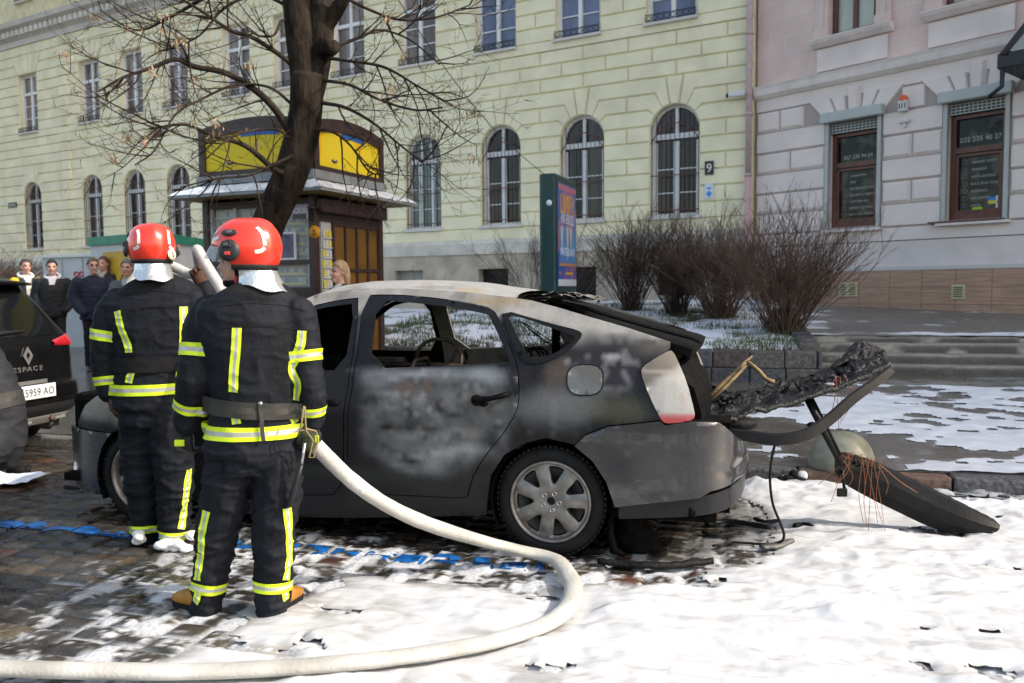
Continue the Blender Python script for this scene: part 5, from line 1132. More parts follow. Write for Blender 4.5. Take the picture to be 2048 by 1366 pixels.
def ashen(P, uv, s, z):
    n1 = fbm(P[:, 0] * 2.4, P[:, 1] * 2.4, P[:, 2] * 3, 5); n2 = fbm(P[:, 0] * 14, P[:, 1] * 14, P[:, 2] * 14, 4); c = np.tile(np.array([.34, .325, .29]), (len(s), 1)) * (1 + .5 * n2)[:, None]
    c = mixc(c, (.03, .028, .026), sstep(.02, .25, n1)); c = mixc(c, (.012, .011, .011), sstep(1.15, 1.6, s)); col = np.ones((len(s), 4)); col[:, :3] = np.clip(c, .004, .8); col[:, 3] = .7; return col
def build_car():
    t = thing('burnt_car', 'burnt out dark grey hatchback with empty windows and ashy roof', 'car', CO); t.rotation_euler.z = math.pi - CA
    # local axes of the empty: x forward, y to the car's left, as in CM
    body = amat('burnt_paint', rattr=True, metal=.0, bump=.0012, bs=60, fine=.08, spec=.22); paint = amat('grey_paint', rattr=True, metal=.7, bump=.0010, bs=9, coat=.7, fine=.06); char = amat('charred', rattr=True, bump=.006, bs=45, spec=.14)
    def surface_obj(name, parent, V2, F, bd, fn, colf, m, th=.025, incol=None, flip=False, mir=False):
        P = fn(V2, 0.0); Q = fn(V2, -th); n = len(P); s, z = V2[:, 0], V2[:, 1]
        if mir: P = P * np.array([1, -1, 1]); Q = Q * np.array([1, -1, 1])
        co = colf(P, _projl(P), s, z); ci = (incol or colf)(Q, _projl(Q), s, z)
        be = np.array(bd); b0 = be[:, 0]; b1 = be[:, 1]; k = len(be)
        V = np.concatenate([P, Q, P[b0], P[b1], Q[b1], Q[b0]]); C = np.concatenate([co, ci, co[b0], co[b1], ci[b1], ci[b0]]); i = np.arange(k)
        fo = F[:, ::-1] if mir else F; fi = F if mir else F[:, ::-1]; rim = np.stack([2 * n + i, 2 * n + k + i, 2 * n + 2 * k + i, 2 * n + 3 * k + i], 1)
        if not mir: rim = rim[:, ::-1]
        fs = [tuple(f) for f in fo] + [tuple(f + n) for f in fi] + [tuple(f) for f in rim]; sm = [True] * (2 * len(F)) + [False] * k
        # outward orientation: (s, z) grid runs clockwise seen from outside
        fs = [f[::-1] for f in fs]
        me = mesh_from(name, V, fs, [m], None, sm); setcol(me, C); return link(name, me, parent)
    sfn = lambda off: (lambda V2, o: surf(V2[:, 0], V2[:, 1], o + off))
    def panel(name, outer, holes=(), off=0., colf=burn, m=body, h=.032, th=.025, incol=None, mirror=True, parent=None, farcol=charred, farin=None):
        V2, F, bd = cdt(ccw(outer), [ccw(q) for q in holes], h, h * .8)
        o = surface_obj(name, parent or t, V2, F, bd, sfn(off), colf, m, th, incol)
        if mirror: surface_obj(name, parent or t, V2, F, bd, sfn(off), farcol, m, th, farin or incol, mir=True)
        return o
    arch_r = [(1230, 1012), (1213, 962), (1186, 921), (1148, 890), (1093, 876), (1049, 886), (1008, 910), (981, 951), (972, 1022)]
    H1 = rnd(PX([(727, 594), (680, 599), (620, 612), (540, 655), (470, 705), (440, 742), (430, 850), (436, 960), (460, 990), (600, 991), (686, 990), (687, 880), (703, 741)]))
    H2 = rnd(PX([(757, 589), (735, 590), (711, 741), (694, 880), (694, 986), (820, 992), (934, 998), (938, 985), (950, 945), (975, 907), (1005, 872), (1034, 826), (1040, 789), (1037, 735), (1025, 700), (1006, 652), (988, 616), (930, 603), (860, 594), (800, 589)]))
    W1 = rnd(PX([(717, 606), (660, 613), (622, 622), (560, 660), (500, 705), (482, 737), (600, 741), (688, 741)])); W2 = rnd(PX([(759, 600), (831, 606), (898, 613), (970, 627), (980, 632), (1020, 721), (1015, 726), (880, 732), (738, 738)]), 3)
    W3 = rnd(PX([(1014, 626), (1060, 640), (1107, 657), (1148, 671), (1152, 679), (1107, 709), (1062, 717), (1050, 705), (1030, 665)]), 3)
    W3o = rnd(PX([(1000, 617), (1107, 648), (1157, 660), (1166, 669), (1151, 690), (1108, 720), (1060, 730), (1038, 712), (1018, 668)]), 3)
    rail = [(430, 742), (520, 655), (590, 606), (640, 588), (700, 580), (780, 577), (860, 579), (940, 585), (1000, 592), (1062, 601), (1119, 616), (1179, 634), (1259, 657), (1341, 684)]
    railsz = PX(rail)
    outer = railsz + PX([(1340, 697), (1284, 732), (1280, 746), (1300, 794), (1321, 840), (1216, 851), (1172, 868), (1150, 889)] + arch_r[4:] + [(972, 1030), (820, 1034), (690, 1036), (560, 1034), (430, 1022), (412, 985), (424, 850)])
    panel('body_side', outer, [H1, H2, W3], incol=charred, farin=ashen)
    panel('front_door', shrink(H1, .006), [W1], off=.004, colf=burn_door, incol=charred)
    rd = panel('rear_door', shrink(H2, .006), [W2], off=.004, colf=burn_door, incol=charred, farin=ashen)
    # quarter window trim
    panel('window_trim', W3o, [W3], off=.007, th=.03, colf=charred, h=.05)
    fd = rnd(PX([(1136, 730), (1206, 731), (1204, 789), (1136, 789)]), 4)
    def fdc(P, uv, s, z):
        n = fbm(s * 10, z * 10, 3, 4); c = np.tile(np.array([.125, .135, .14]), (len(s), 1)) * (1 + .15 * n)[:, None]; k = sstep(20, -20, (uv[:, 1] - 752) - (uv[:, 0] - 1150) * .45 + 20 * n); c = mixc(c, (.09, .09, .085), k); o = np.ones((len(s), 4)); o[:, :3] = c; o[:, 3] = .45; return o
    panel('fuel_door_gap', shrink(fd, -.008), off=.0015, colf=charred, th=.004, mirror=False, h=.05); panel('fuel_door', fd, off=.005, colf=fdc, th=.006, mirror=False, h=.03)
    # rear lamps
    tl = rnd(PX([(1340, 699), (1312, 715), (1285, 733), (1282, 746), (1300, 794), (1322, 838), (1330, 846), (1360, 845), (1387, 838), (1389, 824), (1374, 764), (1350, 708)]), 3)
    lamp = amat('melted_lens', rattr=True, coat=.3, bump=.002, bs=30, spec=.5)
    def tlc(P, uv, s, z):
        u, v = uv[:, 0], uv[:, 1]; n = fbm(s * 8, z * 8, 2, 5); n2 = fbm(s * 30, z * 3, 2, 3); c = np.tile(np.array([.34, .33, .305]), (len(s), 1)) * (1 + .18 * n2)[:, None]
        k = sstep(.1, -.5, ((v - 770) / 60 + (u - 1320) / 90) + .6 * n); c = mixc(c, (.11, .09, .07), k * .95); k = sstep(760, 700, v + 20 * n); c = mixc(c, (.17, .145, .11), k * .8)
        k = sstep(826, 834, v + 3 * n); c = mixc(c, (.34, .02, .025), k * .95); k = sstep(.05, .3, fbm(s * 26, z * 5, 6, 3)) * (v > 790); c = mixc(c, (.34, .16, .15), k * .35)
        for vv in (742, 786): k = sstep(2.6, 1.2, np.abs(v - vv - (u - 1330) * .02)); c = mixc(c, (.30, .27, .24), k * .7)
        o = np.ones((len(s), 4)); o[:, :3] = np.clip(c, .01, .8); o[:, 3] = .22; return o
    panel('tail_lamp', tl, off=.014, colf=tlc, m=lamp, h=.02, th=.05, farcol=tlc)
    # bumper wrapped round the rear
    zt = inv(1388, 842)[1]; zb = inv(1397, 993)[1]; sc = inv(1390, 860)[0]
    b_out = PX([(1150, 891), (1172, 870), (1216, 853), (1321, 842), (1330, 850)]) + [(sc + .02, zt)] + [(sc - .12, zt - .01), (sc - .25, zt - .10), (sc - .45, zt - .16), (SRC, zt - .17), (SRC, zb + .05), (sc - .3, zb + .06), (sc - .08, zb + .03)] + PX([(1397, 994), (1310, 1004), (1231, 1013), (1213, 962), (1186, 921)])
    def bump_fn(V2, o):
        P = surf(V2[:, 0], V2[:, 1], o + .018); s, z = V2[:, 0], V2[:, 1]; k = np.exp(-((z - (zb + .13)) / .02) ** 2) * sstep(-.75, -1.25, s) * .012 + .012 * fbm(s * 3, z * 3, 4) * sstep(-.9, -1.3, s) + .010 * fbm(s * 2, z * 9, 3, 3) * sstep(zb + .1, zb, z); P[:, :2] *= (1 - k / .9)[:, None]; return P
    V2, F, bd = cdt(ccw(b_out), [], .03, .024); surface_obj('rear_bumper', t, V2, F, bd, bump_fn, clean, paint, .02, charred); surface_obj('rear_bumper', t, V2, F, bd, bump_fn, clean, paint, .02, charred, mir=True)
    val = [(inv(1236, 1010))] + [(sc + .08, zb - .0), (sc - .02, zb), (sc - .3, zb + .03), (SRC, zb + .03), (SRC, zb - .07), (sc - .3, zb - .08), (sc - .02, zb - .105)] + [inv(1310, 1036), inv(1238, 1038)]
    panel('valance', val, off=.0, colf=lambda P, uv, s, z: charred(P, uv, s, z) * np.array([2.2, 2.3, 2.6, .8]), h=.04, th=.03)
    # front wing and bumper
    fa = lambda a0, a1, n: [(2.7 + .345 * math.cos(q), .31 + .345 * math.sin(q)) for q in np.linspace(a0, a1, n)]
    panel('front_wing', [(2.137, 1.004), (2.471, .965), (2.8, .90), (3.0, .84), (3.15, .755), (3.28, .64), (3.30, .60)] + fa(.95, math.pi + .3, 12) + [(2.2, .135), (2.20, .3), (2.135, .67)], incol=charred, off=.002)
    fb = [(3.30, .592), (3.5, .58), (3.74, .57), (SFC, .56), (SFC, .24), (3.74, .19), (3.4, .165), (3.12, .165)] + fa(-.42, .93, 8)
    panel('grille_panel', [(3.72, .565), (SFC, .565), (SFC, .70), (3.72, .70)], colf=charred, off=-.01)
    panel('front_bumper', fb, colf=lambda P, uv, s, z: clean(P, uv, s, z) * np.array([.55, .55, .6, 1]), m=paint, off=.012, incol=charred, farcol=charred)
    # roof skin with burnt ash
    rx = np.array([surf(s, z) for s, z in railsz]); rx = rx[np.argsort(rx[:, 0])]
    X = np.concatenate([np.linspace(.28, 2.15, 60)]); Yq = np.linspace(-1, 1, 41); V = []; ry = np.interp(X, rx[:, 0], rx[:, 1]); rz = np.interp(X, rx[:, 0], rx[:, 2])
    xx, qq = np.meshgrid(X, Yq, indexing='ij'); yy = ry[:, None] * qq; zz = rz[:, None] - .004 + .062 * (1 - np.abs(qq) ** 2.4) - .012 * np.exp(-((np.abs(qq) - .86) / .04) ** 2)
    zz += .010 * fbm(xx * 1.6, yy * 2.2, 3, 3) - .020 * sstep(.75, .35, xx) * (1 - np.abs(qq)); xx = xx.ravel(); yy = yy.ravel(); zz = zz.ravel()
    n1 = fbm(xx * 1.6, yy * 2.5, 7, 5); n2 = fbm(xx * 9, yy * 9, 3, 5); c = np.tile(np.array([.30, .295, .285]), (len(xx), 1)) * (1 + .35 * n2)[:, None]; c = mixc(c, (.10, .09, .08), sstep(.05, .35, n1)); c = mixc(c, (.30, .22, .10), sstep(.15, .3, fbm(xx * 3, yy * 3, 15)) * .5 * (xx < 1.1))
    me = mesh_from('roof', np.stack([xx, yy, zz], 1), grid_faces(41, 60)[:, ::-1], [body], None, True); cc = np.ones((len(xx), 4)); cc[:, :3] = np.clip(c, .01, .7); cc[:, 3] = .55; setcol(me, cc); link('roof', me, t)
    me2 = mesh_from('roof_lining', np.stack([xx, yy * .97, zz - .025], 1), grid_faces(41, 60), [mat('blackened', (.006, .0058, .0055), .95, var=.5, vs=20, spec=.05)], None, True); link('roof_lining', me2, t)
    blackened = MATS['blackened']; bm_ = mat('burnt_black', (.005, .0048, .005), .55, spec=.07, var=.5, vs=14, bump=.004, bs=50)
    # torn metal at the rear of the roof
    mb = MB(); r = random.Random(8); ash = mat('ash_metal', (.38, .36, .33), .5, metal=.3, col2=(.05, .045, .04), vs=9, bump=.006, bs=40)
    c0 = CMI @ at(1118, 600, 4.86); n = 26
    for layer in range(3):
        V = []
        for i in range(n + 1):
            for j in range(7):
                q = i / n; x = c0.x + .17 - .36 * q - .02 * layer; y = c0.y - .02 - .075 * j + .03 * layer; z = c0.z + .012 + .035 * math.sin(3.1 * q) * (1 - j / 9) + .035 * float(fbm(q * 5 + layer * 3, j * .5, 4, 4)) - .012 * layer
                V.append((x, y, z))
        mb.add(V, [(i * 7 + j, i * 7 + j + 1, (i + 1) * 7 + j + 1, (i + 1) * 7 + j) for i in range(n) for j in range(6) if float(fbm(i * .25 + layer * 5, j * .5, 9)) > -.12], ash, None, True)
    obj('torn_metal', mb, t, True)
    # tailgate: black burnt lid standing slightly proud of the opening
    pr = []
    for u, v in ((1128, 596), (1200, 611), (1270, 630), (1335, 648), (1396, 664), (1414, 671)):
        p = CMI @ onplane(u, v, CO - CLF * .30, CLF); pr.append((p.x, p.z))
    tip = pr[-1]; lo = [(tip[0] + .015, tip[1] - .045), (tip[0] + .10, tip[1] - .075), (tip[0] + .075, tip[1] - .14)]
    for u, v in ((1418, 730), (1430, 770), (1433, 806)):
        p = CMI @ onplane(u, v, CO - CLF * .5, CLF); lo.append((p.x, p.z))
    prof = cr(pr, 4) + [np.array(q) for q in lo]; mb = MB(); ys = np.linspace(-.70, .60, 27); V = []
    for k, (x, z) in enumerate(prof):
        for y in ys:
            cv = (y / .66) ** 2; V.append((x + .05 * cv * (1 if k > 3 else .5), y * (1 - .12 * (k < 6)), z - .035 * cv + .004 * float(fbm(x * 6, y * 6, 3))))
    n = len(ys); up = [(a * n + b, a * n + b + 1, (a + 1) * n + b + 1, (a + 1) * n + b) for a in range(len(prof) - 1) for b in range(n - 1)]; mb.add(V, up, bm_, None, True)
    V2_ = [(x + .03, y, z - .035) for x, y, z in V]; mb.add(V2_, [f[::-1] for f in up], blackened, None, True)
    for b in (0, n - 1): mb.add([V[a * n + b] for a in range(len(prof))] + [V2_[a * n + b] for a in range(len(prof))], [(a, a + 1, len(prof) + a + 1, len(prof) + a) for a in range(len(prof) - 1)], bm_)
    tg = obj('tailgate', mb, t, True)
    mb = MB(); 
    for y0 in (.56, .50): mb.tube([(x + .0, y0 * (1 - .12 * (k < 6)), z + .012) for k, (x, z) in enumerate(prof[:21])], .009, bm_, 6)
    obj('glass_seal', mb, tg, True)
    # interior shell, floor, wheel wells
    mb = MB(); mb.box((1.25, 0, .255), (4.3, 1.50, .05), blackened); mb.box((-.62, 0, .52), (.7, 1.36, .5), blackened); mb.box((2.55, 0, .72), (.25, 1.45, .62), bm_, None, .06); mb.box((3.05, 0, .55), (.9, 1.1, .5), blackened, None, .05)
    obj('floor', mb, t, True)
    for x in (0, 2.7):
        for y0, y1 in ((.855, .56), (-.855, -.56)):
            mb = MB(); pts = [(x + .345 * math.cos(a), .31 + .345 * math.sin(a)) for a in np.linspace(-.5, math.pi + .5, 24)]
            vs = [(p, y0 * .985, q) for p, q in pts] + [(p, y1, q) for p, q in pts]; fs = [(i, i + 1, 25 + i - 1 + 0, 24 + i) for i in range(23)]; fs = [(i, i + 1, 24 + i + 1, 24 + i) for i in range(23)]
            mb.add(vs, fs, blackened, None, True); mb.add([(p, y1, q) for p, q in pts], [tuple(range(24))], blackened); obj('wheel_well', mb, t, True)
    sf = mat('burnt_steel', (.05, .042, .036), .6, metal=.5, col2=(.14, .10, .075), vs=12)
    for x0, y0 in ((1.15, .38), (1.15, -.38)):
        mb = MB()
        for dy in (-.2, .2): mb.tube([(x0 + .42, y0 + dy, .45), (x0, y0 + dy, .47), (x0 - .12, y0 + dy, .72), (x0 - .2, y0 + dy * .9, .98)], .016, sf, 6)
        for k in range(5): z = .55 + k * .09; mb.tube([(x0 - .05 - k * .03, y0 - .19, z), (x0 - .05 - k * .03, y0 + .19, z)], .007, sf, 5)
        mb.tube([(x0 - .2, y0 - .18, .98), (x0 - .21, y0 - .1, 1.06), (x0 - .21, y0 + .1, 1.06), (x0 - .2, y0 + .18, .98)], .013, sf, 6); obj('seat_frame', mb, t, True)
    c = CMI @ at(878, 722, 5.6); mb = MB(); mb.tube([(c.x + .16 * math.cos(a), c.y + .03 * math.sin(a * 2), c.z + .15 * math.sin(a)) for a in np.linspace(0, 6.283, 25)], .013, sf, 6); mb.tube([(c.x + .6, c.y, c.z - .03), (c.x, c.y + .05, c.z - .02), (c.x - .5, c.y, c.z - .06)], .018, sf, 6)
    mb.box((c.x + .45, c.y - .1, c.z - .03), (.3, .12, .08), sf, None, .02); obj('seat_hoop', mb, t, True)
    mb = MB(); r = random.Random(3)
    for i in range(15):
        a = CMI @ at(1012 + 3 * i, 630 + i * 1.3, 4.95); b = CMI @ at(1040 + 8 * i + r.uniform(-5, 5), 716 - max(0, i - 5) * 3.2 + r.uniform(-4, 4), 5.15); m_ = (a + b) / 2 + Vector((r.uniform(-.03, .03), r.uniform(-.03, .03), -.03)); mb.tube([a, m_, b], .0022, blackened, 4)
    c = CMI @ at(1078, 712, 5.1)
    for k in range(3): mb.tube([(c.x + .055 * math.cos(a) + .02 * k, c.y + .02 * k, c.z + .05 * math.sin(a)) for a in np.linspace(0, 6.28, 13)], .006, blackened, 5)
    c = CMI @ at(1112, 680, 5.2); mb.box(tuple(c), (.05, .04, .22), blackened, None, .01); obj('burnt_wiring', mb, t, True)
    # handle, mirror stub
    mb = MB(); s_, z_ = inv(985, 795); P = lambda s, z, o: tuple(surf(s, z, o)); pts = [P(*inv(u, v), o) for u, v, o in ((948, 797, .01), (958, 798, .035), (985, 795, .045), (1010, 789, .042), (1021, 786, .012))]
    mb.tube(pts, [.018, .020, .014, .016, .012], bm_, 8); mb.ell(P(*inv(955, 800), .012), (.035, .02, .032), bm_); mb.ell(P(*inv(968, 806), .01), (.03, .014, .02), bm_); obj('door_handle', mb, rd, True)
    mb = MB(); mb.ell(P(*inv(665, 805), .012), (.05, .02, .022), bm_); obj('door_handle', mb, t, True)
    # melted liner hanging behind the rear wheel
    mb = MB(); c = CMI @ gp(1268, 1104); c.y = .66; rs = []
    for k in range(9):
        q = k / 8; rs.append([(c.x - .02 + .05 * q + (.13 - .05 * q) * math.cos(a) * (1 + .5 * float(perlin(math.cos(a) * 2, math.sin(a) * 2 + q * 4, 2))), .60 + .09 * math.sin(a), .008 + (.22 + .06 * math.cos(3 * a)) * q) for a in np.linspace(0, 6.283, 17)[:-1]])
    mb.rings(rs, blackened); mb.tube([(c.x + .12, .70, .26), (c.x + .125, .71, .12), (c.x + .10, .73, .03), (c.x + .04, .74, .012)], [.02, .022, .03, .012], bm_, 8); obj('wheel_liner', mb, t, True)
    mb = MB(); a = CMI @ at(1395, 1012, 4.45); b = CMI @ at(1465, 985, 5.0); a.z = max(a.z, .14); mb.tube([a.lerp(b, q) + Vector((0, 0, .02 * math.sin(9 * q))) for q in np.linspace(-.2, 1, 9)], [.03, .034, .03, .036, .03, .032, .026, .03, .012], bm_, 7); obj('bumper_rail', mb, t, True)
    # bonnet
    V = []; xs = np.linspace(2.62, 3.58, 16); ys = np.linspace(-1, 1, 21)
    for x in xs:
        hw = float(np.interp(x, _plan[60:, 0], _plan[60:, 1])) - .06; zc = np.interp(x, (2.62, 3.0, 3.3, 3.58), (1.05, .93, .78, .62))
        for q in ys: V.append((x, hw * q, zc - .07 * q * q + .01 * float(fbm(x * 3, q * 3, 1))))
    mb = MB(); mb.add(V, [(i * 21 + j, (i + 1) * 21 + j, (i + 1) * 21 + j + 1, i * 21 + j + 1) for i in range(15) for j in range(20)], mat('bonnet_ash', (.10, .09, .08), .6, col2=(.36, .33, .30), vs=3, bump=.004, bs=40), None, True); obj('bonnet', mb, t, True)
    # wheels
    ty = mat('tyre', (.009, .009, .0095), .75, spec=.2, var=.35, vs=10, bump=.004, bs=60); al = mat('alloy', (.22, .21, .20), .40, metal=.75, var=.3, vs=14, bump=.002, bs=60); dk = mat('wheel_dark', (.012, .012, .012), .8); nut = mat('wheel_nut', (.42, .41, .40), .25, metal=.9)
    def wheel(x, y, sgn, rot):
        Mw = frame((sgn, 0, 0), None, (0, sgn, 0), (x, y, .311)) if sgn > 0 else frame((-1, 0, 0), None, (0, -1, 0), (x, y, .311))
        w_ = thing('wheel', None, None); w_.parent = t; bpy.data.objects.remove(w_)
        mb = MB(); mb.lathe([(.19, -.17), (.232, -.178), (.27, -.188), (.298, -.176), (.309, -.155), (.311, -.10), (.309, -.04), (.301, -.018), (.292, -.006), (.275, .002), (.252, .004), (.238, -.002), (.231, -.012)], ty, 64, Mw)
        for k in range(60):   # tread shoulder blocks
            a = 6.2832 * k / 60; mb.box((.3095, 0, -.035), (.012, .02, .04), ty, Mw @ Matrix.Rotation(a, 4, 'Z'), .003)
        root = obj('wheel', mb, t, True)
        mb = MB(); mb.lathe([(.19, -.16), (.205, -.06), (.212, -.035), (.214, -.008), (.222, .004), (.231, .003), (.234, -.008), (.231, -.02)], al, 64, Mw); mb.lathe([(.001, -.075), (.205, -.075)], dk, 32, Mw)
        outl = [(.212 * math.cos(a), .212 * math.sin(a)) for a in np.linspace(0, 6.2832, 71)[:-1]]; holes = []
        for k in range(7):
            a0 = rot + 6.2832 * (k + .5) / 7; q = []
            for rr, da in ((.098, 0), (.108, .10), (.125, .155), (.15, .185), (.175, .215), (.190, .235), (.1975, .20), (.2, .1), (.2, 0), (.2, -.1), (.1975, -.20), (.190, -.235), (.175, -.215), (.15, -.185), (.125, -.155), (.108, -.10)): q.append((rr * math.cos(a0 + da), rr * math.sin(a0 + da)))
            holes.append(ccw(q))
        holes.append([(.024 * math.cos(a), .024 * math.sin(a)) for a in np.linspace(0, 6.2832, 17)[:-1]])
        V2, F, bd = cdt(outl, holes, .016, .012); rr = np.hypot(V2[:, 0], V2[:, 1]); th = (np.arctan2(V2[:, 1], V2[:, 0]) - rot) % (6.2832 / 7); sp = np.minimum(th, 6.2832 / 7 - th) * rr
        zz = -.012 - .012 * sstep(.075, .02, rr) - .010 * sstep(.13, .21, rr) - .008 * sstep(.015, .04, sp) * (rr > .09) - .006 * np.exp(-((rr - .074) / .004) ** 2)
        mb.add([(p[0], p[1], z) for p, z in zip(V2, zz)], [tuple(f) for f in F], al, Mw, True)
        for a, b in bd: mb.add([(*V2[a], zz[a]), (*V2[b], zz[b]), (*V2[b], zz[b] - .035), (*V2[a], zz[a] - .035)], [(0, 3, 2, 1)], al, Mw)
        mb.lathe([(.001, -.05), (.03, -.05)], dk, 16, Mw); mb.lathe([(.19, -.03), (.13, -.055), (.13, -.07)], dk, 32, Mw)
        obj('rim', mb, root, True)
        for k in range(5):
            a = rot + .35 + 6.2832 * k / 5; mb = MB(); c = (.049 * math.cos(a), .049 * math.sin(a)); mb.lathe([(.0165, -.03), (.0165, -.017), (.014, -.010), (.011, -.0095), (.009, -.02), (.001, -.021)], nut, 10, Mw @ Matrix.Translation((c[0], c[1], 0))); obj('wheel_nut', mb, root, True)
    wheel(0, .835, 1, 1.40); wheel(2.7, .84, 1, .3); wheel(0, -.835, -1, .2); wheel(2.7, -.835, -1, .8)
build_car()
# ================================================================== PEOPLE
SUIT = mat('suit_navy', (.0095, .011, .0155), .7, var=.35, vs=7, bump=.005, bs=34, spec=.14); SKIN = mat('skin', (.52, .29, .22), .55, var=.12, vs=20); BLK = mat('cloth_black', (.010, .010, .011), .8, spec=.2)
def eloft(mb, secs, m, right, n=20, cap=True):
    """sections: (centre, half width along right, half depth); rings follow the path"""
    P = [Vector(s[0]) for s in secs]; k = len(P); rs = []
    for i in range(k):
        T = (P[min(i + 1, k - 1)] - P[max(i - 1, 0)]).normalized(); A = (right - T * right.dot(T)).normalized(); B = T.cross(A)
        rs.append([P[i] + A * math.cos(6.2832 * j / n) * secs[i][1] + B * math.sin(6.2832 * j / n) * secs[i][2] for j in range(n)])
    mb.rings(rs, m, None, cap)
def smooth_secs(secs, n=4): return [(Vector(q[:3]), q[3], q[4]) for q in cr([(*s[0], s[1], s[2]) for s in secs], n)]
def rlimb(mb, pts, rad, m, n=14):
    q = cr([(*p, r_) for p, r_ in zip(pts, rad)], 5); mb.tube([Vector(a[:3]) for a in q], [a[3] for a in q], m, n)
    for e in (0, -1): mb.ell(tuple(q[e][:3]), (q[e][3],) * 3, m, None, 12, 8)
def folds(me, amp, seed=0, mask=None):
    v = mverts(me); n = mnorms(me); a = fbm(v[:, 0] * 5 + seed, v[:, 1] * 5, v[:, 2] * 11, 3); b = 1 - np.abs(perlin(v[:, 0] * 7 + 2 * v[:, 2], v[:, 1] * 7, v[:, 2] * 16 + seed)); d = amp * (.9 * a + .9 * (b ** 5 - .3))
    if mask is not None: d = d * mask(v)
    v = v + n * d[:, None]; me.vertices.foreach_set('co', v.astype(np.float32).ravel()); me.update()
def finish(me, name, parent, mats, sel=None):
    off = base_of(parent); v = mverts(me); 
    for m in mats: me.materials.append(m)
    if sel is not None:
        li = np.zeros(len(me.polygons), dtype=np.int32); c = np.empty(len(me.polygons) * 3, dtype=np.float32); me.polygons.foreach_get('center', c); li[:] = sel(c.reshape(-1, 3).astype(float)); me.polygons.foreach_set('material_index', li)
    me.vertices.foreach_set('co', (v - np.array(off)).astype(np.float32).ravel()); me.update(); me.name = name
    return link(name, me, parent)
def bvh_of(me): return BVHTree.FromPolygons([v.co.copy() for v in me.vertices], [tuple(p.vertices) for p in me.polygons])
YEL = mat('tape_yellow', (.62, .80, .015), .55, var=.06, vs=20); SIL = mat('tape_silver', (.42, .44, .42), .35, metal=.2, var=.12, vs=25)
def strip(mb, rows, ms=None):
    """rows of 4 lateral points along a band: yellow, silver, yellow"""
    ms = ms or (YEL, SIL, YEL); k = len(rows[0])
    for i in range(len(rows) - 1):
        for j in range(k - 1): mb.add([rows[i][j], rows[i][j + 1], rows[i + 1][j + 1], rows[i + 1][j]], [(0, 1, 2, 3)], ms[j % len(ms)])
def tape_px(bv, pts, wd, off=.004, ms=None, lat=4, n=9):
    q = cr(pts, n); rows = []; hits = []
    for u, v in q:
        d = ray(u, v); h = bv.ray_cast(CAM, d, 20)
        if h[0] is not None: hits.append((h[0], h[1]))
    if len(hits) < 3: return None
    N = [sum((hits[min(max(j, 0), len(hits) - 1)][1] for j in range(i - 2, i + 3)), Vector()).normalized() for i in range(len(hits))]
    for i, (p, _) in enumerate(hits):
        T = (hits[min(i + 2, len(hits) - 1)][0] - hits[max(i - 2, 0)][0]).normalized(); B = N[i].cross(T).normalized(); row = []
        for l in (np.array([-.5, -.17, .17, .5]) if lat == 4 else np.linspace(-.5, .5, lat)):
            a = p + B * (l * wd); h = bv.find_nearest(a, .06); row.append((h[0] + N[i] * off) if h[0] is not None else a + N[i] * off)
        rows.append(row)
    mb = MB(); strip(mb, rows, ms); return mb
def tape_ring(bv, c, axis, wd, rmax, off=.005, ms=None, n=40, ref=None):
    axis = axis.normalized(); A = axis.orthogonal().normalized(); B = axis.cross(A); rows = []; R_ = []
    for i in range(n):
        a = 6.2832 * i / n; d = A * math.cos(a) + B * math.sin(a); rr = []
        for l in (-.5, -.17, .17, .5):
            o = c + axis * (l * wd); h = bv.ray_cast(o + d * rmax, -d, rmax); rr.append((h[0] - o).length if h[0] is not None else rmax * .7)
        R_.append(rr)
    R_ = np.array(R_); R_ = np.minimum(R_, np.median(R_, axis=0) * 1.45); R_ = (np.roll(R_, 1, 0) + 2 * R_ + np.roll(R_, -1, 0)) / 4
    for i in range(n + 1):
        a = 6.2832 * (i % n) / n; d = A * math.cos(a) + B * math.sin(a); rows.append([c + axis * (l * wd) + d * (R_[i % n][j] + off) for j, l in enumerate((-.5, -.17, .17, .5))])
    mb = MB(); strip(mb, rows, ms); return mb
def glove(wrist, d, pn, m, curl=.5, spread=.10, sc=1.0, side=1, cuff=None, tipm=None):
    """hand with palm, four unequal fingers and a thumb; d along the hand, pn out of the back of the hand"""
    d = d.normalized(); pn = (pn - d * pn.dot(d)).normalized(); s = d.cross(pn) * side; mb = MB()
    eloft(mb, [(wrist - d * .02, .034 * sc, .027 * sc), (wrist + d * .015, .036 * sc, .024 * sc), (wrist + d * .05 * sc, .043 * sc, .021 * sc), (wrist + d * .088 * sc, .043 * sc, .018 * sc)], m, s)
    for i, (x, L_) in enumerate(((.033, .070), (.011, .080), (-.012, .074), (-.033, .058))):
        p = wrist + d * (.085 * sc) + s * (x * sc); a = .12 + .1 * i * .3; dd = (d + s * (x * spread * 12)).normalized(); pts = [p - dd * .012]; cu = curl * (1 + .12 * i)
        for k in range(4): ang = cu * (k + .35) * .62; q = dd * math.cos(ang) - pn * math.sin(ang); pts.append(pts[-1] + q * (L_ * sc / 3.4))
        mb.tube(pts, [.0118 * sc, .0118 * sc, .011 * sc, .0105 * sc, .008 * sc], m, 8)
    p = wrist + d * .022 * sc + s * .036 * sc; pts = [p - s * .012, p + s * .012 + d * .014, p + s * .026 + d * .036 - pn * .010, p + s * .026 + d * .058 - pn * (.018 + .02 * curl)]
    mb.tube(pts, [.013 * sc, .0135 * sc, .012 * sc, .009 * sc], m, 8)
    return remesh(mb, .0048 * sc, 2)
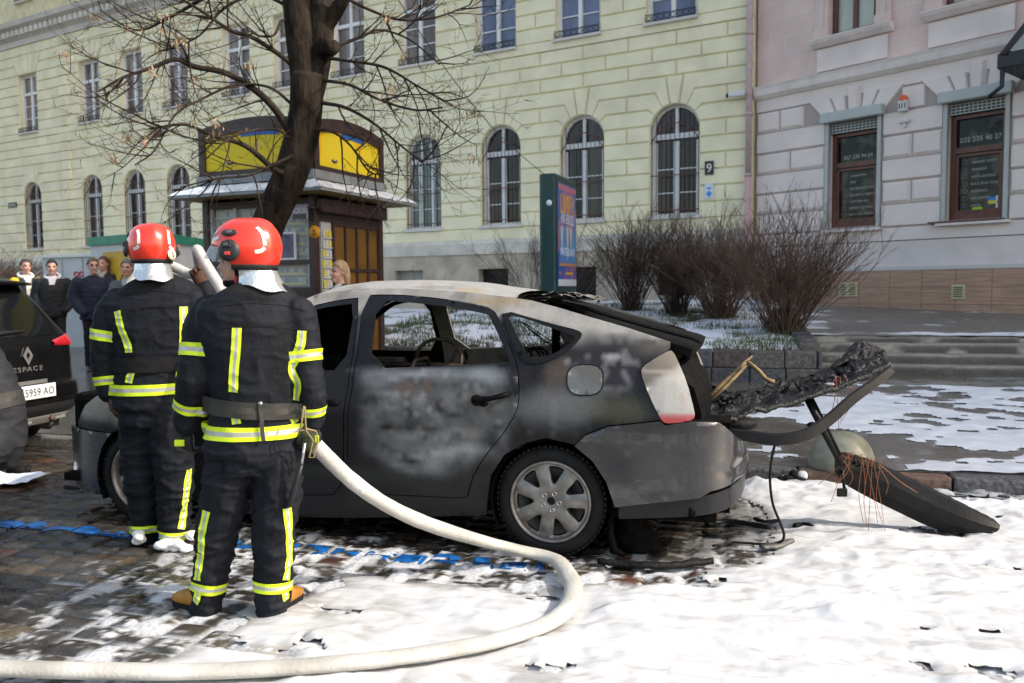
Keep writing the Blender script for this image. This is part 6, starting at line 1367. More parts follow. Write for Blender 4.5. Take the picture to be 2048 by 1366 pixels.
def helmet(parent, C, fwd, tilt=0., one=False):
    """C centre of the shell; fwd horizontal direction of the face"""
    fwd = Vector((fwd[0], fwd[1], 0)).normalized(); lf = Vector((-fwd.y, fwd.x, 0)); M = frame(fwd, lf, (0, 0, 1), C) @ Matrix.Rotation(tilt, 4, 'Y')
    red = mat('helmet_red', (.78, .040, .020), .28, coat=.4, var=.06, vs=9); tr = mat('helmet_trim', (.018, .018, .019), .55); wh = mat('helmet_sticker', (.66, .66, .62), .4); a, b, c = .160, .130, .128
    def zrim(p): q = math.cos(p); return -.088 + .074 * float(sstep(.12, .36, q)) + .034 * max(0., (q - .3) / .7)
    def sp(p, th, off=0.0):
        k = max(0., math.cos(th)) ** .62; brow = 1 + .05 * float(sstep(.7, 1, math.cos(p))) * float(sstep(.5, 0, th)); cr_ = .010 * math.exp(-(math.sin(p) / .12) ** 2) * max(0, math.cos(th - .9))
        return Vector(((a + off) * k * math.cos(p) * brow, (b + off) * k * math.sin(p), (c + off) * math.sin(th) + cr_))
    def th0(p): return math.asin(max(-.95, min(.95, zrim(p) / c)))
    root = None; nu, nv = 56, 18; mb = MB(); rs = []
    for j in range(nv + 1):
        q = j / nv; rs.append([sp(6.2832 * i / nu, th0(6.2832 * i / nu) + (1.5705 - th0(6.2832 * i / nu)) * q) for i in range(nu)])
    inner = [[sp(6.2832 * i / nu, th0(6.2832 * i / nu), -.008) for i in range(nu)], [sp(6.2832 * i / nu, th0(6.2832 * i / nu) + .3, -.012) for i in range(nu)]]
    mb.rings(inner[::-1] + rs, red, M, False); root = obj('helmet', mb, parent)
    mb = MB(); rs = []
    for q, o in ((-.012, .001), (-.010, .006), (.020, .007), (.024, .001)):
        rs.append([sp(p, th0(p), o) + Vector((0, 0, q)) for p in np.linspace(1.42, 4.86, 44)])
    mb.rings(rs, tr, M, False, True, False); obj('rim_trim', mb, root)
    # side fittings, vents
    for sg in (1, -1):
        p0 = sg * 1.45; o = sp(p0, -.12); ny = Vector((.05, sg, .1)).normalized(); Ms = M @ frame((1, 0, 0), None, ny, o + ny * -.004); mb = MB(); mb.lathe([(.001, .022), (.030, .021), (.046, .014), (.050, 0)], tr, 22, Ms); mb.box((.004, -.024, .022), (.045, .030, .014), tr, Ms, .005); mb.box((.004, -.024, .030), (.020, .014, .004), mat('fitting_grey', (.10, .10, .10), .5), Ms); obj('side_fitting', mb, root)
        mb = MB(); mb.box((-.002, .016, .024), (.024, .016, .010), red, Ms, .003); obj('side_button', mb, root)
        o = sp(sg * 1.42, .52); ny = Vector((0, sg * .8, .6)).normalized(); Ms = M @ frame((1, 0, 0), None, ny, o); mb = MB(); mb.ell((0, 0, 0), (.040, .019, .009), tr, Ms); mb.ell((0, 0, .006), (.018, .010, .005), MATS['fitting_grey'], Ms); obj('side_vent', mb, root)
        def patch(pts, w_):
            q = cr(pts, 6); rows = []
            for i, (p, th) in enumerate(q):
                P0 = sp(p, th, .0015); P1 = sp(*q[min(i + 1, len(q) - 1)], .0015) - sp(*q[max(i - 1, 0)], .0015); nn = P0.normalized(); B = nn.cross(P1).normalized(); rows.append([M @ (P0 - B * w_ * .5), M @ (P0 + B * w_ * .5)])
            mm = MB(); strip(mm, rows, (wh,)); obj('sticker', mm, root)
        patch([(sg * 2.32, .74), (sg * 2.45, .45), (sg * 2.48, .05)], .018); patch([(sg * 2.48, -.03), (sg * 2.36, -.14), (sg * 2.18, -.18)], .018); patch([(sg * .86, .62), (sg * .62, .38)], .015); patch([(sg * .60, .36), (sg * .85, .30), (sg * 1.05, .34)], .015)
    # visor
    gm = mat('visor_clear', (.42, .46, .52), .05, alpha=.50, spec=.6); mb = MB(); rs = []
    for j in range(7):
        q = j / 6; z = .012 - .058 * q; k = 1.0 + .03 * math.sin(1.6 * q + .3); rs.append([Vector((((a + .006) * k + .034 * q) * math.cos(p), (b + .008) * math.sin(p) * (1 + .02 * q), z - .018 * (1 - abs(math.cos(p))))) for p in np.linspace(-1.14, 1.14, 28)])
    mb.rings(rs, gm, M, False, True, False); obj('visor', mb, root)
    # silver neck curtain
    sm = mat('foil_silver', (.62, .63, .64), .26, metal=.75, var=.08, vs=14, bump=.010, bs=22); mb = MB(); rs = []
    for j in range(9):
        q = j / 8; ring = []
        for p in np.linspace(1.62, 4.66, 48):
            e = math.sin((p - 1.62) / 3.04 * math.pi); P0 = sp(p, th0(p), -.004); k = 1.0 + .52 * q * e + .035 * math.sin(p * 9 + 3 * q) * q * (1 - .4 * q) - .07 * math.sin(3.1 * q) * 1.0
            ring.append(Vector((P0.x * k, P0.y * k, P0.z - .004 - (.070 + .045 * e) * q + .006 * math.sin(p * 7) * q)))
        rs.append(ring)
    mb.rings(rs, sm, M, False, True, False); obj('neck_curtain', mb, root)
    if one:
        p0 = -2.35; o = sp(p0, -.38, .009); ny = Vector((math.cos(p0), math.sin(p0), .12)).normalized(); Ms = M @ frame(Vector((0, 0, 1)).cross(ny), None, ny, o); mb = MB(); mb.lathe([(.001, .004), (.031, .003), (.033, -.004)], mat('disc_cream', (.62, .60, .46), .5), 20, Ms); text_mb(mb, '1', .05, tr, Ms @ Matrix.Translation((0, -.018, .005)), 'CENTER'); obj('number_disc', mb, root)
    return root
def boot(parent, ankle, d, zg, m, sole, h=.14):
    """work boot standing on the ground"""
    d = Vector((d[0], d[1], 0)).normalized(); s = Vector((d.y, -d.x, 0)); A = Vector((ankle.x, ankle.y, zg)); mb = MB(); rs = []
    for t_, w_, z0, z1 in ((-.062, .022, .012, .05), (-.050, .036, .006, .085), (-.01, .044, .004, .10), (.05, .046, .004, .11), (.11, .050, .004, .085), (.16, .050, .004, .070), (.195, .040, .008, .055), (.212, .018, .016, .036)):
        c = A + d * t_; zc = (z0 + z1) / 2; rs.append([c + s * (w_ * math.copysign(abs(math.cos(a)) ** .7, math.cos(a))) + Vector((0, 0, zc + (z1 - z0) / 2 * math.copysign(abs(math.sin(a)) ** .7, math.sin(a)))) for a in np.linspace(0, 6.2832, 17)[:-1]])
    mb.rings(rs, m); mb.tube([A + d * -.03 + Vector((0, 0, .08)), A + d * -.035 + Vector((0, 0, .14 + h))], [.036, .040], m, 12); o = obj('boot', mb, parent)
    mb = MB(); rs = []
    for t_, w_ in ((-.066, .02), (-.05, .038), (0, .046), (.1, .052), (.17, .050), (.205, .032), (.215, .012)):
        c = A + d * t_; rs.append([c + s * w_ + Vector((0, 0, .026)), c - s * w_ + Vector((0, 0, .026)), c - s * w_ + Vector((0, 0, 0)), c + s * w_ + Vector((0, 0, 0))])
    mb.rings(rs, sole, None, True, False); obj('sole', mb, o); return o
def head(mb, C, fwd, m, k=1.0):
    """head with brow, nose, lips, chin and ears merged into the body surface"""
    f = Vector((fwd[0], fwd[1], 0)).normalized(); l = Vector((-f.y, f.x, 0)); M = frame(f, l, (0, 0, 1), C)
    mb.ell((-.012, 0, .02), (.098 * k, .076 * k, .105 * k), m, M); mb.ell((.028, 0, -.035), (.066 * k, .062 * k, .085 * k), m, M); mb.ell((.064, 0, -.098), (.032, .034, .026), m, M)
    mb.tube([(.085, 0, .012), (.108, 0, -.028), (.114, 0, -.040)], [.010, .013, .015], m, 8, M); mb.ell((.080, 0, .020), (.018, .052, .012), m, M); mb.ell((.088, 0, -.068), (.014, .026, .010), m, M)
    for s in (1, -1): mb.ell((-.008, s * .076, -.012), (.020, .010, .030), m, M); mb.ell((.072, s * .032, -.030), (.022, .022, .020), m, M)
    return M
def firefighter(label, Y0, foot, secs, arms, legs, headp, hf, hel_c, hel_f, rightv, boots, seed, one=False, hel_tilt=0., skin_on=True):
    G = lambda u, v, dy=0.: at(u, v, Y0 + dy)
    k = FPX / Y0; base = gp(*foot); t = thing('person', label, 'person', base)
    mb = MB(); eloft(mb, smooth_secs([(G(u, v, dy), hw / k, hd) for v, u, hw, hd, dy in secs]), SUIT, rightv)
    for a in arms: rlimb(mb, [G(u, v, dy) for u, v, dy, r_ in a], [r_ for *_, r_ in a], SUIT)
    for a in legs: rlimb(mb, [G(u, v, dy) for u, v, dy, r_ in a], [r_ for *_, r_ in a], SUIT)
    H = G(*headp); Mh = head(mb, H, hf, SUIT); n0 = G(secs[0][1], secs[0][0] + 24, secs[0][4]); rlimb(mb, [n0, H + Vector((0, 0, -.10)) - Vector((hf[0], hf[1], 0)) * .02], [.066, .060], SUIT)
    me = remesh(mb, .0095, 3); zh = H.z - .17; folds(me, .0135, seed, lambda v: (v[:, 2] < zh) * (.5 + .7 * sstep(1.2, .2, v[:, 2]))); Mi = np.array(Mh.inverted())
    bv = bvh_of(me)
    def sel(c):
        q = c @ Mi[:3, :3].T + Mi[:3, 3]; r_ = np.linalg.norm(q, axis=1) < .2; s = r_ & (q[:, 0] > .012) & (q[:, 2] < .06) & (q[:, 2] > -.088) & (np.abs(q[:, 1]) < .11)
        lip = s & (np.abs(q[:, 2] + .068) < .008) & (np.abs(q[:, 1]) < .024) & (q[:, 0] > .085); eye = s & (np.abs(np.abs(q[:, 1]) - .031) < .014) & (np.abs(q[:, 2] + .002) < .0075) & (q[:, 0] > .06); br = s & (np.abs(np.abs(q[:, 1]) - .032) < .022) & (np.abs(q[:, 2] - .022) < .007) & (q[:, 0] > .065)
        o = np.where(s, 1, 0); o = np.where(r_ & ~s, 2, o); o = np.where(lip, 3, o); o = np.where(eye | br, 4, o); return o
    finish(me, 'body', t, [SUIT, SKIN, BLK, mat('lips', (.36, .13, .11), .5), mat('eye_dark', (.05, .03, .025), .4)], sel)
    helmet(t, G(*hel_c), hel_f, hel_tilt, one)
    for (u, v, dy), d, m in boots: boot(t, G(u, v, dy), d, 0.004, m, BLK)
    return t, bv, G, k
def add(t, name, mb, label=None):
    if mb is not None: return obj(name, mb, t, label=label)
ORB = mat('boot_tan', (.34, .15, .018), .55, var=.25, vs=12); BBK = mat('boot_black', (.014, .014, .015), .45); GLB = mat('glove_black', (.012, .012, .013), .6, var=.3, vs=20); GLT = mat('glove_brown', (.10, .040, .020), .7, col2=(.03, .018, .014), vs=10)
FROTH = mat('froth', (.80, .81, .83), .7, var=.08, vs=25, bump=.01, bs=40)
BELT = mat('belt_webbing', (.026, .025, .022), .7, var=.15, vs=40); STEEL = mat('steel_bright', (.55, .55, .54), .25, metal=.9); CORD = mat('cord_tan', (.22, .16, .08), .8); DSEAM = (BLK,)
def build_ff_front():
    rv = Vector((.95, .30, 0))
    secs = [(566, 498, 32, .07, .03), (582, 504, 56, .095, .02), (596, 507, 86, .110, .0), (611, 507, 104, .125, 0), (636, 508, 112, .14, 0), (690, 513, 107, .148, .0), (760, 515, 96, .145, .0), (805, 515, 90, .14, 0), (845, 511, 91, .145, 0), (885, 508, 96, .15, 0), (910, 506, 99, .152, 0), (912, 506, 84, .13, 0), (945, 508, 84, .13, 0)]
    arms = [[(420, 622, .0, .078), (404, 658, .0, .084), (399, 705, -.02, .085), (392, 752, -.04, .084), (378, 806, -.01, .068), (371, 850, .03, .054)],
            [(598, 628, .02, .082), (604, 670, .02, .085), (612, 735, .01, .078), (624, 790, .0, .068), (626, 840, .03, .055)]]
    legs = [[(464, 915, 0, .120), (453, 985, 0, .114), (436, 1060, .01, .096), (424, 1130, .02, .086), (415, 1180, .02, .076), (413, 1216, .02, .072)],
            [(554, 915, 0, .118), (555, 985, -.01, .112), (549, 1060, -.02, .098), (547, 1130, -.01, .088), (545, 1180, -.01, .079), (545, 1222, -.01, .075)]]
    Y0 = gp(480, 1226).y
    t, bv, G, k = firefighter('firefighter nearest the camera, back turned and head in profile, holding the hose', Y0, (480, 1226), secs, arms, legs, (484, 522, .02), (-.97, .12), (495, 496, .02), (-.97, .18), rv, [((412, 1214, .03), (-.85, .5), ORB), ((548, 1222, .0), (.30, .95), ORB)], 3)
    W_ = .042
    for pts in ([(474, 656), (472, 700), (468, 745), (467, 784)], [(604, 662), (601, 690), (590, 718), (584, 740), (596, 768), (592, 800)], [(470, 822), (474, 848)], [(586, 832), (590, 846)],
                [(414, 1022), (404, 1070), (402, 1110), (394, 1160)], [(574, 1016), (579, 1080), (578, 1120), (572, 1160)], [(398, 1178), (392, 1206)], [(570, 1178), (572, 1200)]): add(t, 'reflective_tape', tape_px(bv, pts, W_))
    add(t, 'reflective_tape', tape_ring(bv, G(399, 702, -.02), G(392, 752, -.04) - G(404, 658), .058, .16)); add(t, 'reflective_tape', tape_ring(bv, G(378, 808, -.01), G(371, 850, .03) - G(390, 765, -.03), .05, .13))
    add(t, 'reflective_tape', tape_ring(bv, G(608, 712, .015), G(612, 735, .01) - G(604, 670, .02), .05, .13)); add(t, 'reflective_tape', tape_ring(bv, G(625, 818, .01), G(626, 840, .03) - G(624, 790), .045, .11))
    add(t, 'reflective_tape', tape_ring(bv, G(510, 858), Vector((.02, 0, 1)), .062, .36, n=64))
    add(t, 'reflective_tape', tape_ring(bv, G(417, 1168, .02), G(415, 1180, .02) - G(424, 1130, .02), .05, .15)); add(t, 'reflective_tape', tape_ring(bv, G(546, 1166, -.01), G(545, 1180, -.01) - G(548, 1130, -.01), .05, .15))
    b = tape_ring(bv, G(514, 812), Vector((.10, 0, 1)), .075, .36, .010, (BELT,), 64); b = add(t, 'belt', b)
    q = tape_px(bv, [(519, 806), (521, 835), (522, 860), (526, 880)], .018, .022, (BELT,), 3); add(t, 'belt_strap', q)
    h = bv.ray_cast(CAM, ray(523, 806), 20)[0]; mb = MB(); mb.ell(tuple(h - Vector((0, .018, 0))), (.010, .006, .010), STEEL); obj('belt_stud', mb, t)
    for pts in ([(440, 612), (505, 606), (575, 612), (610, 622)], [(444, 655), (520, 652), (606, 660)]): add(t, 'seam', tape_px(bv, pts, .005, .003, DSEAM, 2))
    # cargo pocket
    add(t, 'pocket_flap', tape_px(bv, [(416, 930), (446, 936)], .05, .006, (SUIT,), 3))
    w1 = G(370, 858, .04); me = glove(w1, G(372, 905, .08) - w1, Vector((-.5, -.85, 0)), GLB, .75, .06, 1.1, 1); finish(me, 'glove', t, [GLB])
    mb = MB(); mb.tube([w1 + (w1 - G(366, 905, .08)) * .3, w1 + (G(366, 905, .08) - w1) * .45], [.052, .047], YEL, 12, None, False); mb.v = mb.v; q = tape_px(bvh_of(me) if False else bv, [(352, 876), (358, 890)], .03); o = MB(); o.box(tuple(G(359, 886, -.01)), (.045, .012, .03), YEL, None, .004); obj('glove_tab', o, t)
    w2 = G(625, 846, .03); tip = G(612, 892, -.02); me = glove(w2, tip - w2, Vector((.75, -.6, .15)), GLB, 1.15, .05, 1.12, -1); finish(me, 'glove', t, [GLB])
    o = MB(); o.box(tuple(G(633, 878, -.03)), (.022, .012, .034), YEL, None, .004); obj('glove_tab', o, t)
    mb = MB(); mb.tube([G(608, 812, -.12), G(604, 840, -.15), G(600, 862, -.15), G(614, 858, -.13), G(632, 862, -.10), G(636, 880, -.10), G(628, 915, -.11), G(618, 915, -.11), G(626, 880, -.12), G(612, 862, -.14), G(610, 830, -.14), G(610, 814, -.12)], .0045, CORD, 6); obj('cord', mb, t)
    # collar patch and small tag seen on the hood
    o = MB(); o.ell(tuple(bv.ray_cast(CAM, ray(473, 560), 20)[0] or G(473, 560)), (.010, .006, .020), mat('hood_red', (.55, .02, .02), .6)); obj('hood_tag', o, t)
    # tool hanging on the belt
    s = MB(); a = G(610, 886, -.13); b_ = G(603, 930, -.13); c = G(578, 1012, -.12); s.tube([a, b_], [.0065, .007], STEEL, 8); s.tube([b_, b_.lerp(c, .3), c], [.009, .013, .014], mat('tool_rubber', (.012, .012, .013), .5), 10)
    tag(obj('hand_tool', s), 'black handled steel tool hanging at the right hip of the nearest firefighter', 'tool')
    s = MB(); s.box(tuple(G(618, 882, -.04)), (.055, .05, .085), mat('pouch_green', (.030, .042, .012), .6, var=.4, vs=20), None, .018); tag(obj('belt_pouch', s), 'small dark green pouch on the right hip of the nearest firefighter', 'pouch')
def build_ff_back():
    rv = Vector((.98, .18, 0))
    secs = [(556, 304, 26, .07, .03), (565, 307, 44, .095, .02), (577, 309, 74, .112, 0), (590, 311, 92, .125, 0), (610, 313, 98, .14, 0), (660, 313, 90, .148, 0), (710, 310, 80, .145, 0), (740, 306, 74, .14, 0), (775, 304, 74, .148, 0), (800, 305, 74, .15, 0), (815, 306, 76, .15, 0), (817, 306, 66, .13, 0), (850, 306, 66, .13, 0)]
    arms = [[(236, 604, 0, .085), (222, 630, .0, .092), (216, 680, -.01, .094), (214, 722, -.01, .088), (216, 756, -.02, .076), (220, 786, -.03, .060)],
            [(388, 602, .02, .085), (404, 640, .08, .086), (412, 660, .22, .080), (412, 620, .33, .070), (410, 575, .40, .058)]]
    legs = [[(284, 820, .04, .122), (282, 900, .05, .120), (286, 960, .05, .106), (290, 1020, .07, .092), (289, 1060, .08, .082), (288, 1078, .08, .078)],
            [(338, 820, 0, .122), (346, 900, -.02, .120), (349, 960, -.02, .108), (349, 1020, .0, .096), (348, 1060, .0, .086), (348, 1086, .0, .082)]]
    Y0 = gp(330, 1092).y
    t, bv, G, k = firefighter('firefighter standing further back, facing away, with number 1 disc on helmet', Y0, (330, 1092), secs, arms, legs, (302, 527, .03), (-.55, .83), (303, 492, .02), (-.50, .86), rv, [((288, 1080, .08), (-.2, .95), BBK), ((348, 1088, 0), (.25, .95), BBK)], 11, True)
    W_ = .045
    for pts in ([(235, 622), (242, 655), (256, 690), (258, 705)], [(367, 613), (367, 650), (366, 690), (365, 718)], [(266, 738), (260, 755), (258, 766)], [(360, 740), (357, 764)], [(378, 938), (372, 990), (368, 1020), (362, 1058)], [(360, 1080), (366, 1100)]): add(t, 'reflective_tape', tape_px(bv, pts, W_))
    add(t, 'reflective_tape', tape_ring(bv, G(217, 670, -.01), G(212, 722, -.01) - G(226, 620, 0), .06, .16)); add(t, 'reflective_tape', tape_ring(bv, G(216, 762, -.02), G(219, 782, -.03) - G(214, 722, -.01), .05, .13))
    add(t, 'reflective_tape', tape_ring(bv, G(304, 775), Vector((-.01, 0, 1)), .062, .36, n=64))
    add(t, 'reflective_tape', tape_ring(bv, G(289, 1053, .08), Vector((0, 0, 1)), .05, .15)); add(t, 'reflective_tape', tape_ring(bv, G(348, 1066, 0), Vector((.1, 0, 1)), .05, .15))
    add(t, 'belt', tape_ring(bv, G(306, 726), Vector((0, 0, 1)), .085, .36, .009, (BLK,), 64))
    for pts in ([(240, 590), (310, 582), (378, 588)], [(248, 618), (310, 614), (366, 612)]): add(t, 'seam', tape_px(bv, pts, .006, .003, DSEAM, 2))
    w1 = G(222, 788, -.03); me = glove(w1, G(230, 840, -.06) - w1, Vector((-.9, -.4, 0)), GLT, .55, .12, 1.12, 1); finish(me, 'glove', t, [GLT])
    w2 = G(407, 572, .39); me = glove(w2, G(388, 525, .34) - w2, Vector((-.5, .9, .2)), GLT, .9, .08, 1.15, -1); finish(me, 'glove', t, [GLT])
    # foam clinging to the boots
    mb = MB(); r = random.Random(4)
    for u, v, dy, n in ((274, 1076, -.02, 7), (345, 1092, -.07, 15), (380, 1070, -.05, 5), (372, 1094, -.05, 5)):
        for i in range(n):
            s_ = r.uniform(.015, .034); mb.ell(tuple(G(u + r.gauss(0, 12 if n > 10 else 5), v + r.gauss(0, 5), dy + r.gauss(0, .015))), (s_ * 1.3, s_, s_ * .8), FROTH, None, 10, 7)
    me = remesh(mb, .008, 2); finish(me, 'foam_on_boots', t, [FROTH])
def build_ff_crouch():
    Y0 = 4.45; G = lambda u, v, dy=0.: at(u, v, Y0 + dy); base = gp(-60, 1030); gr = mat('suit_grey', (.020, .021, .026), .75, var=.25, vs=8, bump=.002, bs=120, spec=.25)
    t = thing('person', 'crouching person in a dark grey suit, only the belted back showing at the left edge', 'person', Vector((base.x, Y0, 0)))
    mb = MB(); rv = Vector((0, 1, 0)); eloft(mb, smooth_secs([(G(-30, 925), .10, .16), (G(-22, 880), .15, .185), (G(-28, 825), .165, .195), (G(-45, 770), .17, .19), (G(-78, 715), .185, .18), (G(-125, 665), .19, .16), (G(-165, 640), .13, .12), (G(-185, 625), .07, .07)]), gr, rv)
    rlimb(mb, [G(-20, 890, -.1), G(-110, 930, -.15), G(-190, 900, -.15)], [.125, .11, .09], gr); rlimb(mb, [G(-190, 900, -.15), G(-180, 990, -.12), G(-170, 1060, -.12)], [.09, .075, .065], gr)
    rlimb(mb, [G(-25, 890, .12), G(-100, 960, .15), G(-150, 1020, .15)], [.125, .11, .09], gr); rlimb(mb, [G(-150, 1020, .15), G(-80, 1040, .15), G(-30, 1046, .15)], [.085, .07, .06], gr)
    for dy in (-.2, .2): rlimb(mb, [G(-150, 665, dy), G(-185, 740, dy * 1.2), G(-230, 800, dy)], [.085, .075, .055], gr)
    head(mb, G(-225, 600), (-.95, 0), gr); me = remesh(mb, .012, 3); folds(me, .010, 21); bv = bvh_of(me); finish(me, 'body', t, [gr])
    helmet(t, G(-222, 575), (-.95, .05))
    q = tape_ring(bv, G(-34, 812), G(-60, 745) - G(-24, 870), .08, .40, .008, (BELT,), 56); add(t, 'belt', q)
    boot(t, G(-175, 1050, -.12), (-1, 0), .004, BBK, BLK); boot(t, G(-30, 1040, .15), (-1, 0), .004, BBK, BLK)
    for dy in (-.2, .2): w_ = G(-232, 806, dy); finish(glove(w_, Vector((-.6, 0, -.8)), Vector((-.6, 0, .5)), GLB, .7), 'glove', t, [GLB])
build_ff_front(); build_ff_back(); build_ff_crouch()
# ------------------------------------------------------------------ onlookers
def bystander(label, u, vtop, Y, H, face, jac, tro, hair, hairlen=0, hood=None, pose='pocket', yoke=None, shoe=None, seed=1, glasses=False, scarf=None, bulk=1.0):
    top = at(u, vtop, Y); zg = top.z - H; f = Vector((face[0], face[1], 0)).normalized(); M = frame(f.cross(Vector((0, 0, 1))), f, (0, 0, 1), (top.x, top.y, zg)); s = H / 1.75
    t = thing('person', label, 'person', (top.x, top.y, zg)); P = lambda x, y, z: M @ Vector((x * s, y * s, z * s)); mb = MB(); rv = M.to_3x3() @ Vector((1, 0, 0)); B = bulk
    eloft(mb, smooth_secs([(P(0, -.01, 1.47), .06, .06), (P(0, -.01, 1.43), .12 * B, .085), (P(0, 0, 1.37), .185 * B, .105 * B), (P(0, .01, 1.22), .18 * B, .13 * B), (P(0, .01, 1.02), .165 * B, .125 * B), (P(0, 0, .86), .175 * B, .125 * B), (P(0, 0, .80), .17 * B, .12 * B), (P(0, 0, .78), .14, .10)]), SUIT, rv)
    for sg in (1, -1):
        if pose == 'pocket': a = [(.185, 0, 1.36, .075), (.235, -.03, 1.15, .072), (.225, .04, .98, .06), (.175, .11, .90, .052)]
        elif pose == 'cross': a = [(.185, 0, 1.36, .075), (.23, .02, 1.14, .07), (.19, .13, 1.02, .06), (.06, .17, 1.08, .052)]
        else: a = [(.185, 0, 1.36, .072), (.22, -.01, 1.12, .065), (.22, .03, .92, .05), (.21, .05, .83, .042)]
        rlimb(mb, [P(sg * x * (B if i < 2 else 1), y, z) for i, (x, y, z, _) in enumerate(a)], [q[3] * s * B for q in a], SUIT, 10)
        rlimb(mb, [P(sg * .085, 0, .82), P(sg * .10, .01, .48), P(sg * .11, -.01, .10)], [.095 * s, .068 * s, .052 * s], SUIT, 10)
        for q in [P(sg * .12, .05 + .0, .045)]: eloft(mb, [(P(sg * .11, -.09, .04), .032, .035), (P(sg * .112, .02, .05), .042, .05), (P(sg * .12, .12, .035), .045, .032), (P(sg * .123, .17, .03), .028, .02)], SUIT, rv)
    Mh = head(mb, P(0, .02, 1.61), f, SUIT, .97); rlimb(mb, [P(0, -.005, 1.42), P(0, .01, 1.53)], [.058, .055], SUIT, 10)
    me = remesh(mb, .012, 2); folds(me, .008, seed, lambda v: v[:, 2] < zg + 1.40 * s); Mi = np.array(Mh.inverted()); Mb = np.array(M.inverted())
    jm, tm = mat('jacket_%d' % seed, jac, .7, var=.25, vs=9, bump=.004, bs=30, spec=.3), mat('trousers_%d' % seed, tro, .8, var=.2, vs=9, spec=.2); ms = [jm, tm, SKIN, mat('shoe_dark', (.015, .014, .014), .5), MATS['eye_dark'], MATS['lips'], mat('yoke_%d' % seed, yoke or jac, .7, spec=.3), mat('inner_%d' % seed, scarf or hood or jac, .8)]
    def sel(c):
        q = c @ Mi[:3, :3].T + Mi[:3, 3]; b = (c @ Mb[:3, :3].T + Mb[:3, 3]) / s; z = b[:, 2]; o = np.where(z < .80, 1, 0); o = np.where(z < .09, 3, o); hd = z > 1.47
        if yoke: o = np.where((z > 1.27) & (z < 1.45) & (np.abs(b[:, 0]) > .13), 6, o)
        if scarf or hood: o = np.where((z > (1.12 if seed == 31 else 1.33)) & (z < 1.50) & (np.abs(b[:, 0]) < .04 + .35 * np.clip(z - 1.36, 0, .1)) & (b[:, 1] > .03), 7, o); 
        o = np.where(hd, 2, o)
        eye = hd & (np.abs(np.abs(q[:, 1]) - .032) < .015) & (np.abs(q[:, 2] - .004) < .008) & (q[:, 0] > .055); br = hd & (np.abs(np.abs(q[:, 1]) - .033) < .022) & (np.abs(q[:, 2] - .026) < .006) & (q[:, 0] > .06); o = np.where(eye | br, 4, o)
        o = np.where(hd & (np.abs(q[:, 2] + .068) < .008) & (np.abs(q[:, 1]) < .025) & (q[:, 0] > .08), 5, o)
        if pose == 'down': o = np.where((z < .90) & (np.abs(b[:, 0]) > .17) & (z > .7), 2, o)
        return o
    finish(me, 'body', t, ms, sel)
    hm = mat('hair_%d' % seed, hair, .7, var=.3, vs=30, stretch=(1, 1, .3)); mb = MB(); rs = []
    for j in range(10):
        th = -.25 + 1.82 * j / 9; ring = []
        for i in range(28):
            p = 6.2832 * i / 28; lo = .62 * float(sstep(.2, .75, math.cos(p))); t_ = max(th, lo - .05 if th < lo else th); kk = max(0, math.cos(t_)); n = 1 + .06 * float(perlin(p * 3 + seed, t_ * 4)); ring.append((-.012 + (.108 * n) * kk * math.cos(p), .087 * n * kk * math.sin(p), .022 + .118 * n * math.sin(t_)))
        rs.append(ring)
    mb.rings(rs, hm, Mh); 
    if hairlen:
        q = MB(); eloft(q, [(Mh @ Vector((-.05, 0, .05)), .085, .06), (Mh @ Vector((-.07, 0, -.06)), .095, .05), (Mh @ Vector((-.075, 0, -.06 - hairlen * .6)), .085, .035), (Mh @ Vector((-.06, 0, -.06 - hairlen)), .05, .02)], hm, rv)
        k = len(mb.v); mb.v += q.v; mb.f += [tuple(i + k for i in f_) for f_ in q.f]; mb.m += q.m; mb.sm += q.sm
    obj('hair', mb, t)
    if hood is not None:
        mb = MB(); hm2 = mat('hood_%d' % seed, hood, .8, var=.1, vs=10); rs = []
        for r0, dz, rr in ((.075, .0, .0), (.105, .02, 0), (.118, -.01, 0), (.105, -.05, 0)): rs.append([P(r0 * 1.15 * math.cos(a), -.01 + r0 * .95 * math.sin(a), 1.475 + dz + .045 * -math.sin(a) * (1 if math.sin(a) < 0 else .9)) for a in np.linspace(0, 6.2832, 21)[:-1]])
        mb.rings(rs, hm2, None, False); obj('hood', mb, t)
    if glasses:
        mb = MB()
        for sg in (1, -1): mb.tube([(.092, sg * .032 + .022 * math.cos(a), .002 + .017 * math.sin(a)) for a in np.linspace(0, 6.2832, 13)], .0022, BLK, 4, Mh)
        mb.tube([(.095, -.01, .004), (.095, .01, .004)], .0022, BLK, 4, Mh); obj('glasses', mb, t)
    return t, P, Mh
tc, tp, th_ = bystander('young man in a dark jacket with yellow sleeves and a white hoodie', 50, 517, 14.2, 1.76, (.75, -.66), (.016, .02, .034), (.02, .02, .025), (.045, .028, .02), 0, (.62, .60, .56), 'down', (.62, .42, .02), None, 31)
bystander('dark haired young man in a black puffer jacket with a white hood', 103, 518, 13.6, 1.74, (.45, -.9), (.012, .013, .017), (.015, .015, .018), (.012, .010, .010), 0, (.6, .58, .62), 'pocket', None, None, 32, bulk=1.1)
bystander('stocky man with glasses in a dark navy quilted coat with hands in his pockets', 185, 514, 12.6, 1.74, (.62, -.78), (.010, .014, .030), (.010, .010, .013), (.09, .065, .045), 0, None, 'pocket', None, None, 33, True, bulk=1.2)
bystander('long haired woman in a brown coat standing behind the man in navy', 207, 512, 14.4, 1.70, (-.1, -.99), (.040, .022, .015), (.02, .018, .02), (.11, .055, .035), .30, None, 'down', None, None, 34, scarf=(.4, .34, .3))
bystander('grey haired man mostly hidden behind the firefighter with the number 1 helmet', 254, 517, 12.2, 1.76, (.1, -1), (.10, .11, .12), (.02, .02, .025), (.11, .11, .12), 0, None, 'cross', None, None, 35, scarf=(.3, .3, .3))
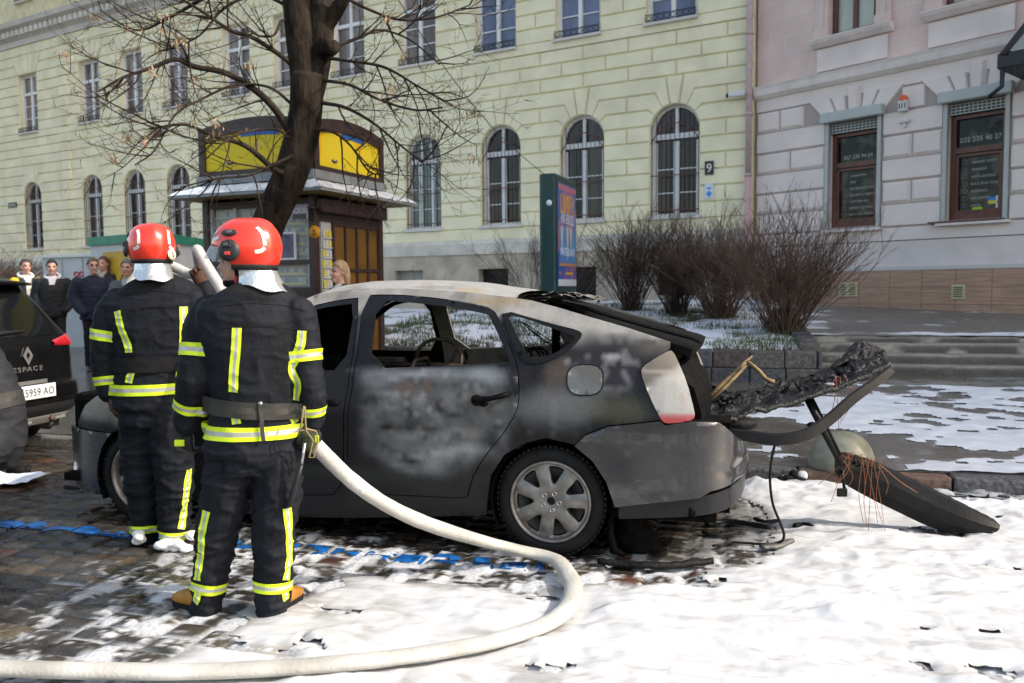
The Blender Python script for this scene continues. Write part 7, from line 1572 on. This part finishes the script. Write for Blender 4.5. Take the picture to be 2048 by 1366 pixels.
bystander('blonde woman in a dark jacket with a white scarf walking past the kiosk door', 681, 521, 9.35, 1.64, (-.75, -.66), (.010, .011, .016), (.02, .02, .03), (.38, .26, .15), .16, None, 'down', None, None, 36, scarf=(.62, .60, .58))
# ================================================================== SECOND CAR, HOSE, WRECKAGE, SMALL THINGS
def build_van():
    b = R(15); F = Vector((-math.cos(b), math.sin(b), 0)); Lf = Vector((-math.sin(b), -math.cos(b), 0)); Pc = at(172, 840, 8.1); Pc.z = 0; O = Pc + Lf * .93
    M = Matrix((F, Lf, Vector((0, 0, 1)))).transposed().to_4x4(); M.translation = O
    t = thing('parked_car', 'black people carrier parked at the left edge, seen from behind', 'car', O); t.rotation_euler.z = math.pi - b
    pt = mat('van_black', (.005, .005, .0055), .2, coat=.12, var=.3, vs=4, spec=.3); gl = mat('van_glass', (.006, .007, .008), .05, spec=.6); tr = mat('van_trim', (.014, .014, .015), .5); ch = mat('van_chrome', (.55, .54, .52), .28, metal=.8, var=.08, vs=12); gy = mat('van_skid', (.42, .41, .38), .45, var=.08, vs=8)
    ZZ = [.26, .34, .42, .52, .64, .66, .80, .95, 1.02, 1.06, 1.12, 1.25, 1.40, 1.52, 1.58, 1.63, 1.665, 1.68]; HW = [.80, .88, .92, .935, .935, .925, .925, .925, .92, .91, .89, .82, .74, .67, .63, .58, .48, .30]; XR = [.10, .02, -.04, -.06, -.05, -.01, .0, .0, .01, .03, .06, .13, .21, .28, .31, .36, .44, .62]; XF = [4.7, 4.75, 4.78, 4.78, 4.75, 4.74, 4.6, 4.4, 4.2, 3.9, 3.5, 3.1, 2.8, 2.6, 2.5, 2.4, 2.2, 1.9]
    hw = lambda z: float(np.interp(z, ZZ, HW)); xr = lambda z: float(np.interp(z, ZZ, XR))
    def RS(y, z, o=0.0):
        h = hw(z); r = .17; a = abs(y); x = xr(z) + .05 * (a / h) ** 2
        if a > h - r: x += r - math.sqrt(max(0, r * r - (a - (h - r)) ** 2))
        return (x - o, y, z)
    zs = []
    for a, c in zip(ZZ[:-1], ZZ[1:]): zs += list(np.linspace(a, c, max(2, int((c - a) / .03)), endpoint=False))
    zs.append(ZZ[-1]); rs = []
    for z in zs:
        h = hw(z); ys = np.concatenate([np.linspace(-h, -h + .17, 8)[:-1], np.linspace(-h + .17, h - .17, 20), np.linspace(h - .17, h, 8)[1:]]); ring = [RS(y, z) for y in ys]; xf = float(np.interp(z, ZZ, XF)); ring += [(1.2, h, z), (2.4, h, z), (xf - .3, h * .9, z), (xf, h * .5, z), (xf, -h * .5, z), (xf - .3, -h * .9, z), (2.4, -h, z), (1.2, -h, z)]; rs.append(ring)
    mb = MB(); mb.rings(rs, pt, None, True, True); obj('body', mb, t, True)
    def patch(name, f0, f1, z0, z1, m, o, parent=t, nz=10, ny=24, th=None):
        mb = MB(); V = []
        for i in range(nz + 1):
            z = z0 + (z1 - z0) * i / nz; ya, yb = f0(z), f1(z)
            for j in range(ny + 1): V.append(RS(ya + (yb - ya) * j / ny, z, o))
        mb.add(V, [(i * (ny + 1) + j, i * (ny + 1) + j + 1, (i + 1) * (ny + 1) + j + 1, (i + 1) * (ny + 1) + j) for i in range(nz) for j in range(ny)], m, None, True); return obj(name, mb, parent, True)
    patch('rear_window', lambda z: -hw(z) + .10, lambda z: hw(z) - .10, 1.10, 1.53, gl, .006)
    mb = MB(); mb.tube([RS(.08, 1.135, .02), RS(.0, 1.14, .025), RS(-.30, 1.15, .018)], [.022, .02, .008], tr, 8); obj('rear_wiper', mb, t, True)
    mb = MB(); V = []
    for y in np.linspace(-.60, .60, 25):
        x0 = xr(1.58); V.append([(x0 - .16 + .10 * (y / .6) ** 4, y, 1.575 - .01 * (y / .6) ** 2), (x0 - .15 + .10 * (y / .6) ** 4, y, 1.605 - .015 * (y / .6) ** 2), (x0 + .12, y * .98, 1.655 - .05 * (y / .6) ** 2), (x0 + .1, y, 1.56)])
    mb.rings(V, pt, None, True, True); obj('spoiler', mb, t, True)
    rd = mat('lamp_red', (.36, .012, .018), .12, coat=.5, var=.2, vs=20); cl = mat('lamp_clear', (.45, .42, .42), .12, coat=.5)
    for s in (1, -1):
        mb = MB(); V = []
        for i in range(13):
            q = i / 12; y = s * (.58 + .36 * q); z0 = 1.0 - .015 * q; z1 = 1.045 + .085 * q - .10 * max(0, q - .75)
            for j in range(5): V.append(RS(s * min(abs(y), hw(z0 + (z1 - z0) * j / 4) - .001), z0 + (z1 - z0) * j / 4, .012 + .02 * math.sin(math.pi * j / 4)))
        mb.add(V, [(i * 5 + j, (i + 1) * 5 + j, (i + 1) * 5 + j + 1, i * 5 + j + 1) for i in range(9) for j in range(4)], rd, None, True); mb.add(V, [(i * 5 + j, (i + 1) * 5 + j, (i + 1) * 5 + j + 1, i * 5 + j + 1) for i in range(9, 12) for j in range(4)], cl, None, True)
        obj('tail_lamp', mb, t, True)
    MR = lambda y, z, o: frame((0, -1, 0), (0, 0, 1), None, RS(y, z, o))     # text runs to the car's right
    ys = -.26
    mb = MB(); Me = MR(ys, .925, .012)   # diamond shaped emblem
    outd = [(0, .085), (-.052, 0), (0, -.085), (.052, 0)]; ind = [(0, .042), (-.024, 0), (0, -.042), (.024, 0)]
    V, Fq, bd = cdt(outd, [ind]); mb.add([(*p, .008) for p in V], [tuple(f) for f in Fq], ch, Me)
    for a, c in bd: mb.add([(*V[a], .008), (*V[c], .008), (*V[c], -.004), (*V[a], -.004)], [(0, 3, 2, 1)], ch, Me)
    obj('emblem', mb, t, True)
    mb = MB(); text_mb(mb, 'ESPACE', .062, ch, MR(ys, .785, .008), 'CENTER', .004, 1.25, 1.35); obj('lettering', mb, t, True)
    patch('tailgate_strip', lambda z: -.46, lambda z: .55, .665, .70, ch, .022, nz=3)
    pl = MB(); pm = mat('plate_white', (.66, .66, .66), .4); M2 = MR(-.22, .60, .03) ; pl.box((0, 0, 0), (.53, .125, .012), pm, M2, .004); pl.box((-.245, 0, .0065), (.03, .11, .002), mat('plate_strip', (.02, .10, .4), .5), M2)
    text_mb(pl, 'BC 5959 AO', .098, mat('plate_ink', (.015, .015, .018), .5), M2 @ Matrix.Translation((.012, -.036, .007)), 'CENTER', .0012, .86, 1.05); obj('number_plate', pl, t, True)
    patch('bumper_trim', lambda z: -hw(z) + .03, lambda z: hw(z) - .03, .36, .47, tr, .012, nz=6)
    patch('skid_strip', lambda z: -hw(z) + .16, lambda z: hw(z) - .16, .275, .36, gy, .028, nz=5)
    mb = MB()
    for y in (.62, .2, -.2, -.62): mb.box(RS(y, .318, .031), (.006, .18, .035), mat('skid_slot', (.2, .2, .19), .5), None, .002)
    obj('skid_slot', mb, t, True)
    mb = MB(); x0 = xr(.3); mb.tube([(x0 + .2, -.42, .26), (x0 - .12, -.42, .25), (x0 - .15, -.42, .30)], .02, tr, 8); mb.ell((x0 - .15, -.42, .335), (.028, .028, .03), mat('hitch_rust', (.07, .035, .02), .6)); obj('tow_bar', mb, t, True)
    ty = MATS['tyre']
    for x in (.75, 3.55):
        for s in (1, -1):
            Mw = frame((1, 0, 0), None, (0, s, 0), (x, s * .86, .35)); mb = MB(); mb.lathe([(.2, -.2), (.3, -.21), (.345, -.18), (.35, -.1), (.345, -.02), (.3, .0), (.24, -.01)], ty, 40, Mw); mb.lathe([(.001, -.05), (.24, -.03)], MATS['alloy'], 24, Mw); obj('wheel', mb, t, True)
    mb = MB(); mb.box((2.2, 0, .25), (4.0, 1.6, .1), BLK); obj('underbody', mb, t, True)
build_van()
def build_hose():
    hm = mat('hose_canvas', (.33, .315, .28), .8, col2=(.54, .53, .505), vs=4, bump=.004, bs=60, det=8); Y = lambda u, v, y: at(u, v, y)
    air = [Y(604, 862, 3.92), Y(625, 884, 3.86), Y(660, 920, 3.88), Y(705, 962, 3.95), Y(770, 1008, 4.05), Y(850, 1046, 4.17), Y(950, 1078, 4.30), Y(1050, 1103, 4.40)]
    gr_ = [gp(u, v, .055) for u, v in ((1108, 1118), (1132, 1142), (1146, 1172), (1142, 1205), (1110, 1238), (1050, 1264), (950, 1290), (800, 1314), (640, 1330), (420, 1342), (200, 1342), (0, 1336), (-250, 1325), (-500, 1310))]
    P = [Vector(p) for p in cr([tuple(p) for p in air + gr_], 7)]; n = len(P); ring = []
    mb = MB(); rs = []; A0 = Vector((0, 0, 1)); m = 14
    for i in range(n):
        T = (P[min(i + 1, n - 1)] - P[max(i - 1, 0)]).normalized(); A = (A0 - T * A0.dot(T)).normalized(); B = T.cross(A); lay = float(sstep(.30, .06, P[i].z)); w = float(fbm(i * .35, 3.3, 1)) ; rz = .037 - .009 * lay + .005 * w; rb = .037 + .010 * lay - .003 * w
        if P[i].z < .3: P[i].z = max(P[i].z, rz + .004)
        rs.append([P[i] + A * math.cos(6.2832 * k / m) * rz + B * math.sin(6.2832 * k / m) * rb * (1 + .03 * float(perlin(k * .9, i * .4, 2))) for k in range(m)])
    mb.rings(rs, hm)
    k = 7 * 8 - 2   # kink fold
    t = obj('fire_hose', mb); tag(t, 'long off-white fire hose looping from the front firefighter across the foam', 'hose')
    mb = MB(); r = random.Random(6)
    for i in sorted(r.sample(range(22, 56), 13)):
        q = P[i] + Vector((r.gauss(0, .006), r.gauss(0, .006), -.036)); s = r.uniform(.006, .012); mb.ell(tuple(q), (s * 4.5, s * 1.5, s * r.uniform(.4, .9)), FROTH, None, 8, 6)
    P = [Vector(p) for p in cr([tuple(p) for p in (Y(560, 800, 4.35), Y(520, 720, 4.45), Y(475, 635, 4.62), Y(440, 575, 4.78), Y(412, 530, 4.92), Y(399, 506, 5.02), Y(394, 500, 5.09), Y(396, 516, 5.19), Y(398, 545, 5.27), Y(376, 547, 5.30), Y(340, 532, 5.30), Y(295, 540, 5.27), Y(258, 575, 5.2), Y(248, 640, 5.12), Y(262, 760, 5.08))], 6)]
    mb = MB(); mb.tube(P, .032, hm, 14); tag(obj('fire_hose', mb), 'short pale hose length carried over the shoulder between the two firefighters', 'hose')
build_hose()
def slab_px(near, far, th, m, n=40, k=12, rough=.02, seed=0, lump=0.):
    """rough slab between two edges given as (u, v, Y) lists"""
    a = cr([tuple(at(*p)) for p in near], 8); b = cr([tuple(at(*p)) for p in far], 8); ia = np.linspace(0, len(a) - 1, n + 1); ib = np.linspace(0, len(b) - 1, n + 1); a = np.array(a); b = np.array(b)
    la = np.stack([np.interp(ia, np.arange(len(a)), a[:, i]) for i in range(3)], 1); lb = np.stack([np.interp(ib, np.arange(len(b)), b[:, i]) for i in range(3)], 1); V = []
    for i in range(n + 1):
        for j in range(k + 1):
            q = j / k; p = la[i] * (1 - q) + lb[i] * q; e = min(1, 4 * min(q, 1 - q) + .25)
            d = rough * (float(fbm(p[0] * 9 + seed, p[1] * 9, p[2] * 4, 5)) * 1.3 + .9 * abs(float(perlin(p[0] * 22, p[1] * 22, seed)))) * e + lump * max(0, float(fbm(p[0] * 4 + seed, p[1] * 4, 7)))
            V.append((p[0] + rough * .4 * float(perlin(p[0] * 14, q * 7, seed + 1)), p[1], p[2] + d))
    W_ = [(x, y, z - th * (.7 + .6 * float(fbm(x * 7, y * 7, seed)))) for x, y, z in V]; N = k + 1; up = [(i * N + j, (i + 1) * N + j, (i + 1) * N + j + 1, i * N + j + 1) for i in range(n) for j in range(k)]; c = len(V)
    fs = up + [tuple(x + c for x in f[::-1]) for f in up]
    for i in range(n): fs += [(i * N, c + i * N, c + (i + 1) * N, (i + 1) * N), (i * N + k, (i + 1) * N + k, c + (i + 1) * N + k, c + i * N + k)]
    for j in range(k): fs += [(j, j + 1, c + j + 1, c + j), (n * N + j, c + n * N + j, c + n * N + j + 1, n * N + j + 1)]
    return MB().add(V + W_, fs, m, None, True)
def build_wreck():
    ch = mat('char_gloss', (.006, .006, .0065), .34, col2=(.022, .021, .022), vs=30, bump=.016, bs=55, spec=.32); cm = mat('char_matt', (.009, .0085, .0085), .6, var=.5, vs=12, bump=.006, bs=60, spec=.15); bl = mat('trim_black', (.0075, .0075, .008), .42, spec=.16, var=.3, vs=10, bump=.002, bs=40); ash = mat('ash_grey', (.30, .29, .28), .8, var=.4, vs=30)
    s = slab_px([(1392, 846, 4.62), (1470, 834, 4.66), (1560, 812, 4.70), (1650, 783, 4.74), (1720, 757, 4.78), (1782, 738, 4.82)], [(1405, 806, 5.15), (1470, 786, 5.2), (1560, 768, 5.25), (1640, 742, 5.3), (1705, 712, 5.35), (1768, 706, 5.35)], .035, ch, 90, 30, .048, 2, .075)
    r = random.Random(4); g = slab_px([(1665, 738, 5.15), (1700, 722, 5.15), (1745, 716, 5.15)], [(1675, 722, 5.4), (1715, 684, 5.4), (1758, 700, 5.4)], .03, ch, 30, 12, .05, 8, .06); k = len(s.v); s.v += g.v; s.f += [tuple(i + k for i in f) for f in g.f]; s.m += g.m; s.sm += g.sm
    for i in range(26):
        q = r.random(); p = at(1420 + 330 * q + r.gauss(0, 8), 822 - 92 * q + r.gauss(0, 10), 4.85 + .2 * r.random()); s.ell(tuple(p), (r.uniform(.012, .035), r.uniform(.012, .03), r.uniform(.008, .02)), r.choice((ch, ch, cm, ash if r.random() < .35 else ch)), None, 8, 6)
    for i in range(60):
        q = r.random(); p = at(1425 + 335 * q + r.gauss(0, 8), 815 - 100 * q + r.gauss(0, 10), 4.85 + .35 * r.random()); a = Vector((r.gauss(0, 1), r.gauss(0, .6), r.gauss(.2, .6))).normalized() * r.uniform(.02, .075); b = Vector((r.gauss(0, 1), r.gauss(0, 1), r.gauss(0, .6))).normalized() * r.uniform(.008, .025); s.add([p - a, p + b, p + a, p - b, p + Vector((.004, .004, .012))], [(0, 1, 4), (1, 2, 4), (2, 3, 4), (3, 0, 4), (3, 2, 1, 0)], ch)
    tag(obj('charred_panel', s), 'charred crusted panel jutting out of the open rear of the burnt car', 'debris')
    s = MB(); P = [Vector(p) for p in cr([tuple(at(*p)) for p in ((1405, 852, 4.66), (1440, 862, 4.62), (1490, 870, 4.58), (1555, 878, 4.54), (1610, 868, 4.55), (1655, 838, 4.60), (1700, 798, 4.66), (1745, 765, 4.72), (1778, 738, 4.78))], 7)]
    rs = []
    for i, p in enumerate(P):
        T = (P[min(i + 1, len(P) - 1)] - P[max(i - 1, 0)]).normalized(); U = (CU - T * CU.dot(T)).normalized(); D = T.cross(U); w_ = .023 + .012 * math.sin(math.pi * i / len(P)); rs.append([p + U * w_ + D * .012, p + U * w_ * .5 - D * .018, p - U * w_ * .6 - D * .012, p - U * w_ + D * .022, p - U * w_ * .8 + D * .034, p + U * w_ * .7 + D * .022])
    s.rings(rs, bl, None, True, False); s.tube([P[2] + CU * .03, at(1470, 838, 4.75), at(1430, 842, 4.85)], [.03, .05, .04], cm, 8); s.ell(tuple(at(1480, 848, 4.7)), (.10, .05, .04), cm); s.ell(tuple(at(1625, 850, 4.62)), (.03, .03, .018), cm)
    tag(obj('bent_trim', s), 'long bent black bumper trim curving under the charred panel', 'debris')
    s = MB(); s.tube([at(1612, 792, 4.86), at(1640, 850, 4.84), at(1682, 930, 4.84)], [.022, .018, .016], bl, 8); s.tube([at(1622, 792, 4.88), at(1652, 850, 4.86), at(1690, 930, 4.86)], .009, cm, 6); tag(obj('burnt_strut', s), 'thin black burnt strut slanting down from the charred panel to the fallen beam', 'debris')
    up = [(1676, 912), (1712, 918), (1760, 934), (1830, 966), (1900, 1000), (1960, 1030), (2000, 1050)]; lo = [(1674, 950), (1693, 970), (1735, 994), (1777, 1015), (1868, 1057), (1925, 1066), (1986, 1066)]
    t = thing('bumper_beam', 'fallen dark plastic bumper bar with loose copper wires, one end on the foam', 'debris', gp(1975, 1066)); s = MB(); U_ = cr(up, 6); L_ = cr(lo, 6); rs = []
    for i, (a, b) in enumerate(zip(U_, L_)):
        Yb = 4.88 + .05 * math.sin(i * .15); p, q = at(a[0], a[1], Yb), at(b[0], b[1], Yb); bk = Vector((.02, .10, 0)); bul = Vector((0, -.02, 0)); rs.append([p, p.lerp(q, .35) + bul, p.lerp(q, .7) + bul, q, q + bk * .8, p + bk + Vector((0, 0, .010 + .002 * math.sin(i * 2.1)))])
    s.rings(rs, bl, None, True, False); obj('bar', s, t)
    cp = mat('copper_wire', (.30, .11, .055), .45, metal=.4); r = random.Random(9); s = MB()
    for i in range(13):
        u0 = r.uniform(1682, 1775); v0 = 912 + (u0 - 1680) * .28; p = at(u0, v0, 4.9); d = Vector((r.gauss(0, .08), -.05, 0)); L = r.uniform(.12, .42); pts = [p, p + Vector((r.gauss(0, .04), -.05, .03)), p + d * .5 + Vector((0, -.04, -L * .5)), p + d + Vector((r.gauss(0, .03), -.02, -L))]; s.tube([Vector(q) for q in cr([tuple(q) for q in pts], 5)], .0018, cp, 4)
    for i in range(6):
        a = at(r.uniform(1670, 1700), r.uniform(745, 765), 4.8); s.tube([Vector(q) for q in cr([tuple(a), tuple(a + Vector((r.gauss(0, .03), -.03, -.08))), tuple(a + Vector((r.gauss(0, .05), 0, -r.uniform(.15, .3))))], 5)], .0016, cp, 4)
    obj('copper_wire', s, t)
    s = MB(); e = at(1684, 940, 4.86); s.box(tuple(at(1684, 985, 4.84)), (.06, .02, .05), bl, None, .006); s.tube([e, at(1690, 985, 4.85)], .01, bl, 6)
    for i in range(18): q = r.random(); s.ell(tuple(at(1685 + 90 * q + r.gauss(0, 6), 918 + 26 * q + r.gauss(0, 4), 4.9)), (r.uniform(.006, .02), .01, r.uniform(.004, .012)), cm, None, 8, 6)
    obj('bracket', s, t)
    s = MB(); P = cr([tuple(p) for p in (at(1592, 868, 4.58), at(1560, 878, 4.55), at(1548, 895, 4.55), at(1540, 950, 4.56), at(1545, 1005, 4.58), at(1560, 1045, 4.58), at(1568, 1072, 4.62), at(1555, 1086, 4.66), at(1500, 1094, 4.70), at(1462, 1090, 4.72), at(1446, 1106, 4.68), at(1425, 1116, 4.66))], 6); P = [Vector((p[0], p[1], max(p[2], .018))) for p in P]; s.tube(P, .0075, bl, 7); tag(obj('hanging_cable', s), 'black cable hanging from the bent trim down to the foam', 'cable')
    tan = mat('burnt_wood', (.30, .20, .085), .7, col2=(.10, .07, .035), vs=12, stretch=(1, 1, 3), bump=.006, bs=40); s = MB(); s.tube([at(1398, 814, 5.0), at(1440, 772, 5.05), at(1480, 735, 5.1), at(1504, 712, 5.12)], [.016, .024, .022, .010], tan, 7, flat=.5); s.tube([at(1402, 818, 4.98), at(1450, 775, 5.02), at(1496, 728, 5.06)], [.01, .012, .008], tan, 6); s.tube([at(1494, 722, 5.06), at(1518, 742, 5.04), at(1532, 758, 5.0), at(1548, 764, 5.0)], [.012, .013, .012, .014], tan, 7); tag(obj('splintered_strip', s), 'split yellowish strip sticking up from the charred panel', 'debris')
    def scrap(name, pts, wd, th, m, lab, yl=None):
        P = [Vector(p) for p in cr([tuple(gp(u, v, .012)) for u, v in pts], 7)]; mb = MB(); rs = []
        for i, p in enumerate(P):
            T = (P[min(i + 1, len(P) - 1)] - P[max(i - 1, 0)]).normalized(); S_ = T.cross(Vector((0, 0, 1))); w_ = wd * (.35 + .65 * math.sin(math.pi * (i + .5) / len(P)) ** .5) * (1 + .3 * float(perlin(i * .5, wd * 90, 2))); h = th * (1 + .5 * float(perlin(i * .7, 5, wd * 50))); p = p + Vector((0, 0, .006)); rs.append([p - S_ * w_, p - S_ * w_ * .6 + Vector((0, 0, h)), p + S_ * w_ * .5 + Vector((0, 0, h * 1.2)), p + S_ * w_, p + S_ * w_ * .3 - Vector((0, 0, .004))])
        mb.rings(rs, m, None, True, True); tag(obj(name, mb), lab, 'debris', 'burnt scraps on the ground')
    scrap('burnt_scrap', [(1196, 1128), (1260, 1134), (1340, 1136), (1425, 1128)], .035, .022, cm, 'long curved burnt trim lying in front of the car behind the rear wheel')
    scrap('burnt_scrap', [(1412, 1052), (1450, 1046), (1500, 1052), (1540, 1060)], .035, .018, bl, 'black melted strip on the foam below the rear bumper corner')
    scrap('burnt_scrap', [(1405, 1068), (1430, 1072), (1465, 1070)], .03, .014, cm, 'small dark flake beside the melted strip under the bumper')
    scrap('burnt_scrap', [(1508, 1040), (1530, 1046), (1556, 1044)], .025, .012, bl, 'small black flake just left of the hanging cable')
    scrap('burnt_scrap', [(1588, 1058), (1606, 1054), (1628, 1060)], .028, .022, cm, 'small black lump on the foam right of the hanging cable')
    scrap('burnt_scrap', [(1522, 1098), (1550, 1094), (1584, 1084)], .04, .014, mat('scrap_grey', (.10, .095, .09), .5), 'grey plastic plate at the foot of the hanging cable')
    scrap('burnt_scrap', [(1992, 1042), (2020, 1034), (2070, 1030)], .03, .016, bl, 'black strip at the right edge beyond the end of the fallen bar')
    scrap('burnt_scrap', [(130, 978), (150, 980), (168, 978)], .03, .018, cm, 'small black fragment on the wet stones below the car front')
    scrap('burnt_scrap', [(20, 942), (38, 948), (62, 946)], .05, .05, cm, 'crumpled black piece beside the white sheet at the left edge')
    r = random.Random(14)
    s = MB(); c = gp(1580, 972, .02)
    for i in range(16): s.ell((c.x + r.gauss(0, .06), c.y + r.gauss(0, .04), .03 + r.uniform(0, .07)), (r.uniform(.03, .06), r.uniform(.03, .05), r.uniform(.02, .05)), cm if i < 12 else FROTH, None, 10, 7)
    tag(obj('burnt_lump', s), 'black melted lump in the foam beside the kerb behind the car', 'debris')
    s = MB(); V = []; o = gp(12, 962, .02)
    for i in range(14):
        for j in range(8): x, y = -.32 + .58 * i / 13, -.16 + .34 * j / 7; V.append((o.x + x, o.y + y, .03 + .06 * abs(float(perlin(x * 7, y * 7, 2))) + .05 * float(perlin(x * 3, y * 5, 8))))
    s.add(V, [(i * 8 + j, (i + 1) * 8 + j, (i + 1) * 8 + j + 1, i * 8 + j + 1) for i in range(13) for j in range(7)], mat('sheet_white', (.60, .64, .72), .35, var=.1, vs=6), None, False); tag(obj('plastic_sheet', s), 'crumpled white plastic sheet on the wet stones at the left edge', 'sheet')
    c = gpz(1683, 934, zf); s = MB(); R_ = .5 * 130 / FPX * c.y; rs = []
    for th in np.linspace(0, 1.5707, 14): k = R_ * math.cos(th) ** .8 if th < 1.56 else .001; rs.append([(c.x + k * math.cos(a), c.y + k * math.sin(a), c.z - .01 + R_ * 1.16 * math.sin(th)) for a in np.linspace(0, 6.2832, 33)[:-1]])
    s.rings(rs, mat('dome_stone', (.27, .26, .19), .35, var=.25, vs=9, bump=.003, bs=50, coat=.2)); tag(obj('bollard', s), 'low grey-green stone dome bollard on the pavement behind the strut', 'bollard')
build_wreck()
